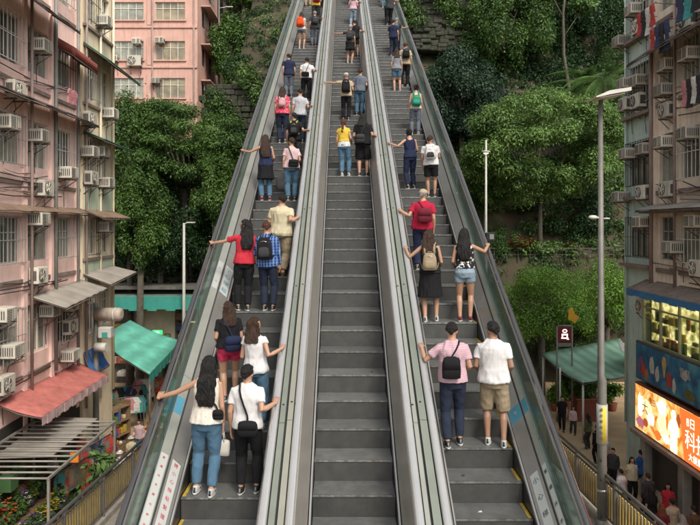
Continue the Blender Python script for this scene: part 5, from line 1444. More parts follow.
# clothes stall under the turquoise canopy
def garment(b, x, y, z, w, h, mi, g):
    n = 6; vs = []
    for i in range(n + 1):
        for s in (0, 1):
            u = i / n; ww = w * (.72 + .28 * min(1, u * 3)) * (1 + .06 * math.sin(u * 9))
            vs.append((x + (s - .5) * ww, y + .03 * math.sin(u * 5 + s * 2), z - h * u))
    fs = [(2 * i, 2 * i + 1, 2 * i + 3, 2 * i + 2) for i in range(n)]
    k = len(vs); vs2 = [(p[0], p[1] + .035, p[2]) for p in vs]; fs2 = [tuple(k + q for q in f[::-1]) for f in fs]
    side = [(2 * i, 2 * i + 2, k + 2 * i + 2, k + 2 * i) for i in range(n)] + [(2 * i + 1, k + 2 * i + 1, k + 2 * i + 3, 2 * i + 3) for i in range(n)]
    b.raw(vs + vs2, fs + fs2 + side + [(0, k, k + 1, 1), (2 * n, 2 * n + 1, k + 2 * n + 1, k + 2 * n)], mi)
    for s in (-1, 1): b.raw([(x + s * w * .34, y, z), (x + s * w * .40, y, z - .1), (x + s * w * .66, y, z - h * .36), (x + s * w * .54, y, z - h * .42), (x + s * w * .34, y + .03, z), (x + s * w * .40, y + .03, z - .1), (x + s * w * .66, y + .03, z - h * .36), (x + s * w * .54, y + .03, z - h * .42)], [(0, 1, 3, 2), (4, 6, 7, 5), (0, 2, 6, 4), (2, 3, 7, 6), (3, 1, 5, 7)], mi)
cloth = [mat('cloth_%s' % n, c, rough=.9, var=.2, scale=8) for n, c in (('black', (.02, .02, .022)), ('navy', (.03, .045, .10)), ('white', (.58, .57, .54)), ('grey', (.16, .16, .16)), ('red', (.42, .05, .04)), ('teal', (.05, .30, .30)), ('olive', (.12, .12, .06)), ('tan', (.32, .24, .15)), ('pink', (.48, .20, .22)))]
def clothes_rack(label, x, y, n, zb, seed, rz=0, L=2.0):
    rt = empty('clothes_rack', (x, y, zb), rz, label=label, cat='clothes rack', group='clothes racks of the market stall'); g = random.Random(seed)
    b = MB()
    for s in (-1, 1): b.tube([(s * L / 2, 0, 0), (s * L / 2, 0, 1.7)], .022, 6); b.tube([(s * L / 2, -.28, .03), (s * L / 2, .28, .03)], .022, 6)
    b.tube([(-L / 2, 0, 1.7), (L / 2, 0, 1.7)], .022, 6); b.build('stand', m_post, rt, fixn=False)
    for k in range(n):
        b = MB(); garment(b, -L / 2 + L * (k + .5) / n, g.uniform(-.03, .03), 1.66, .5, g.uniform(.7, 1.1), g.randrange(len(cloth)), g); b.build('garment', cloth, rt)
for k, (x, y, rz, lab) in enumerate([(-10.6, 31.2, .5, 'clothes rack nearest under the turquoise canopy'), (-11.2, 33.4, .4, 'second clothes rack deeper under the turquoise canopy'), (-10.2, 35.2, .3, 'clothes rack at the back of the turquoise canopy'), (-10.9, 29.2, 1.2, 'clothes rack just outside the turquoise canopy beside the lamp post'), (-11.6, 31.6, 1.3, 'clothes rack along the wall side of the turquoise canopy')]):
    clothes_rack(lab, x, y, 7, 0, 80 + k, rz)
# wooden goods shelves and crates in the lane
def crate(label, x, y, z, s, seed, m=None, name='wooden_crate'):
    g = random.Random(seed); rt = empty(name, (x, y, z), g.uniform(-.3, .3), label=label, cat='crate', group='crates in the market lane')
    b = MB(); w, d, h = s
    for sx in (-1, 1):
        for sy in (-1, 1): b.box((sx * (w / 2 - .02), sy * (d / 2 - .02), h / 2), (.04, .04, h))
    n = 4
    for k in range(n):
        zc = h * (k + .5) / n
        for sy in (-1, 1): b.box((0, sy * (d / 2 + .008), zc), (w, .014, h / n * .75))
        for sx in (-1, 1): b.box((sx * (w / 2 + .008), 0, zc), (.014, d, h / n * .75))
    b.box((0, 0, .01), (w - .05, d - .05, .02)); b.build('slats', m or m_crate, rt)
    c = MB()
    for k in range(30): c.ball((g.uniform(-.4, .4) * w, g.uniform(-.4, .4) * d, h * .85 + g.uniform(-.03, .08)), g.uniform(.05, .09), g.randrange(4), 7, 5)
    c.build('contents', [goods[0], goods[1], goods[3], gm[6]], rt)['kind'] = 'stuff'
for k, (x, y, z, s, lab) in enumerate([(-9.6, 27.0, 0, (.9, .6, .5), 'wooden crate on the lane floor beside the left lamp post'), (-9.55, 27.0, .52, (.8, .6, .45), 'wooden crate stacked on another beside the left lamp post'), (-8.9, 28.4, 0, (.8, .6, .6), 'wooden crate in front of the clothes racks'), (-10.2, 25.9, 0, (.9, .7, .7), 'large wooden crate below the blue tarpaulin'), (-8.6, 31.0, 0, (.7, .5, .4), 'small crate under the turquoise canopy corner'), (-8.9, 25.6, 0, (.7, .5, .5), 'crate at the end of the red awning')]): crate(lab, x, y, z, s, 90 + k)
rt = empty('market_shelf', (-10.1, 28.0, 0), 1.2, label='brown wooden market shelf full of goods beside the lamp post', cat='shelf')
b = MB()
for k in range(4): b.box((0, 0, .2 + k * .6), (2.2, .5, .04))
for s in (-1, 1): b.box((s * 1.1, 0, 1.1), (.05, .5, 2.2))
b.build('shelf_boards', m_crate, rt); b = MB(); g = random.Random(5)
for k in range(3):
    for i in range(10): h = g.uniform(.15, .42); b.box((-.95 + i * .21, g.uniform(-.1, .1), .225 + k * .6 + h / 2), (g.uniform(.1, .18), .3, h), g.randrange(7), bev=.02)
b.build('goods', gm, rt)['kind'] = 'stuff'

# laundry
def laundry(label, px, py, X, side, items, seed, spread=1.1, h=.75):
    d = F * X / (px - VX); z = CAMZ - (py - VY) / F * d
    rt = empty('laundry', (X, d, z), R(90) if side == 'R' else R(-90), label=label, cat='laundry', group='laundry hung from the windows'); g = random.Random(seed)
    b = MB(); b.tube([(-spread / 2 - .1, 0, h / 2), (spread / 2 + .1, 0, h / 2)], .014, 5); b.tube([(spread / 2, 0, h / 2), (spread / 2, -.7, h / 2 - .05)], .014, 5); b.tube([(-spread / 2, 0, h / 2), (-spread / 2, -.7, h / 2 - .05)], .014, 5); b.build('pole', m_post, rt, fixn=False)
    for k, it in enumerate(items):
        b = MB(); garment(b, -spread / 2 + spread * (k + .5) / len(items), 0, h / 2 - .01, spread / len(items) * .95, h * g.uniform(.75, 1.1), it, g); b.build('garment', cloth, rt)
laundry('red and white clothes drying outside the teal block near the top', 646, 22, 10.6, 'R', [4, 2, 0, 4], 1, 1.3, .9)
laundry('dark blue clothes drying below the red and white ones', 660, 38, 10.6, 'R', [1, 0, 1, 4], 2, 1.3, .9)
laundry('teal and black clothes drying at the top right corner', 688, 4, 10.5, 'R', [0, 5, 1], 3, 1.3, 1.0)
laundry('black and white clothes drying outside the peach wall at the right edge', 692, 94, 10.6, 'R', [0, 2, 0, 8], 4, 1.1, 1.0)
laundry('pink cloth drying on the rack of the pink tenement', 72, 97, -9.3, 'L', [8, 8], 5, .7, .5)

# more market clutter in the lane below the tenements
g = random.Random(77)
boxcol = [mat('carton', (.34, .24, .14), rough=.85, var=.3), mat('carton_white', (.52, .50, .46), rough=.8, var=.3), mat('tub_blue', (.04, .13, .33), rough=.5, var=.2), mat('tub_red', (.40, .06, .05), rough=.5, var=.2), mat('tub_green', (.05, .22, .13), rough=.5, var=.2)]
bl = ['brown carton', 'white foam box', 'blue plastic tub', 'red plastic tub', 'green plastic tub']
near = ['beside the left lamp post', 'in front of the market shelf', 'beneath the red awning', 'at the foot of the cream block', 'by the turquoise canopy pole', 'below the clothes racks', 'along the pink wall', 'behind the metal frame']
for k in range(24):
    c = k % 5; y = 22.0 + (k * 5 % 24) * .5 + g.uniform(-.2, .2); x = -9.55 + g.uniform(0, 1.5); w, dd, h = g.uniform(.4, .65), g.uniform(.35, .5), g.uniform(.28, .5)
    rt = empty('storage_box', (x, y, 0), g.uniform(-.5, .5), label='%s on the lane floor %s, number of goods inside unseen' % (bl[c], near[(k // 5 + k) % 8]), cat='box', group='boxes on the market lane')
    rt['label'] = '%s standing on the lane floor %s' % (bl[c], near[(k // 5 + k) % 8])
    b = MB()
    for s in (-1, 1):
        b.box((s * (w / 2 - .012), 0, h / 2), (.024, dd, h)); b.box((0, s * (dd / 2 - .012), h / 2), (w - .05, .024, h))
    b.box((0, 0, .012), (w - .05, dd - .05, .024)); b.box((0, 0, h - .02), (w + .02, dd + .02, .02)) if c < 2 else None
    b.build('box_shell', boxcol[c], rt)
    if c >= 2:
        q = MB()
        for i in range(22): q.ball((g.uniform(-.38, .38) * w, g.uniform(-.38, .38) * dd, h * .9 + g.uniform(-.02, .06)), g.uniform(.045, .08), g.randrange(4), 7, 5)
        q.build('contents', [goods[0], goods[1], goods[3], gm[6]], rt)['kind'] = 'stuff'
for k, (x, y, lab) in enumerate([(-9.45, 24.9, 'clothes rack at the far end of the red awning'), (-9.3, 22.6, 'clothes rack in shade beneath the red awning')]): clothes_rack(lab, x, y, 8, 0, 180 + k, 1.35, 1.9)
# ------------------------------------------------------------------ people
m_skin = {}
def skin(k):
    c = {'l': (.43, .26, .18), 'm': (.345, .195, .125), 'd': (.25, .135, .085)}[k]
    return mat('skin_' + k, c, rough=.5, var=.12, scale=10, hue=tuple(q * .75 for q in c))
m_eye = mat('eye', (.02, .015, .012), rough=.2, var=0); m_lip = mat('lip', (.33, .10, .08), rough=.45, var=0)
HAIR = {n: mat('hair_' + n, c, rough=.5, spec=.3, var=.7, scale=26, streak=.5, bump=1.0, bscale=120, bstretch=(1, 1, .10)) for n, c in (('black', (.010, .009, .009)), ('brown', (.045, .022, .013)), ('auburn', (.09, .032, .018)), ('grey', (.30, .29, .28)), ('ginger', (.16, .05, .025)))}
def fab(name, c, **kw):
    kw.setdefault('var', .22); kw.setdefault('scale', 7); kw.setdefault('rough', .88); kw.setdefault('bump', .35); kw.setdefault('bscale', 160)
    return mat('fabric_' + name, c, spec=.2, **kw)
FB = {n: fab(n, c if n in ('white', 'offwhite', 'cream') else tuple(q * .82 for q in c)) for n, c in dict(white=(.54, .535, .535), offwhite=(.46, .44, .39), cream=(.46, .41, .28), black=(.012, .012, .014), charcoal=(.045, .046, .05), navy=(.018, .026, .065), darkdenim=(.022, .030, .055), denim=(.085, .17, .26), paledenim=(.27, .36, .44), red=(.50, .03, .05), crimson=(.42, .015, .05), hotpink=(.58, .04, .10), pink=(.56, .33, .36), palepink=(.58, .42, .43), khaki=(.34, .27, .18), beige=(.46, .38, .27), grey=(.24, .25, .27), palegrey=(.45, .46, .49), slate=(.13, .15, .19), yellow=(.66, .46, .06), orange=(.75, .08, .015), teal=(.03, .30, .26), cyan=(.03, .42, .52), green=(.03, .24, .12), brown=(.10, .06, .035), maroon=(.16, .02, .035), lime=(.33, .40, .04), olive=(.10, .10, .05), blue=(.03, .10, .32), skyblue=(.25, .45, .62)).items()}
def pattern(name, base, spots, scale, kind='spots', thr=.25):
    key = 'pattern_' + name
    if key in _mats: return _mats[key]
    m = bpy.data.materials.new(key); m.use_nodes = True; nt = m.node_tree; N = nt.nodes; L = nt.links
    b = N['Principled BSDF']; b.inputs['Roughness'].default_value = .88; b.inputs['Specular IOR Level'].default_value = .2
    tc = N.new('ShaderNodeTexCoord'); cur = None
    for i, (col, th) in enumerate(spots):
        if kind == 'spots':
            t = N.new('ShaderNodeTexVoronoi'); t.inputs['Scale'].default_value = scale * (1 + .37 * i)
            L.new(tc.outputs['Object'], t.inputs['Vector']); src = t.outputs['Distance']
            c = N.new('ShaderNodeMath'); c.operation = 'LESS_THAN'; c.inputs[1].default_value = th; L.new(src, c.inputs[0]); fac = c.outputs[0]
        elif kind == 'blotch':
            t = N.new('ShaderNodeTexNoise'); t.inputs['Scale'].default_value = scale; t.inputs['Detail'].default_value = 3; t.noise_dimensions = '4D'; t.inputs['W'].default_value = i * 3.1
            L.new(tc.outputs['Object'], t.inputs['Vector'])
            c = N.new('ShaderNodeMath'); c.operation = 'GREATER_THAN'; c.inputs[1].default_value = th; L.new(t.outputs['Fac'], c.inputs[0]); fac = c.outputs[0]
        else:  # stripes along axis i in 'xyz'
            t = N.new('ShaderNodeTexWave'); t.wave_type = 'BANDS'; t.bands_direction = {'stripes': 'Z', 'plaid': ('Z', 'X')[i % 2]}[kind]; t.inputs['Scale'].default_value = scale
            L.new(tc.outputs['Object'], t.inputs['Vector'])
            c = N.new('ShaderNodeMath'); c.operation = 'GREATER_THAN'; c.inputs[1].default_value = th; L.new(t.outputs['Fac'], c.inputs[0])
            h = N.new('ShaderNodeMath'); h.operation = 'MULTIPLY'; h.inputs[1].default_value = .75; L.new(c.outputs[0], h.inputs[0]); fac = h.outputs[0]
        mx = N.new('ShaderNodeMix'); mx.data_type = 'RGBA'; L.new(fac, mx.inputs['Factor'])
        if cur is None: mx.inputs['A'].default_value = (*base, 1)
        else: L.new(cur, mx.inputs['A'])
        mx.inputs['B'].default_value = (*col, 1); cur = mx.outputs['Result']
    L.new(cur, b.inputs['Base Color']); _mats[key] = m; return m
FB['print'] = pattern('print', (.48, .45, .40), [((.32, .18, .16), .16), ((.22, .20, .20), .13)], 22)
FB['floral'] = pattern('floral', (.52, .05, .09), [((.60, .28, .30), .57), ((.25, .02, .05), .60)], 14, 'blotch')
FB['bw'] = pattern('bw', (.015, .015, .017), [((.52, .52, .50), .56)], 13, 'blotch')
FB['plaid'] = pattern('plaid', (.035, .09, .27), [((.012, .014, .03), .55), ((.16, .24, .40), .72), ], 5.5, 'plaid')
FB['pinkstripe'] = pattern('pinkstripe', (.44, .30, .34), [((.36, .225, .265), .6)], 11, 'stripes')
SHOE = {'white': mat('shoe_white', (.46, .46, .45), rough=.6, var=.2), 'black': mat('shoe_black', (.018, .018, .018), rough=.6, var=.1), 'red': mat('shoe_red', (.25, .04, .06), rough=.6, var=.2), 'brown': mat('shoe_brown', (.16, .09, .05), rough=.6, var=.2)}
m_sole = mat('shoe_sole', (.48, .48, .46), rough=.6, var=.1)

TM = [(.80, 0, .150, .105), (.90, -.012, .168, .122), (1.00, -.004, .155, .108), (1.09, .004, .143, .102), (1.20, -.004, .158, .116), (1.30, -.012, .168, .122), (1.36, -.016, .166, .110), (1.405, -.016, .138, .090), (1.445, -.008, .092, .070), (1.47, .0, .068, .062), (1.50, .004, .058, .058)]
TF = [(.80, 0, .155, .108), (.90, -.018, .176, .126), (1.00, -.006, .150, .106), (1.09, .006, .126, .094), (1.20, .004, .142, .112), (1.28, .002, .150, .118), (1.355, -.012, .142, .096), (1.40, -.012, .114, .078), (1.44, -.006, .074, .060), (1.50, .004, .050, .052)]

def remeshed(mb, voxel, smooth=2, folds=0.0, seed=0, ff=9.0, zs_=1.0):
    """one continuous surface out of the overlapping closed pieces in mb"""
    me = bpy.data.meshes.new('surface'); me.from_pydata(mb.v, [], mb.f); me.update(); fix_normals(me)
    o = bpy.data.objects.new('surface', me); COL.objects.link(o)
    r = o.modifiers.new('r', 'REMESH'); r.mode = 'VOXEL'; r.voxel_size = voxel
    if smooth:
        s = o.modifiers.new('s', 'SMOOTH'); s.iterations = smooth; s.factor = .5
    dg = bpy.context.evaluated_depsgraph_get(); dg.update()
    out = bpy.data.meshes.new_from_object(o.evaluated_get(dg))
    bpy.data.objects.remove(o); bpy.data.meshes.remove(me)
    if folds:
        n = len(out.vertices); off = Vector((seed * 3.7, seed * 1.3, seed * 7.1))
        co = np.empty(n * 3, np.float32); out.vertices.foreach_get('co', co); co = co.reshape(-1, 3)
        nr = np.empty(n * 3, np.float32); out.vertices.foreach_get('normal', nr); nr = nr.reshape(-1, 3)
        a = np.array([(.45 - 1.6 * abs(mnoise.noise(Vector((p[0] * ff, p[1] * ff, p[2] * ff * zs_)) + off))) + .6 * mnoise.noise(Vector((p[0] * ff * 2.3, p[1] * ff * 2.3, p[2] * ff * zs_ * 1.4)) + off) for p in co], np.float32)
        co += nr * (a * folds)[:, None]; out.vertices.foreach_set('co', co.ravel()); out.update()
    return out
def smooth_all(me): me.polygons.foreach_set('use_smooth', [True] * len(me.polygons))
def fin(name, me, mats, parent):
    me.name = name; me.materials.clear()
    for m in mats: me.materials.append(m)
    smooth_all(me); return link(name, me, parent)

def two_bone(a, c, l1, l2, pole):
    a, c, pole = Vector(a), Vector(c), Vector(pole)
    d = c - a; L = d.length
    mx = (l1 + l2) * .995
    if L > mx: d = d * (mx / L); c = a + d; L = mx
    u = d.normalized(); x = (l1 * l1 - l2 * l2 + L * L) / (2 * L); h = math.sqrt(max(0, l1 * l1 - x * x))
    w = pole - u * pole.dot(u)
    if w.length < 1e-5: w = u.orthogonal()
    return a + u * x + w.normalized() * h, c

def add_hand(b, wrist, f, n, side, curl, mi=0):
    """palm, four unequal bent fingers and a thumb leaving the side of the palm; f along the hand, n out of the back of the hand"""
    f = f.normalized(); n = (n - f * n.dot(f)).normalized(); s = f.cross(n) * side     # s points to the thumb side
    b.tube([wrist - f * .02, wrist + f * .015, wrist + f * .05, wrist + f * .085, wrist + f * .095], [(.026, .017), (.031, .016), (.040, .015), (.040, .013), (.034, .010)], 10, mi) if False else None
    def rib(pts, hw, ht):
        vs = []; fs = []; k = 10
        for p, w_, t_ in zip(pts, hw, ht):
            for i in range(k):
                a = 2 * math.pi * i / k; vs.append(p + s * (math.cos(a) * w_) + n * (math.sin(a) * t_))
        for j in range(len(pts) - 1):
            for i in range(k): fs.append((j * k + i, j * k + (i + 1) % k, (j + 1) * k + (i + 1) % k, (j + 1) * k + i))
        fs += [tuple(range(k))[::-1], tuple((len(pts) - 1) * k + i for i in range(k))]
        b.raw(vs, fs, mi, True)
    rib([wrist - f * .025, wrist + f * .012, wrist + f * .05, wrist + f * .088, wrist + f * .097], [.024, .030, .039, .040, .034], [.020, .017, .016, .013, .008])
    base = wrist + f * .088
    for i, (o, L) in enumerate(((.029, .072), (.010, .080), (-.010, .075), (-.029, .058))):
        p = base + s * o; d = f.copy(); pts = [p - f * .02, p]; ang = curl * .55
        for k_, seg in enumerate((.45, .32, .25)):
            ang_k = curl * (.45 + .4 * k_)
            d = (f * math.cos(ang_k) - n * math.sin(ang_k) + s * (o * 1.2)).normalized(); pts.append(pts[-1] + d * L * seg)
        b.tube(pts, [.0095, .0095, .0088, .0080, .0062], 7, mi)
    t0 = wrist + f * .028 + s * .026; d1 = (f * .75 + s * .62 - n * .25).normalized(); t1 = t0 + d1 * .034; d2 = (f * .95 + s * .15 - n * .35).normalized()
    b.tube([t0 - d1 * .012, t0, t1, t1 + d2 * .026, t1 + d2 * .036], [.013, .0125, .0105, .0088, .005], 7, mi)

SEED = [100]
def make_person(label, loc, H, yaw=0.0, female=False, wide=1.0, top=None, bottom=None, shoes='black', hair=('short', 'black'), sk='m', L='down', Rr='down', head=0.0, tilt=0.0, feet=((-.10, 0, 0), (.10, 0, 0)), hat=None, near=False, group=None, lean=0.0, over=None, roll=0.0):
    kw_over = over
    SEED[0] += 1; sd_ = SEED[0]; g = random.Random(sd_)
    s = H / 1.70
    root = empty('person', loc, yaw, label=label, cat='person', group=group); root.scale = (s, s, s); root.rotation_euler = (0, roll, yaw)
    Mw = Matrix.Translation(Vector(loc)) @ Matrix.Rotation(yaw, 4, 'Z') @ Matrix.Rotation(roll, 4, 'Y') @ Matrix.Diagonal((s, s, s, 1)); Mi = Mw.inverted()
    T = [(z, cy + lean * (z - .9), a * wide, b_ * (1 + (wide - 1) * 1.2)) for z, cy, a, b_ in (TF if female else TM)]
    vox = .0105 if near else .0155
    sx = (.150 if female else .172) * (1 + (wide - 1) * .6)
    shz = 1.372; lny = lean * .5
    hipx = .088 * wide
    # legs
    legs = []
    for i, sg in ((0, -1), (1, 1)):
        fx, fy, fz = feet[i]; ank = Vector((fx, fy - .03, fz + .085)); hip = Vector((sg * hipx, -.005, .88))
        kn, ank = two_bone(hip, ank, .43, .40, Vector((sg * .12, 1, 0))); legs.append((hip, kn, ank))
    # arms
    arms = []
    for sg, mode in ((-1, L), (1, Rr)):
        S = Vector((sg * sx, -.012 + lny, shz)); pole = Vector((sg * .35, -1, -.35)); f = None; n = Vector((sg, 0, .15)); curl = .45
        if mode == 'down': w = Vector((sg * (sx + .055), .02 + g.uniform(-.02, .05) + lny * .5, .865)); f = Vector((0, .12, -1))
        elif mode == 'front': w = Vector((sg * .13, .25, 1.06)); pole = Vector((sg * .6, -.6, -.8)); f = Vector((-sg * .5, .8, .25)); n = Vector((sg * .4, .3, .8)); curl = .8
        elif mode == 'bent': w = Vector((sg * (sx + .04), .20, 1.00)); pole = Vector((sg * .3, -1, -.4)); f = Vector((-sg * .2, 1, .1)); n = Vector((sg, 0, .4)); curl = .9
        elif mode == 'strap': w = Vector((sg * .12, .15, 1.26)); pole = Vector((sg * .9, -.3, -.8)); f = Vector((-sg * .3, .2, .9)); n = Vector((sg * .5, .8, 0)); curl = 1.2
        else:       # world point on a handrail: the palm lies on it
            tgt = Mi @ Vector(mode); w = tgt + Vector((0, -.055, .030)); pole = Vector((sg * .5, -.5, -1)); f = Vector((0, .88, .36)); n = Vector((0, -.4, 1)); curl = .55
        e, w2 = two_bone(S, w, .285, .245, pole)
        if mode not in ('down', 'front', 'bent', 'strap') and (w2 - w).length > .01: f = (w2 - e).normalized() * .5 + f * .5
        arms.append((S, e, w2, f, n, sg, curl))
    # head placement
    Mh = Matrix.Translation((0, .012 + lean * .62, 1.50)) @ Matrix.Rotation(head, 4, 'Z') @ Matrix.Rotation(tilt, 4, 'X')
    def headpt(p): return Mh @ Vector(p)
    def hball(b, c, r, fn=None, mi=0, n=16, m=12):
        t = MB(); t.ball(c, r, mi, n, m, fn); b.raw([headpt(v) for v in t.v], t.f, mi, True)
    def jaw(p, q):
        k = max(0, -p.z)
        return Vector((q.x * (1 - .30 * k), q.y * (1 - .12 * k) + .016 * k * (1 if p.y > -.2 else -1), q.z))
    # ---- body
    b = MB()
    b.loft([(0, cy, z, a * .97, b_ * .97) for z, cy, a, b_ in T], 20)
    b.tube([(0, -.01 + lean * .55, 1.40), (0, .0 + lean * .6, 1.47), headpt((0, .0, .06))], [.056, .050, .052] if female else [.064, .059, .058], 12)
    hball(b, (0, .005, .09), (.074, .094, .112), jaw)
    nb = MB(); nb.ball((0, .098, .078), (.013, .018, .02), 0, 8, 6); nb.ball((0, .092, .10), (.010, .012, .026), 0, 8, 6)
    for sg in (-1, 1): nb.ball((sg * .076, -.006, .085), (.010, .018, .030), 0, 8, 6)
    b.raw([headpt(v) for v in nb.v], nb.f)
    for (S, e, w, f, n, sg, c) in arms:
        k = .88 if female else 1.0; k *= 1 + (wide - 1) * .7
        b.tube([S + Vector((-sg * .05, 0, .0)), S, S.lerp(e, .45), e, e.lerp(w, .3), w], [.050 * k, .050 * k, .044 * k, .037 * k, .039 * k, .025 * k], 12)
    for (h, kn, an) in legs:
        k = (1.04 if female else 1.0) * (1 + (wide - 1) * .8)
        b.tube([h + Vector((0, 0, .04)), h.lerp(kn, .25), h.lerp(kn, .7), kn, kn.lerp(an, .3) + Vector((0, -.012, 0)), kn.lerp(an, .75), an, an - Vector((0, 0, .03))], [.082 * k, .084 * k, .064 * k, .053 * k, .054 * k, .039 * k, .034 * k, .035 * k], 12)
        b.tube([an + Vector((0, -.05, -.045)), an + Vector((0, .05, -.048)), an + Vector((0, .15, -.06))], [.032, .034, .024], 8)
    me = remeshed(b, vox * .9, 2)
    eb = MB(); nv = len(me.vertices)
    eb.v = [tuple(v.co) for v in me.vertices]; eb.f = [tuple(p.vertices) for p in me.polygons]; eb.mi = [0] * len(eb.f); eb.sm = [True] * len(eb.f)
    bpy.data.meshes.remove(me)
    for (S, e, w, f, n, sg, c) in arms: add_hand(eb, w, f, n, -sg if False else sg * -1, c)
    fb = MB()
    for sg in (-1, 1):
        fb.ball((sg * .030, .088, .098), (.012, .007, .007), 1, 8, 5); fb.box((sg * .031, .094, .117), (.034, .008, .006), 1)
    fb.ball((0, .093, .035), (.022, .008, .007), 2, 8, 5)
    eb.raw([headpt(v) for v in fb.v], fb.f); eb.mi[-len(fb.f):] = fb.mi
    body = eb.build('body', [skin(sk), m_eye, m_lip], root); smooth_all(body.data)
    # ---- top
    kind, tm, hem = top[0], FB.get(top[1], None) if isinstance(top[1], str) else top[1], top[2] if len(top) > 2 else .86
    fit = top[3] if len(top) > 3 else .020
    c = MB(); rings = []
    for z, cy, a, b_ in [(hem, None, 0, 0)] + T:
        if z < hem + .02 and cy is not None: continue
        if z > (1.46 if kind != 'tank' else 1.43): continue
        if cy is None:
            for (z0, c0, a0, b0), (z1, c1, a1, b1) in zip(T, T[1:]):
                if z0 <= hem <= z1 or (hem < T[0][0]):
                    t = max(0, (hem - z0) / (z1 - z0)); cy, a, b_ = c0 + (c1 - c0) * t, a0 + (a1 - a0) * t, b0 + (b1 - b0) * t; break
        loose = fit * (1.5 if z < 1.15 else 1.0 if z < 1.38 else .6)
        rings.append((0, cy, z, a + loose, b_ + loose))
    if kind in ('tee', 'long'): rings.append((0, .002 + lean * .58, 1.475, .072, .066))
    c.loft(rings, 22)
    slv = {'tee': .62, 'long': 1.9, 'tank': 0, 'cap': .3}[kind]
    for (S, e, w, f, n, sg, cc) in arms:
        k = (.90 if female else 1.0) * (1 + (wide - 1) * .7)
        if slv == 0:
            c.tube([S + Vector((-sg * .07, 0, .035)), S + Vector((-sg * .02, 0, .028))], [.040, .042], 10); continue
        if slv <= 1: c.tube([S + Vector((-sg * .06, 0, .0)), S, S.lerp(e, slv * .55), S.lerp(e, slv)], [.058 * k, .060 * k, .062 * k, .064 * k], 14)
        else: c.tube([S + Vector((-sg * .06, 0, 0)), S, S.lerp(e, .6), e, e.lerp(w, .9)], [.062 * k, .066 * k, .056 * k, .050 * k, .040 * k], 14)
    fin('shirt' if kind != 'tank' else 'tank_top', remeshed(c, vox, 4, .014, sd_, 9.0, .55), [tm], root)
    if kind == 'tee' and top[1] in ('white',) and near: pass
    # ---- bottom
    bk, bmn = bottom[0], bottom[1]; bm_ = FB[bmn]
    c = MB()
    waist = 1.04
    if bk in ('pants', 'shorts', 'jeans'):
        c.loft([(0, cy, z, a + .012, b_ + .010) for z, cy, a, b_ in T if z < 1.05][0:3] + [(0, 0, waist, T[3][2] + .014, T[3][3] + .014)], 22)
        ln = bottom[2] if len(bottom) > 2 else 1.92
        for (h, kn, an) in legs:
            k = (1.04 if female else 1.0) * (1 + (wide - 1) * .8); lo = bottom[3] if len(bottom) > 3 else 1.0
            P = [h + Vector((0, 0, .05)), h.lerp(kn, .22)]; Q = [.096 * k, .098 * k]
            if ln <= 1: P += [h.lerp(kn, ln * .6), h.lerp(kn, ln)]; Q += [.094 * k * lo, .090 * k * lo]
            else:
                P += [h.lerp(kn, .7), kn, kn.lerp(an, .4) + Vector((0, -.008, 0)), kn.lerp(an, ln - 1)]; Q += [.082 * k * lo, .072 * k * lo, .070 * k * lo, .057 * k * lo]
            c.tube(P, Q, 14)
        fin({'pants': 'trousers', 'jeans': 'jeans', 'shorts': 'shorts'}[bk], remeshed(c, vox, 2, .008, sd_ + 5, 9.0, .9), [bm_], root)
    if kw_over: bk, bm_, bottom = 'skirt', FB[kw_over[0]], ('skirt',) + tuple(kw_over); c = MB()
    if bk == 'skirt':
        hemz = bottom[2]; fl = bottom[3] if len(bottom) > 3 else .05
        rg = [(0, 0, hemz, .168 * wide + fl + .02, .13 + fl + .02), (0, -.01, (hemz + .88) / 2, .176 * wide + fl * .6, .135 + fl * .5), (0, -.014, .90, T[1][2] + .018, T[1][3] + .016), (0, 0, waist, T[3][2] + .016, T[3][3] + .016)]
        c.loft(rg, 24); me = remeshed(c, vox, 2, .016, sd_ + 5, 9.0, .25); fin('skirt', me, [bm_], root)
    # ---- shoes
    for i, (h, kn, an) in enumerate(legs):
        sb = MB(); fz = feet[i][2]; x, y = an.x, an.y; tip = feet[i][3] if len(feet[i]) > 3 else 0
        up = MB(); up.loft([(x, y + .045, fz + .022, .043, .128), (x, y + .042, fz + .045, .044, .126), (x, y + .02, fz + .075, .038, .10), (x, y - .012, fz + .098, .034, .06)], 16, 0)
        so_ = MB(); so_.loft([(x, y + .046, fz + .002, .044, .134), (x, y + .046, fz + .024, .047, .136), (x, y + .046, fz + .027, .044, .13)], 16, 1)
        sb.raw(up.v, up.f, 0, True); sb.raw(so_.v, so_.f, 1, True)
        hl = MB(); hl.loft([(x, y - .052, fz + .03, .022, .034), (x, y - .050, fz + .06, .021, .032), (x, y - .052, fz + .092, .018, .026)], 12); sb.raw(hl.v, hl.f, 2, True)
        for sg in (-1, 1): hl = MB(); hl.box((x + sg * .040, y + .05, fz + .045), (.012, .05, .02)); sb.raw(hl.v, hl.f, 2)
        sb.build('shoe', [SHOE[shoes], m_sole if shoes != 'brown' else SHOE['brown'], FB['charcoal'] if shoes != 'black' else FB['grey']], root)
    # ---- hair
    hs, hc = hair; hm = HAIR[hc]
    c = MB()
    def scalp(p, q):
        if hs != 'none' and p.y > .18 and p.z < .50: return q * .80
        if hs == 'short' and p.z < -.66 + .62 * abs(p.x): return q * .74
        if hs == 'short' and p.z > .1: return q * 1.05
        return q
    hball(c, (0, -.006, .100), (.087, .106, .116), scalp, n=22, m=16)
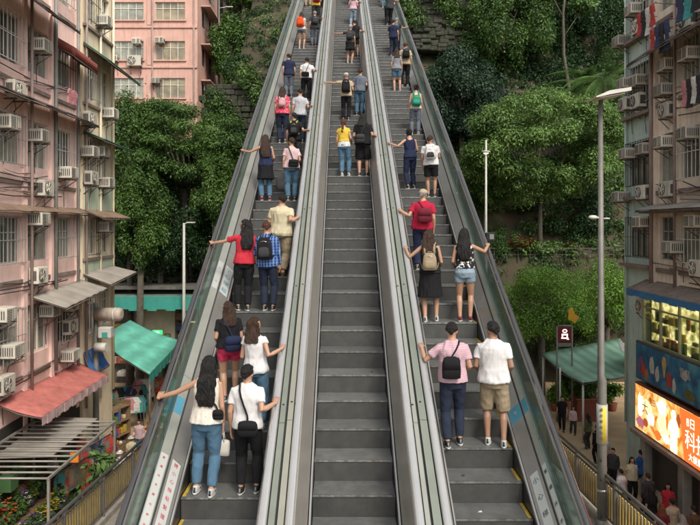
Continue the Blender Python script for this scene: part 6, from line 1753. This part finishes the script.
    if hs in ('long', 'mid', 'curly', 'pony'):
        endz = {'long': 1.13, 'mid': 1.30, 'curly': 1.33, 'pony': 1.30}[hs] + g.uniform(-.03, .03); wd = {'long': .118, 'mid': .110, 'curly': .135, 'pony': .038}[hs]
        hc_ = headpt((0, -.055, .12)); nk = headpt((0, -.065, 0))
        yb = min(cy - b_ for z, cy, a, b_ in T if 1.15 < z < 1.4)
        rg = [(hc_.x, hc_.y + .01, hc_.z + .05, .055, .045), (hc_.x, hc_.y, hc_.z, .080 if hs != 'pony' else .04, .062), (nk.x, nk.y, nk.z, max(.088, wd * .84) if hs != 'pony' else wd, .062 if hs != 'pony' else .035), (nk.x * .6, yb + .035, 1.42, wd, .055 if hs != 'pony' else .03)]
        if endz < 1.38: rg += [(nk.x * .4, yb - .008, min(1.33, endz + .09), wd * 1.02, .040 if hs != 'pony' else .028), (nk.x * .3 + g.uniform(-.015, .015), yb - .020, endz, wd * .74, .024)]
        c.loft([r for r in rg if r[2] >= endz - .001], 18, 0, True, 2.4)
        if hs in ('long', 'mid'):
            for sg in (-1, 1):
                p0 = headpt((sg * .070, .012, .12)); p1 = headpt((sg * .082, .0, .02)); c.tube([p0, p1, Vector((sg * .088, -.05, 1.42))], [.022, .026, .02], 8)
    if hs == 'bun': hball(c, (0, -.115, .14), (.045, .042, .042))
    me = remeshed(c, vox * .85, 1, .013 if hs not in ('short', 'bun') else .010, sd_ + 9, 26.0 if hs != 'curly' else 30, .22 if hs not in ('curly', 'short') else 1.0)
    fin('hair', me, [hm], root)
    if hat:
        style, hn = hat; c = MB(); hmat = FB[hn]
        hball(c, (0, -.002, .135), (.092, .110, .092), lambda p, q: q if p.z > 0 else Vector((q.x, q.y, q.z * .15)))
        if style == 'cap':
            t = MB(); t.loft([(0, .105, .128, .072, .085), (0, .11, .136, .070, .083)], 16); c.raw([headpt(v) for v in t.v], t.f, 0, True)
        else:
            t = MB(); t.loft([(0, 0, .118, .145, .16), (0, 0, .128, .14, .155), (0, 0, .16, .095, .112)], 22); c.raw([headpt(v) for v in t.v], t.f, 0, True)
        smo = c.build('hat', hmat, root); smooth_all(smo.data)
    return dict(root=root, M=Mw, T=T, arms=arms, s=s, yaw=yaw, roll=roll, headM=Mh)

def back_y(P, x, z, off=.03):
    off = off + (.022 if z < 1.38 else .012)
    T = P['T']
    for (z0, c0, a0, b0), (z1, c1, a1, b1) in zip(T, T[1:]):
        if z0 <= z <= z1:
            t = (z - z0) / (z1 - z0); cy, a, b_ = c0 + (c1 - c0) * t, a0 + (a1 - a0) * t, b0 + (b1 - b0) * t
            return cy - b_ * math.sqrt(max(.05, 1 - (x / (a + .02)) ** 2)) - off
    return -.1
def bag_root(P, name, label, cat, c):
    o = empty(name, P['M'] @ Vector(c), P['yaw'], label=label, cat=cat); o.scale = (P['s'],) * 3; o.rotation_euler = (0, P['roll'], P['yaw'])
    return o, Matrix.Translation(-Vector(c))
def bpart(root, Tm, b, name, m):
    me = b.mesh(name, m); me.transform(Tm); fix_normals(me); o = link(name, me, root); return o
def softbox(b, c, w, d, h, mi=0, pw=3.2, tap=.85):
    b.loft([(c[0], c[1], c[2] - h / 2, w * .36, d * .32), (c[0], c[1], c[2] - h * .46, w * .48, d * .46), (c[0], c[1], c[2] - h * .1, w * .50, d * .52), (c[0], c[1], c[2] + h * .25, w * .48 * tap ** .4, d * .46), (c[0], c[1], c[2] + h * .43, w * .42 * tap, d * .36), (c[0], c[1], c[2] + h / 2, w * .26 * tap, d * .2)], 22, mi, True, pw)
def backpack(P, label, m, w=.29, h=.42, d=.15, zc=1.20, pocket=None, straps=True, trim=None):
    m = FB[m]; y = back_y(P, 0, zc, .025) - d / 2; c = (0, y, zc - h / 2); root, Tm = bag_root(P, 'backpack', label, 'backpack', c)
    b = MB(); softbox(b, (0, y, zc), w, d, h); bpart(root, Tm, b, 'bag_body', m)
    b = MB(); softbox(b, (0, y - d * .46, zc - h * .16), w * .74, d * .4, h * .44); bpart(root, Tm, b, 'front_pocket', FB[pocket] if pocket else m)
    b = MB(); b.tube([(-.035, y + .02, zc + h * .46), (-.03, y + .02, zc + h * .56), (.03, y + .02, zc + h * .56), (.035, y + .02, zc + h * .46)], .008, 6); bpart(root, Tm, b, 'handle', m)
    if straps:
        for sg in (-1, 1):
            b = MB(); x = sg * .085; zt = 1.43
            b.tube([(x, y + d * .3, zc + h * .42), (x, back_y(P, x, 1.40, .03), 1.415), (sg * .10, -.01, 1.468), (sg * .115, .075, 1.40), (sg * .13, .118, 1.28), (sg * .165, .04, 1.10), (sg * .13, y + d * .3, zc - h * .42)], [(.024, .008)] * 7, 8)
            bpart(root, Tm, b, 'strap', FB[trim] if trim else m)
    b = MB(); b.tube([(-w * .40, y - d * .3, zc + h * .26), (0, y - d * .50, zc + h * .33), (w * .40, y - d * .3, zc + h * .26)], .005, 5); bpart(root, Tm, b, 'zip', m_chrome)
    return root
def crossbag(P, label, m, side=1, z=.98, w=.27, h=.22, d=.10, onback=False, frm=None, name='shoulder_bag'):
    """bag on hip or back, strap from the opposite shoulder"""
    m = FB[m]; sx_ = frm if frm is not None else -side
    x = side * (.05 if onback else .17); y = back_y(P, x, max(.82, z), .04) - d * .5
    c = (x, y, z - h / 2); root, Tm = bag_root(P, name, label, 'bag', c)
    b = MB(); softbox(b, (x, y, z), w, d, h, tap=.95); bpart(root, Tm, b, 'bag_body', m)
    b = MB(); b.loft([(x, y - d * .32, z - h * .05, w * .44, d * .24), (x, y - d * .30, z + h * .34, w * .46, d * .24), (x, y - d * .1, z + h * .46, w * .40, d * .26)], 18, 0, True, 3); bpart(root, Tm, b, 'flap', m)
    top = Vector((sx_ * .095, -.01, 1.462)); end = Vector((x, y, z + h * .40))
    pts = [Vector((sx_ * .08, .09, 1.36)), top]
    for t in (.12, .3, .5, .7, .86):
        q = top.lerp(end, t); pts.append(Vector((q.x, back_y(P, q.x, min(1.44, q.z), .034), q.z)))
    pts.append(end)
    b = MB(); b.tube(pts, [(.013, .005)] * len(pts), 8); bpart(root, Tm, b, 'strap', m)
    return root
def handbag(P, label, m, arm=1, w=.22, h=.26, d=.07, name='hand_bag', up=False):
    a = P['arms'][0 if arm < 0 else 1]; hnd = a[2] + a[3].normalized() * .09
    if up: hnd = a[1]
    m = FB[m]; c = (hnd.x + arm * .02, hnd.y, hnd.z - h - .14); root, Tm = bag_root(P, name, label, 'bag', c)
    ctr = (hnd.x + arm * .02, hnd.y, hnd.z - .12 - h / 2)
    b = MB(); softbox(b, ctr, w, d, h, tap=1.1); bpart(root, Tm, b, 'bag_body', m)
    b = MB(); b.tube([(ctr[0], ctr[1] - w * .25, ctr[2] + h * .42), (hnd.x, hnd.y - .02, hnd.z - .01), (hnd.x, hnd.y + .02, hnd.z - .01), (ctr[0], ctr[1] + w * .25, ctr[2] + h * .42)], .006, 6); bpart(root, Tm, b, 'handle', m)
    return root

RAILX = {'Ll': -2.29, 'Lr': -.83, 'Ml': -.55, 'Mr': .79, 'Rl': 1.075, 'Rr': 2.50}
def rail_pt(which, py=None, d=None):
    if py is not None: d = F * (CAMZ - Z0 - .965) / (py - VY + F * SL)
    return Vector((RAILX[which], d, zs(d) + .968))
LIM = {'L': (-1.96, -1.0), 'M': (-.37, .64), 'R': (1.30, 2.227)}
def rider(esc, px, pyf, pyh, label, L='down', Rr='down', dfoot=None, **kw):
    best = None
    for dn in STEP_SEQ[esc]:
        d = dn + .15; z = zs(dn); row = VY + (CAMZ - z) / d * F
        if best is None or abs(row - pyf) < best[0]: best = (abs(row - pyf), d, z)
    _, d, z = best
    H = (CAMZ - (pyh - VY) / F * d) - z
    H = min(1.80, max(1.40, H))
    x = (px - VX) / F * d; lo, hi = LIM[esc]; x = min(hi - .17, max(lo + .17, x))
    def arm(m, sg):
        if isinstance(m, tuple):
            r, py = m
            dh = F * (CAMZ - Z0 - .965) / (py - VY + F * SL) if py else d + .28
            S = Vector((x + sg * .17 * H / 1.7, d, z + 1.395 * H / 1.7)); reach = .475 * H / 1.7
            bestd = dh
            for k in range(60):
                if (rail_pt(r, d=bestd) - S).length < reach: break
                bestd += (d + .12 - bestd) * .08
            return rail_pt(r, d=bestd)
        return m
    q = random.Random(int(px * 31 + pyf)); kw.setdefault('yaw', q.uniform(-.26, .26)); kw.setdefault('head', q.uniform(-.7, .7)); kw.setdefault('tilt', q.uniform(-.22, .04)); kw.setdefault('lean', q.uniform(-.02, .07)); kw.setdefault('roll', q.uniform(-.035, .035))
    if 'feet' not in kw: t = q.uniform(-.07, .07); kw['feet'] = ((-.10 + q.uniform(-.02, .03), t, 0), (.10 + q.uniform(-.03, .02), -t, 0))
    if L == 'down' and q.random() < .4: L = q.choice(['bent', 'front'])
    if Rr == 'down' and q.random() < .4: Rr = q.choice(['bent', 'front'])
    return make_person(label, (x, d, z + .002), H, L=arm(L, -1), Rr=arm(Rr, 1), group='people riding the escalators', near=pyf > 240, **kw)
# ------------------------------------------------------------------ riders, left escalator
P = rider('L', 204, 489, 357, 'woman with long black hair, sleeveless print top, blue jeans and white shoes', L=('Ll', 391), Rr='down', yaw=-.05, female=True, top=('tank', 'print', .90, .028), bottom=('jeans', 'denim'), shoes='white', hair=('long', 'black'), head=.1, feet=((-.10, .02, 0), (.11, -.05, 0)))
handbag(P, 'small crumpled white bag in the right hand of the woman in the print top', 'offwhite', 1, .14, .20, name='shopping_bag')
crossbag(P, 'thin black strap bag across the print top', 'black', 1, z=1.02, w=.14, h=.12, d=.06, frm=-1)
P = rider('L', 250, 496, 366, 'man in white T-shirt and black trousers with right hand on the pale handrail', Rr=('Lr', 404), top=('tee', 'white', .88, .030), bottom=('pants', 'black', 1.9, 1.06), shoes='black', hair=('short', 'black'), sk='m', head=-.25, feet=((-.09, .0, 0), (.11, .06, 0)))
crossbag(P, 'black cross body bag on the back of the man in white', 'black', 1, z=.93, w=.27, h=.20, d=.09, onback=True, frm=-1)
P = rider('L', 231, 413, 318, 'woman in black top and bright pink shorts with a dark shoulder bag', Rr='down', L='bent', female=True, wide=1.12, top=('tee', 'black', .93, .034), bottom=('shorts', 'hotpink', .42), shoes='black', hair=('mid', 'brown'))
crossbag(P, 'navy shoulder bag worn by the woman in pink shorts', 'navy', 1, z=1.02, w=.30, h=.26, d=.14, onback=True, frm=-1)
P = rider('L', 266, 414, 318, 'woman with brown hair in white top, standing beside the woman in pink shorts', Rr=('Lr', 350), female=True, top=('cap', 'white', .86, .024), bottom=('jeans', 'denim'), shoes='white', hair=('mid', 'brown'))
P = rider('L', 243, 303, 220, 'woman in red T-shirt and black trousers reaching her left arm out to the black handrail', L=('Ll', 238), female=True, top=('tee', 'red', .88, .022), bottom=('pants', 'black'), shoes='black', hair=('long', 'black'), head=.9, yaw=.3)
P = rider('L', 269, 303, 222, 'person in blue plaid shirt and dark jeans with black backpack', top=('long', 'plaid', .84, .032), bottom=('jeans', 'darkdenim'), shoes='black', hair=('short', 'auburn'))
backpack(P, 'black backpack on the blue plaid shirt', 'black', pocket='charcoal')
P = rider('L', 288, 274, 195, 'stout person in cream T-shirt and khaki trousers, right hand on the pale handrail', Rr=('Lr', 219), wide=1.22, top=('tee', 'cream', .84, .030), bottom=('pants', 'khaki', 1.85, 1.1), shoes='brown', hair=('short', 'black'))
handbag(P, 'dark bag at the right side of the person in cream', 'brown', 1, .2, .26)
P = rider('L', 266, 197, 135, 'woman in dark sleeveless dress over jeans, left hand on the left handrail', L=('Ll', 152), female=True, top=('tank', 'navy', .90, .02), bottom=('jeans', 'denim'), over=('black', .56, .04), shoes='red', hair=('long', 'brown'))
P = rider('L', 292, 197, 138, 'woman in pale pink T-shirt with a black bag strap across her back', female=True, wide=1.1, top=('tee', 'palepink', .88, .03), bottom=('jeans', 'denim'), shoes='black', hair=('short', 'brown'), Rr='down')
crossbag(P, 'black cross body bag of the woman in pale pink', 'black', 1, z=1.0, w=.28, h=.2, d=.1, onback=True, frm=-1)
handbag(P, 'black patterned bag low at the left side of the woman in pale pink', 'charcoal', -1, .34, .36, .12)
P = rider('L', 300, 172, 115, 'man in black T-shirt with lime shoulders, right hand on the pale handrail', Rr=('Lr', 135), top=('tee', 'black', .86, .03), bottom=('pants', 'charcoal'), shoes='black', hair=('short', 'black'))
backpack(P, 'black backpack with lime straps', 'black', w=.26, h=.38, trim='lime', pocket='charcoal')
P = rider('L', 282, 144, 87, 'woman in pink floral top with dark trousers', female=True, wide=1.08, top=('tee', 'floral', .88, .026), bottom=('jeans', 'darkdenim'), shoes='black', hair=('mid', 'brown'))
backpack(P, 'small pink backpack on the pink floral top', 'pink', w=.22, h=.26, d=.10)
P = rider('L', 303, 143, 89, 'man in light grey T-shirt, right hand on the pale handrail', Rr=('Lr', 107), top=('tee', 'palegrey', .86, .03), bottom=('jeans', 'darkdenim'), shoes='black', hair=('short', 'black'))
P = rider('L', 289, 98, 61, 'man in navy T-shirt with paler trousers near the upper left handrail', wide=1.08, top=('tee', 'navy', .86, .03), bottom=('pants', 'slate'), shoes='black', hair=('short', 'black'))
P = rider('L', 308, 103, 65, 'man in white shirt with dark waist bag, high on the left escalator', Rr=('Lr', 78), wide=1.08, top=('tee', 'white', .90, .03), bottom=('pants', 'black'), shoes='black', hair=('short', 'black'))
crossbag(P, 'dark waist bag on the man in white shirt', 'black', -1, z=1.02, w=.3, h=.18, d=.1, onback=True, frm=1)
P = rider('L', 302, 49, 12, 'bare legged woman in cream top near the top of the left escalator', female=True, top=('cap', 'offwhite', .86, .024), bottom=('shorts', 'slate', .3), shoes='white', hair=('mid', 'brown'))
backpack(P, 'large bright orange red backpack near the top of the left escalator', 'orange', w=.34, h=.42, d=.16)
P = rider('L', 320, 46, 11, 'person in dark grey clothes beside the bright orange backpack, right hand on rail', Rr=('Lr', 18), top=('tee', 'charcoal', .84, .03), bottom=('jeans', 'slate'), shoes='red', hair=('short', 'grey'))
backpack(P, 'dark grey backpack beside the bright orange one', 'charcoal', w=.26, h=.34, d=.12)
P = rider('L', 316, 25, -12, 'person in yellow top at the very top of the left escalator', female=True, top=('tee', 'yellow', .86, .026), bottom=('pants', 'charcoal'), shoes='black', hair=('mid', 'black'))
backpack(P, 'crimson backpack on the yellow top', 'crimson', w=.30, h=.40, d=.15)

# ------------------------------------------------------------------ middle escalator
P = rider('M', 345, 178, 119, 'woman in yellow and white top and blue jeans on the middle escalator', female=True, top=('cap', 'yellow', 1.02, .026), bottom=('jeans', 'denim'), shoes='white', hair=('pony', 'auburn'))
c = MB(); c.loft([(0, -.012, .86, .20, .148), (0, -.004, .96, .186, .136), (0, .004, 1.04, .166, .126), (0, .002, 1.05, .150, .115)], 22)
fin('lower_shirt', remeshed(c, .0155, 1, .008, 3, 8, .6), [FB['white']], P['root'])
P = rider('M', 365, 178, 114, 'person with curly black hair, black T-shirt and black knee shorts', Rr=('Mr', 137), wide=1.08, top=('tee', 'black', .86, .032), bottom=('shorts', 'black', .95, 1.12), shoes='black', hair=('curly', 'black'))
crossbag(P, 'black bag worn low on the back of the curly haired person', 'charcoal', -1, z=1.0, w=.26, h=.24, d=.12, onback=True, frm=1)
P = rider('M', 346, 121, 74, 'person in beige top, pale cap and black trousers, left hand on rail', L=('Ml', 92), top=('tee', 'beige', .86, .03), bottom=('pants', 'black'), shoes='black', hair=('short', 'grey'), hat=('cap', 'offwhite'))
backpack(P, 'black backpack on the beige top below a pale cap', 'black', w=.30, h=.46, d=.15)
P = rider('M', 365, 117, 75, 'man in slate blue T-shirt and jeans on the middle escalator', wide=1.06, top=('tee', 'slate', .86, .03), bottom=('jeans', 'denim'), shoes='black', hair=('short', 'brown'), Rr='bent')
P = rider('M', 350, 63, 25, 'woman with pale cap, dark top and black skirt, left hand on rail', L=('Ml', 39), female=True, top=('tee', 'charcoal', .9, .026), bottom=('skirt', 'black', .62, .03), shoes='white', hair=('short', 'grey'), hat=('cap', 'palegrey'))
backpack(P, 'small dark backpack on the woman with pale cap', 'charcoal', w=.28, h=.34, d=.12)
P = rider('M', 362, 59, 20, 'bare legged person in black near the top of the middle escalator', Rr=('Mr', 32), top=('tee', 'black', .84, .03), bottom=('shorts', 'black', .62), shoes='black', hair=('short', 'black'))
P = rider('M', 353, 28, -6, 'woman in pink top and pale jeans topmost on the middle escalator', female=True, top=('tee', 'pinkstripe', .88, .026), bottom=('jeans', 'paledenim'), shoes='white', hair=('mid', 'brown'))
P = rider('M', 364, 26, -8, 'person in black with a pale backpack at the very top of the middle escalator', Rr=('Mr', 8), top=('tee', 'black', .86, .03), bottom=('shorts', 'charcoal', .8), shoes='black', hair=('short', 'black'))
backpack(P, 'pale sky blue and white backpack at the very top of the middle escalator', 'white', w=.32, h=.42, pocket='skyblue')

# ------------------------------------------------------------------ right escalator
P = rider('R', 449, 440, 324, 'man in pale pink striped T-shirt and dark jeans, left hand on the pale handrail', L=('Rl', 349), top=('tee', 'pinkstripe', .90, .030), bottom=('jeans', 'darkdenim'), shoes='black', hair=('short', 'black'), feet=((-.10, -.10, .0), (.09, .03, 0)), lean=.05)
crossbag(P, 'black sling bag on the left hip of the man in pink stripes', 'black', -1, z=1.13, w=.26, h=.30, d=.13, onback=True, frm=1, name='sling_bag')
P = rider('R', 496, 447, 323, 'man in plain white T-shirt and khaki knee shorts, arms bent', L='bent', Rr='bent', wide=1.04, top=('tee', 'white', .88, .034), bottom=('shorts', 'khaki', .95, 1.08), shoes='white', hair=('short', 'black'), sk='d', feet=((-.11, .04, 0), (.11, -.06, 0)))
P = rider('R', 426, 318, 230, 'woman in black dress with a beige bag on her back', L=('Rl', 250), female=True, top=('tank', 'black', .90, .022), bottom=('skirt', 'black', .46, .05), shoes='white', hair=('long', 'brown'), Rr='bent')
backpack(P, 'slack beige backpack on the woman in black dress', 'khaki', w=.26, h=.32, d=.13, zc=1.12)
P = rider('R', 467, 319, 229, 'woman with long black hair, black and white top and denim shorts', Rr=('Rr', 246), L='bent', female=True, top=('tank', 'bw', .98, .022), bottom=('shorts', 'paledenim', .36, 1.05), shoes='red', hair=('long', 'black'))
P = rider('R', 417, 264, 190, 'person in red T-shirt and pale hat with a red bag', L=('Rl', 212), wide=1.12, top=('tee', 'crimson', .86, .034), bottom=('pants', 'navy'), shoes='black', hair=('short', 'grey'), hat=('cap', 'beige'))
crossbag(P, 'dark red shoulder bag on the person in red', 'maroon', 1, z=1.16, w=.30, h=.30, d=.14, onback=True, frm=-1)
P = rider('R', 411, 192, 134, 'woman in navy sleeveless top and navy trousers reaching her left hand to the rail', L=('Rl', 150), female=True, top=('tank', 'navy', .88, .02), bottom=('pants', 'navy'), shoes='black', hair=('bun', 'black'))
P = rider('R', 432, 196, 136, 'person in white T-shirt and black shorts with white backpack', wide=1.08, top=('tee', 'white', .88, .03), bottom=('shorts', 'black', .7), shoes='black', hair=('short', 'brown'), sk='d')
backpack(P, 'white backpack with a dark pocket on the white T-shirt', 'white', w=.28, h=.32, pocket='charcoal')
P = rider('R', 415, 134, 93, 'woman in white sleeveless top and pale trousers with a green backpack', female=True, top=('tank', 'offwhite', .86, .02), bottom=('pants', 'slate'), shoes='white', hair=('bun', 'black'))
backpack(P, 'bright green backpack halfway up the right escalator', 'green', w=.30, h=.34, d=.16, zc=1.12, pocket='teal')
P = rider('R', 397, 90, 50, 'woman in grey top and denim shorts with bare legs on the right escalator', female=True, top=('tee', 'grey', .88, .026), bottom=('shorts', 'denim', .62, 1.05), shoes='white', hair=('mid', 'brown'))
P = rider('R', 409, 87, 43, 'person in beige top and black trousers with black backpack on the right escalator', top=('tee', 'beige', .86, .03), bottom=('pants', 'black'), shoes='white', hair=('short', 'brown'), hat=('cap', 'brown'))
backpack(P, 'black backpack on the beige top of the right escalator', 'black', w=.27, h=.34, d=.14, zc=1.24)
P = rider('R', 394, 58, 20, 'man in navy blue T-shirt high on the right escalator', top=('tee', 'navy', .84, .03), bottom=('pants', 'darkdenim'), shoes='black', hair=('short', 'black'))
P = rider('R', 406, 53, 18, 'person in dark top with grey backpack high on the right escalator', Rr=('Rr', 32), top=('tee', 'charcoal', .84, .03), bottom=('pants', 'black'), shoes='black', hair=('short', 'grey'))
backpack(P, 'slate grey backpack high on the right escalator', 'slate', w=.28, h=.36)
P = rider('R', 390, 26, -8, 'person in dark clothes at the very top of the right escalator', L=('Rl', 5), top=('tee', 'charcoal', .84, .03), bottom=('pants', 'black'), shoes='black', hair=('short', 'black'))
P = rider('R', 401, 24, -10, 'person in cyan T-shirt at the very top of the right escalator', Rr=('Rr', 2), top=('tee', 'cyan', .86, .03), bottom=('pants', 'black'), shoes='black', hair=('short', 'black'))

# ------------------------------------------------------------------ people on the street
def walker(px, pyh, d, label, H=1.65, yaw=0.0, **kw):
    x = (px - VX) / F * d
    return make_person(label, (x, d, 0.0), H, yaw=yaw, group='people on the street', **kw)
STEP = ((-.10, .16, 0), (.10, -.16, .02))
walker(155, 375, 36.5, 'woman in pink patterned top walking under the turquoise canopy', 1.65, yaw=.4, female=True, top=('long', 'floral', .86, .03), bottom=('pants', 'charcoal'), hair=('mid', 'black'), feet=STEP)
walker(120, 428, 24.2, 'person with white hat and bare arms below the blue square sign', 1.6, yaw=2.6, top=('tee', 'offwhite', .86, .03), bottom=('pants', 'charcoal'), hair=('short', 'grey'), hat=('bucket', 'white'), sk='l')
walker(131, 425, 26.0, 'person in pale top and straw hat beside the one with a white hat', 1.55, yaw=.5, female=True, top=('tee', 'cream', .86, .03), bottom=('pants', 'slate'), hair=('short', 'brown'), hat=('bucket', 'offwhite'))
walker(106, 366, 31.0, 'dark dressed shopper at the clothes racks', 1.65, yaw=.8, top=('tee', 'black', .86, .03), bottom=('pants', 'black'), hair=('short', 'black'))
walker(562, 403, 31.5, 'person in black walking on the street just right of the dark handrail', 1.7, yaw=2.7, top=('tee', 'black', .86, .03), bottom=('pants', 'black'), hair=('short', 'black'), feet=STEP)
walker(573, 413, 31.0, 'child in pale pink top and dark trousers walking beside a person in black', 1.35, yaw=3.0, female=True, top=('long', 'palepink', .86, .03), bottom=('pants', 'charcoal'), hair=('mid', 'black'), feet=STEP)
walker(597, 424, 27.2, 'person in black jacket half hidden behind the tall street lamp', 1.62, yaw=.3, top=('long', 'black', .86, .04), bottom=('pants', 'black'), hair=('short', 'black'))
P = walker(613, 448, 24.6, 'person in dark top with a white bag right of the tall street lamp', 1.55, yaw=2.4, top=('long', 'charcoal', .86, .04), bottom=('pants', 'black'), hair=('short', 'black'), feet=STEP)
handbag(P, 'white carrier bag held by a person in dark top on the street', 'white', -1, .26, .36, name='carrier_bag')
walker(621, 462, 22.6, 'person in white T-shirt behind the right railing', 1.5, yaw=.5, top=('tee', 'white', .86, .03), bottom=('pants', 'khaki'), hair=('short', 'black'))
P = walker(641, 453, 24.0, 'man in blue shirt and dark trousers in front of the shop posts', 1.68, yaw=.2, top=('long', 'blue', .84, .036), bottom=('pants', 'darkdenim'), hair=('short', 'black'), feet=STEP)
crossbag(P, 'dark bag carried by the man in blue shirt', 'charcoal', 1, z=1.0, w=.3, h=.26, d=.12, frm=-1)
walker(651, 486, 20.6, 'woman with long black hair and dark top below the billboard', 1.7, yaw=.2, female=True, top=('tee', 'black', .86, .03), bottom=('pants', 'charcoal'), hair=('long', 'black'))
walker(662, 501, 19.4, 'person with ginger hair in maroon top behind the right railing', 1.66, yaw=-.4, female=True, top=('tee', 'maroon', .86, .03), bottom=('pants', 'black'), hair=('curly', 'ginger'))
walker(682, 513, 18.6, 'person with short white hair near the lower right corner', 1.7, yaw=.2, top=('tee', 'offwhite', .86, .03), bottom=('pants', 'slate'), hair=('curly', 'grey'))
walker(694, 508, 19.2, 'person with short black hair at the lower right edge', 1.7, yaw=.1, top=('tee', 'brown', .86, .03), bottom=('pants', 'black'), hair=('short', 'black'))

# the last riders, cut by the top of the picture
rider('L', 308, 8, -26, 'person in olive top at the upper picture edge of the left escalator', top=('tee', 'olive', .86, .03), bottom=('pants', 'khaki'), shoes='black', hair=('short', 'black'))
rider('L', 323, 10, -24, 'person in teal top and dark trousers topmost on the right side of the left escalator', top=('tee', 'teal', .86, .03), bottom=('pants', 'black'), shoes='black', hair=('short', 'brown'))
rider('M', 351, 6, -26, 'person in grey top and navy trousers cut by the picture edge, middle escalator', top=('tee', 'palegrey', .86, .03), bottom=('pants', 'navy'), shoes='white', hair=('short', 'black'))
rider('M', 363, 7, -25, 'person in khaki shorts cut by the picture edge, middle escalator', top=('tee', 'white', .86, .03), bottom=('shorts', 'khaki', .8), shoes='white', hair=('short', 'black'))
rider('R', 388, 4, -27, 'person in pale trousers cut by the picture edge, right escalator', top=('tee', 'pink', .86, .03), bottom=('pants', 'beige'), shoes='white', hair=('mid', 'black'), female=True)
rider('R', 399, 8, -24, 'person in maroon top cut by the picture edge, right escalator', top=('tee', 'maroon', .86, .03), bottom=('jeans', 'denim'), shoes='white', hair=('short', 'black'))
# more people in the street
more = [(588, 417, 29.0, 'person in olive top standing beside the brick planter', .4, 'olive', 'charcoal', 'black'), (604, 440, 26.0, 'person in pale grey top just right of the lamp post notice', 2.8, 'palegrey', 'navy', 'black'),
 (632, 456, 23.4, 'person in cream top between the white T-shirt and the man in blue', 3.0, 'cream', 'black', 'black'), (648, 470, 21.8, 'person in charcoal top close to the shop post under the billboard', .2, 'charcoal', 'black', 'brown'),
 (668, 478, 21.2, 'person in red top in the shade under the billboard', 2.7, 'red', 'charcoal', 'black'), (672, 494, 19.9, 'person in beige top behind the right railing near its lower end', .1, 'beige', 'navy', 'black'),
 (141, 384, 33.0, 'shopper in navy top at the edge of the turquoise canopy', .6, 'navy', 'black', 'black'), (126, 398, 29.5, 'shopper in olive top between the crates and clothes racks', 1.4, 'olive', 'charcoal', 'black'),
 (113, 412, 26.6, 'shopper in maroon top by the wooden crates', 2.2, 'maroon', 'black', 'brown'), (139, 412, 28.0, 'person in pale pink top walking down the market lane', 3.0, 'palepink', 'denim', 'black'), (60, 446, 21.0, 'stall keeper in charcoal top behind the flower stand', 1.3, 'charcoal', 'black', 'black')]
for k, (px, py, d, lab, yw, tc_, bc_, hc_) in enumerate(more):
    walker(px, py, d, lab, 1.58 + .03 * (k % 4), yaw=yw, female=k % 2 == 0, top=('tee' if k % 3 else 'long', tc_, .86, .03), bottom=('pants', bc_), hair=('mid' if k % 2 == 0 else 'short', hc_), feet=STEP if k % 2 else ((-.1, 0, 0), (.1, .05, 0)), Rr='bent' if k % 3 == 0 else 'down')

# scraps lying on the steps
for esc, px, py, lab, w in (('R', 480, 507, 'small white scrap of paper on a low step of the right escalator', .05), ('M', 372, 366, 'dark scrap on an empty step of the middle escalator', .045), ('R', 463, 476, 'dark flattened scrap on a step of the right escalator below the man in pink stripes', .05)):
    dn = min(STEP_SEQ[esc], key=lambda q: abs(VY + (CAMZ - zs(q)) / (q + .2) * F - py)); d = dn + .2
    b = MB(); b.raw([(-w * .6, -w * .2, .001), (-w * .1, -w * .45, .006), (w * .55, -w * .1, .002), (w * .3, w * .35, .010), (-w * .2, w * .3, .003)] + [(-w * .6, -w * .2, -.001), (-w * .1, -w * .45, .004), (w * .55, -w * .1, 0), (w * .3, w * .35, .008), (-w * .2, w * .3, .001)], [(0, 1, 4), (1, 2, 3), (1, 3, 4), (9, 6, 5), (8, 7, 6), (9, 8, 6), (0, 5, 6, 1), (1, 6, 7, 2), (2, 7, 8, 3), (3, 8, 9, 4), (4, 9, 5, 0)])
    o = b.build('scrap', FB['white'] if 'white' in lab else FB['charcoal'], None, ((px - VX) / F * d, d, zs(dn) + .002)); tag(o, lab, 'litter')
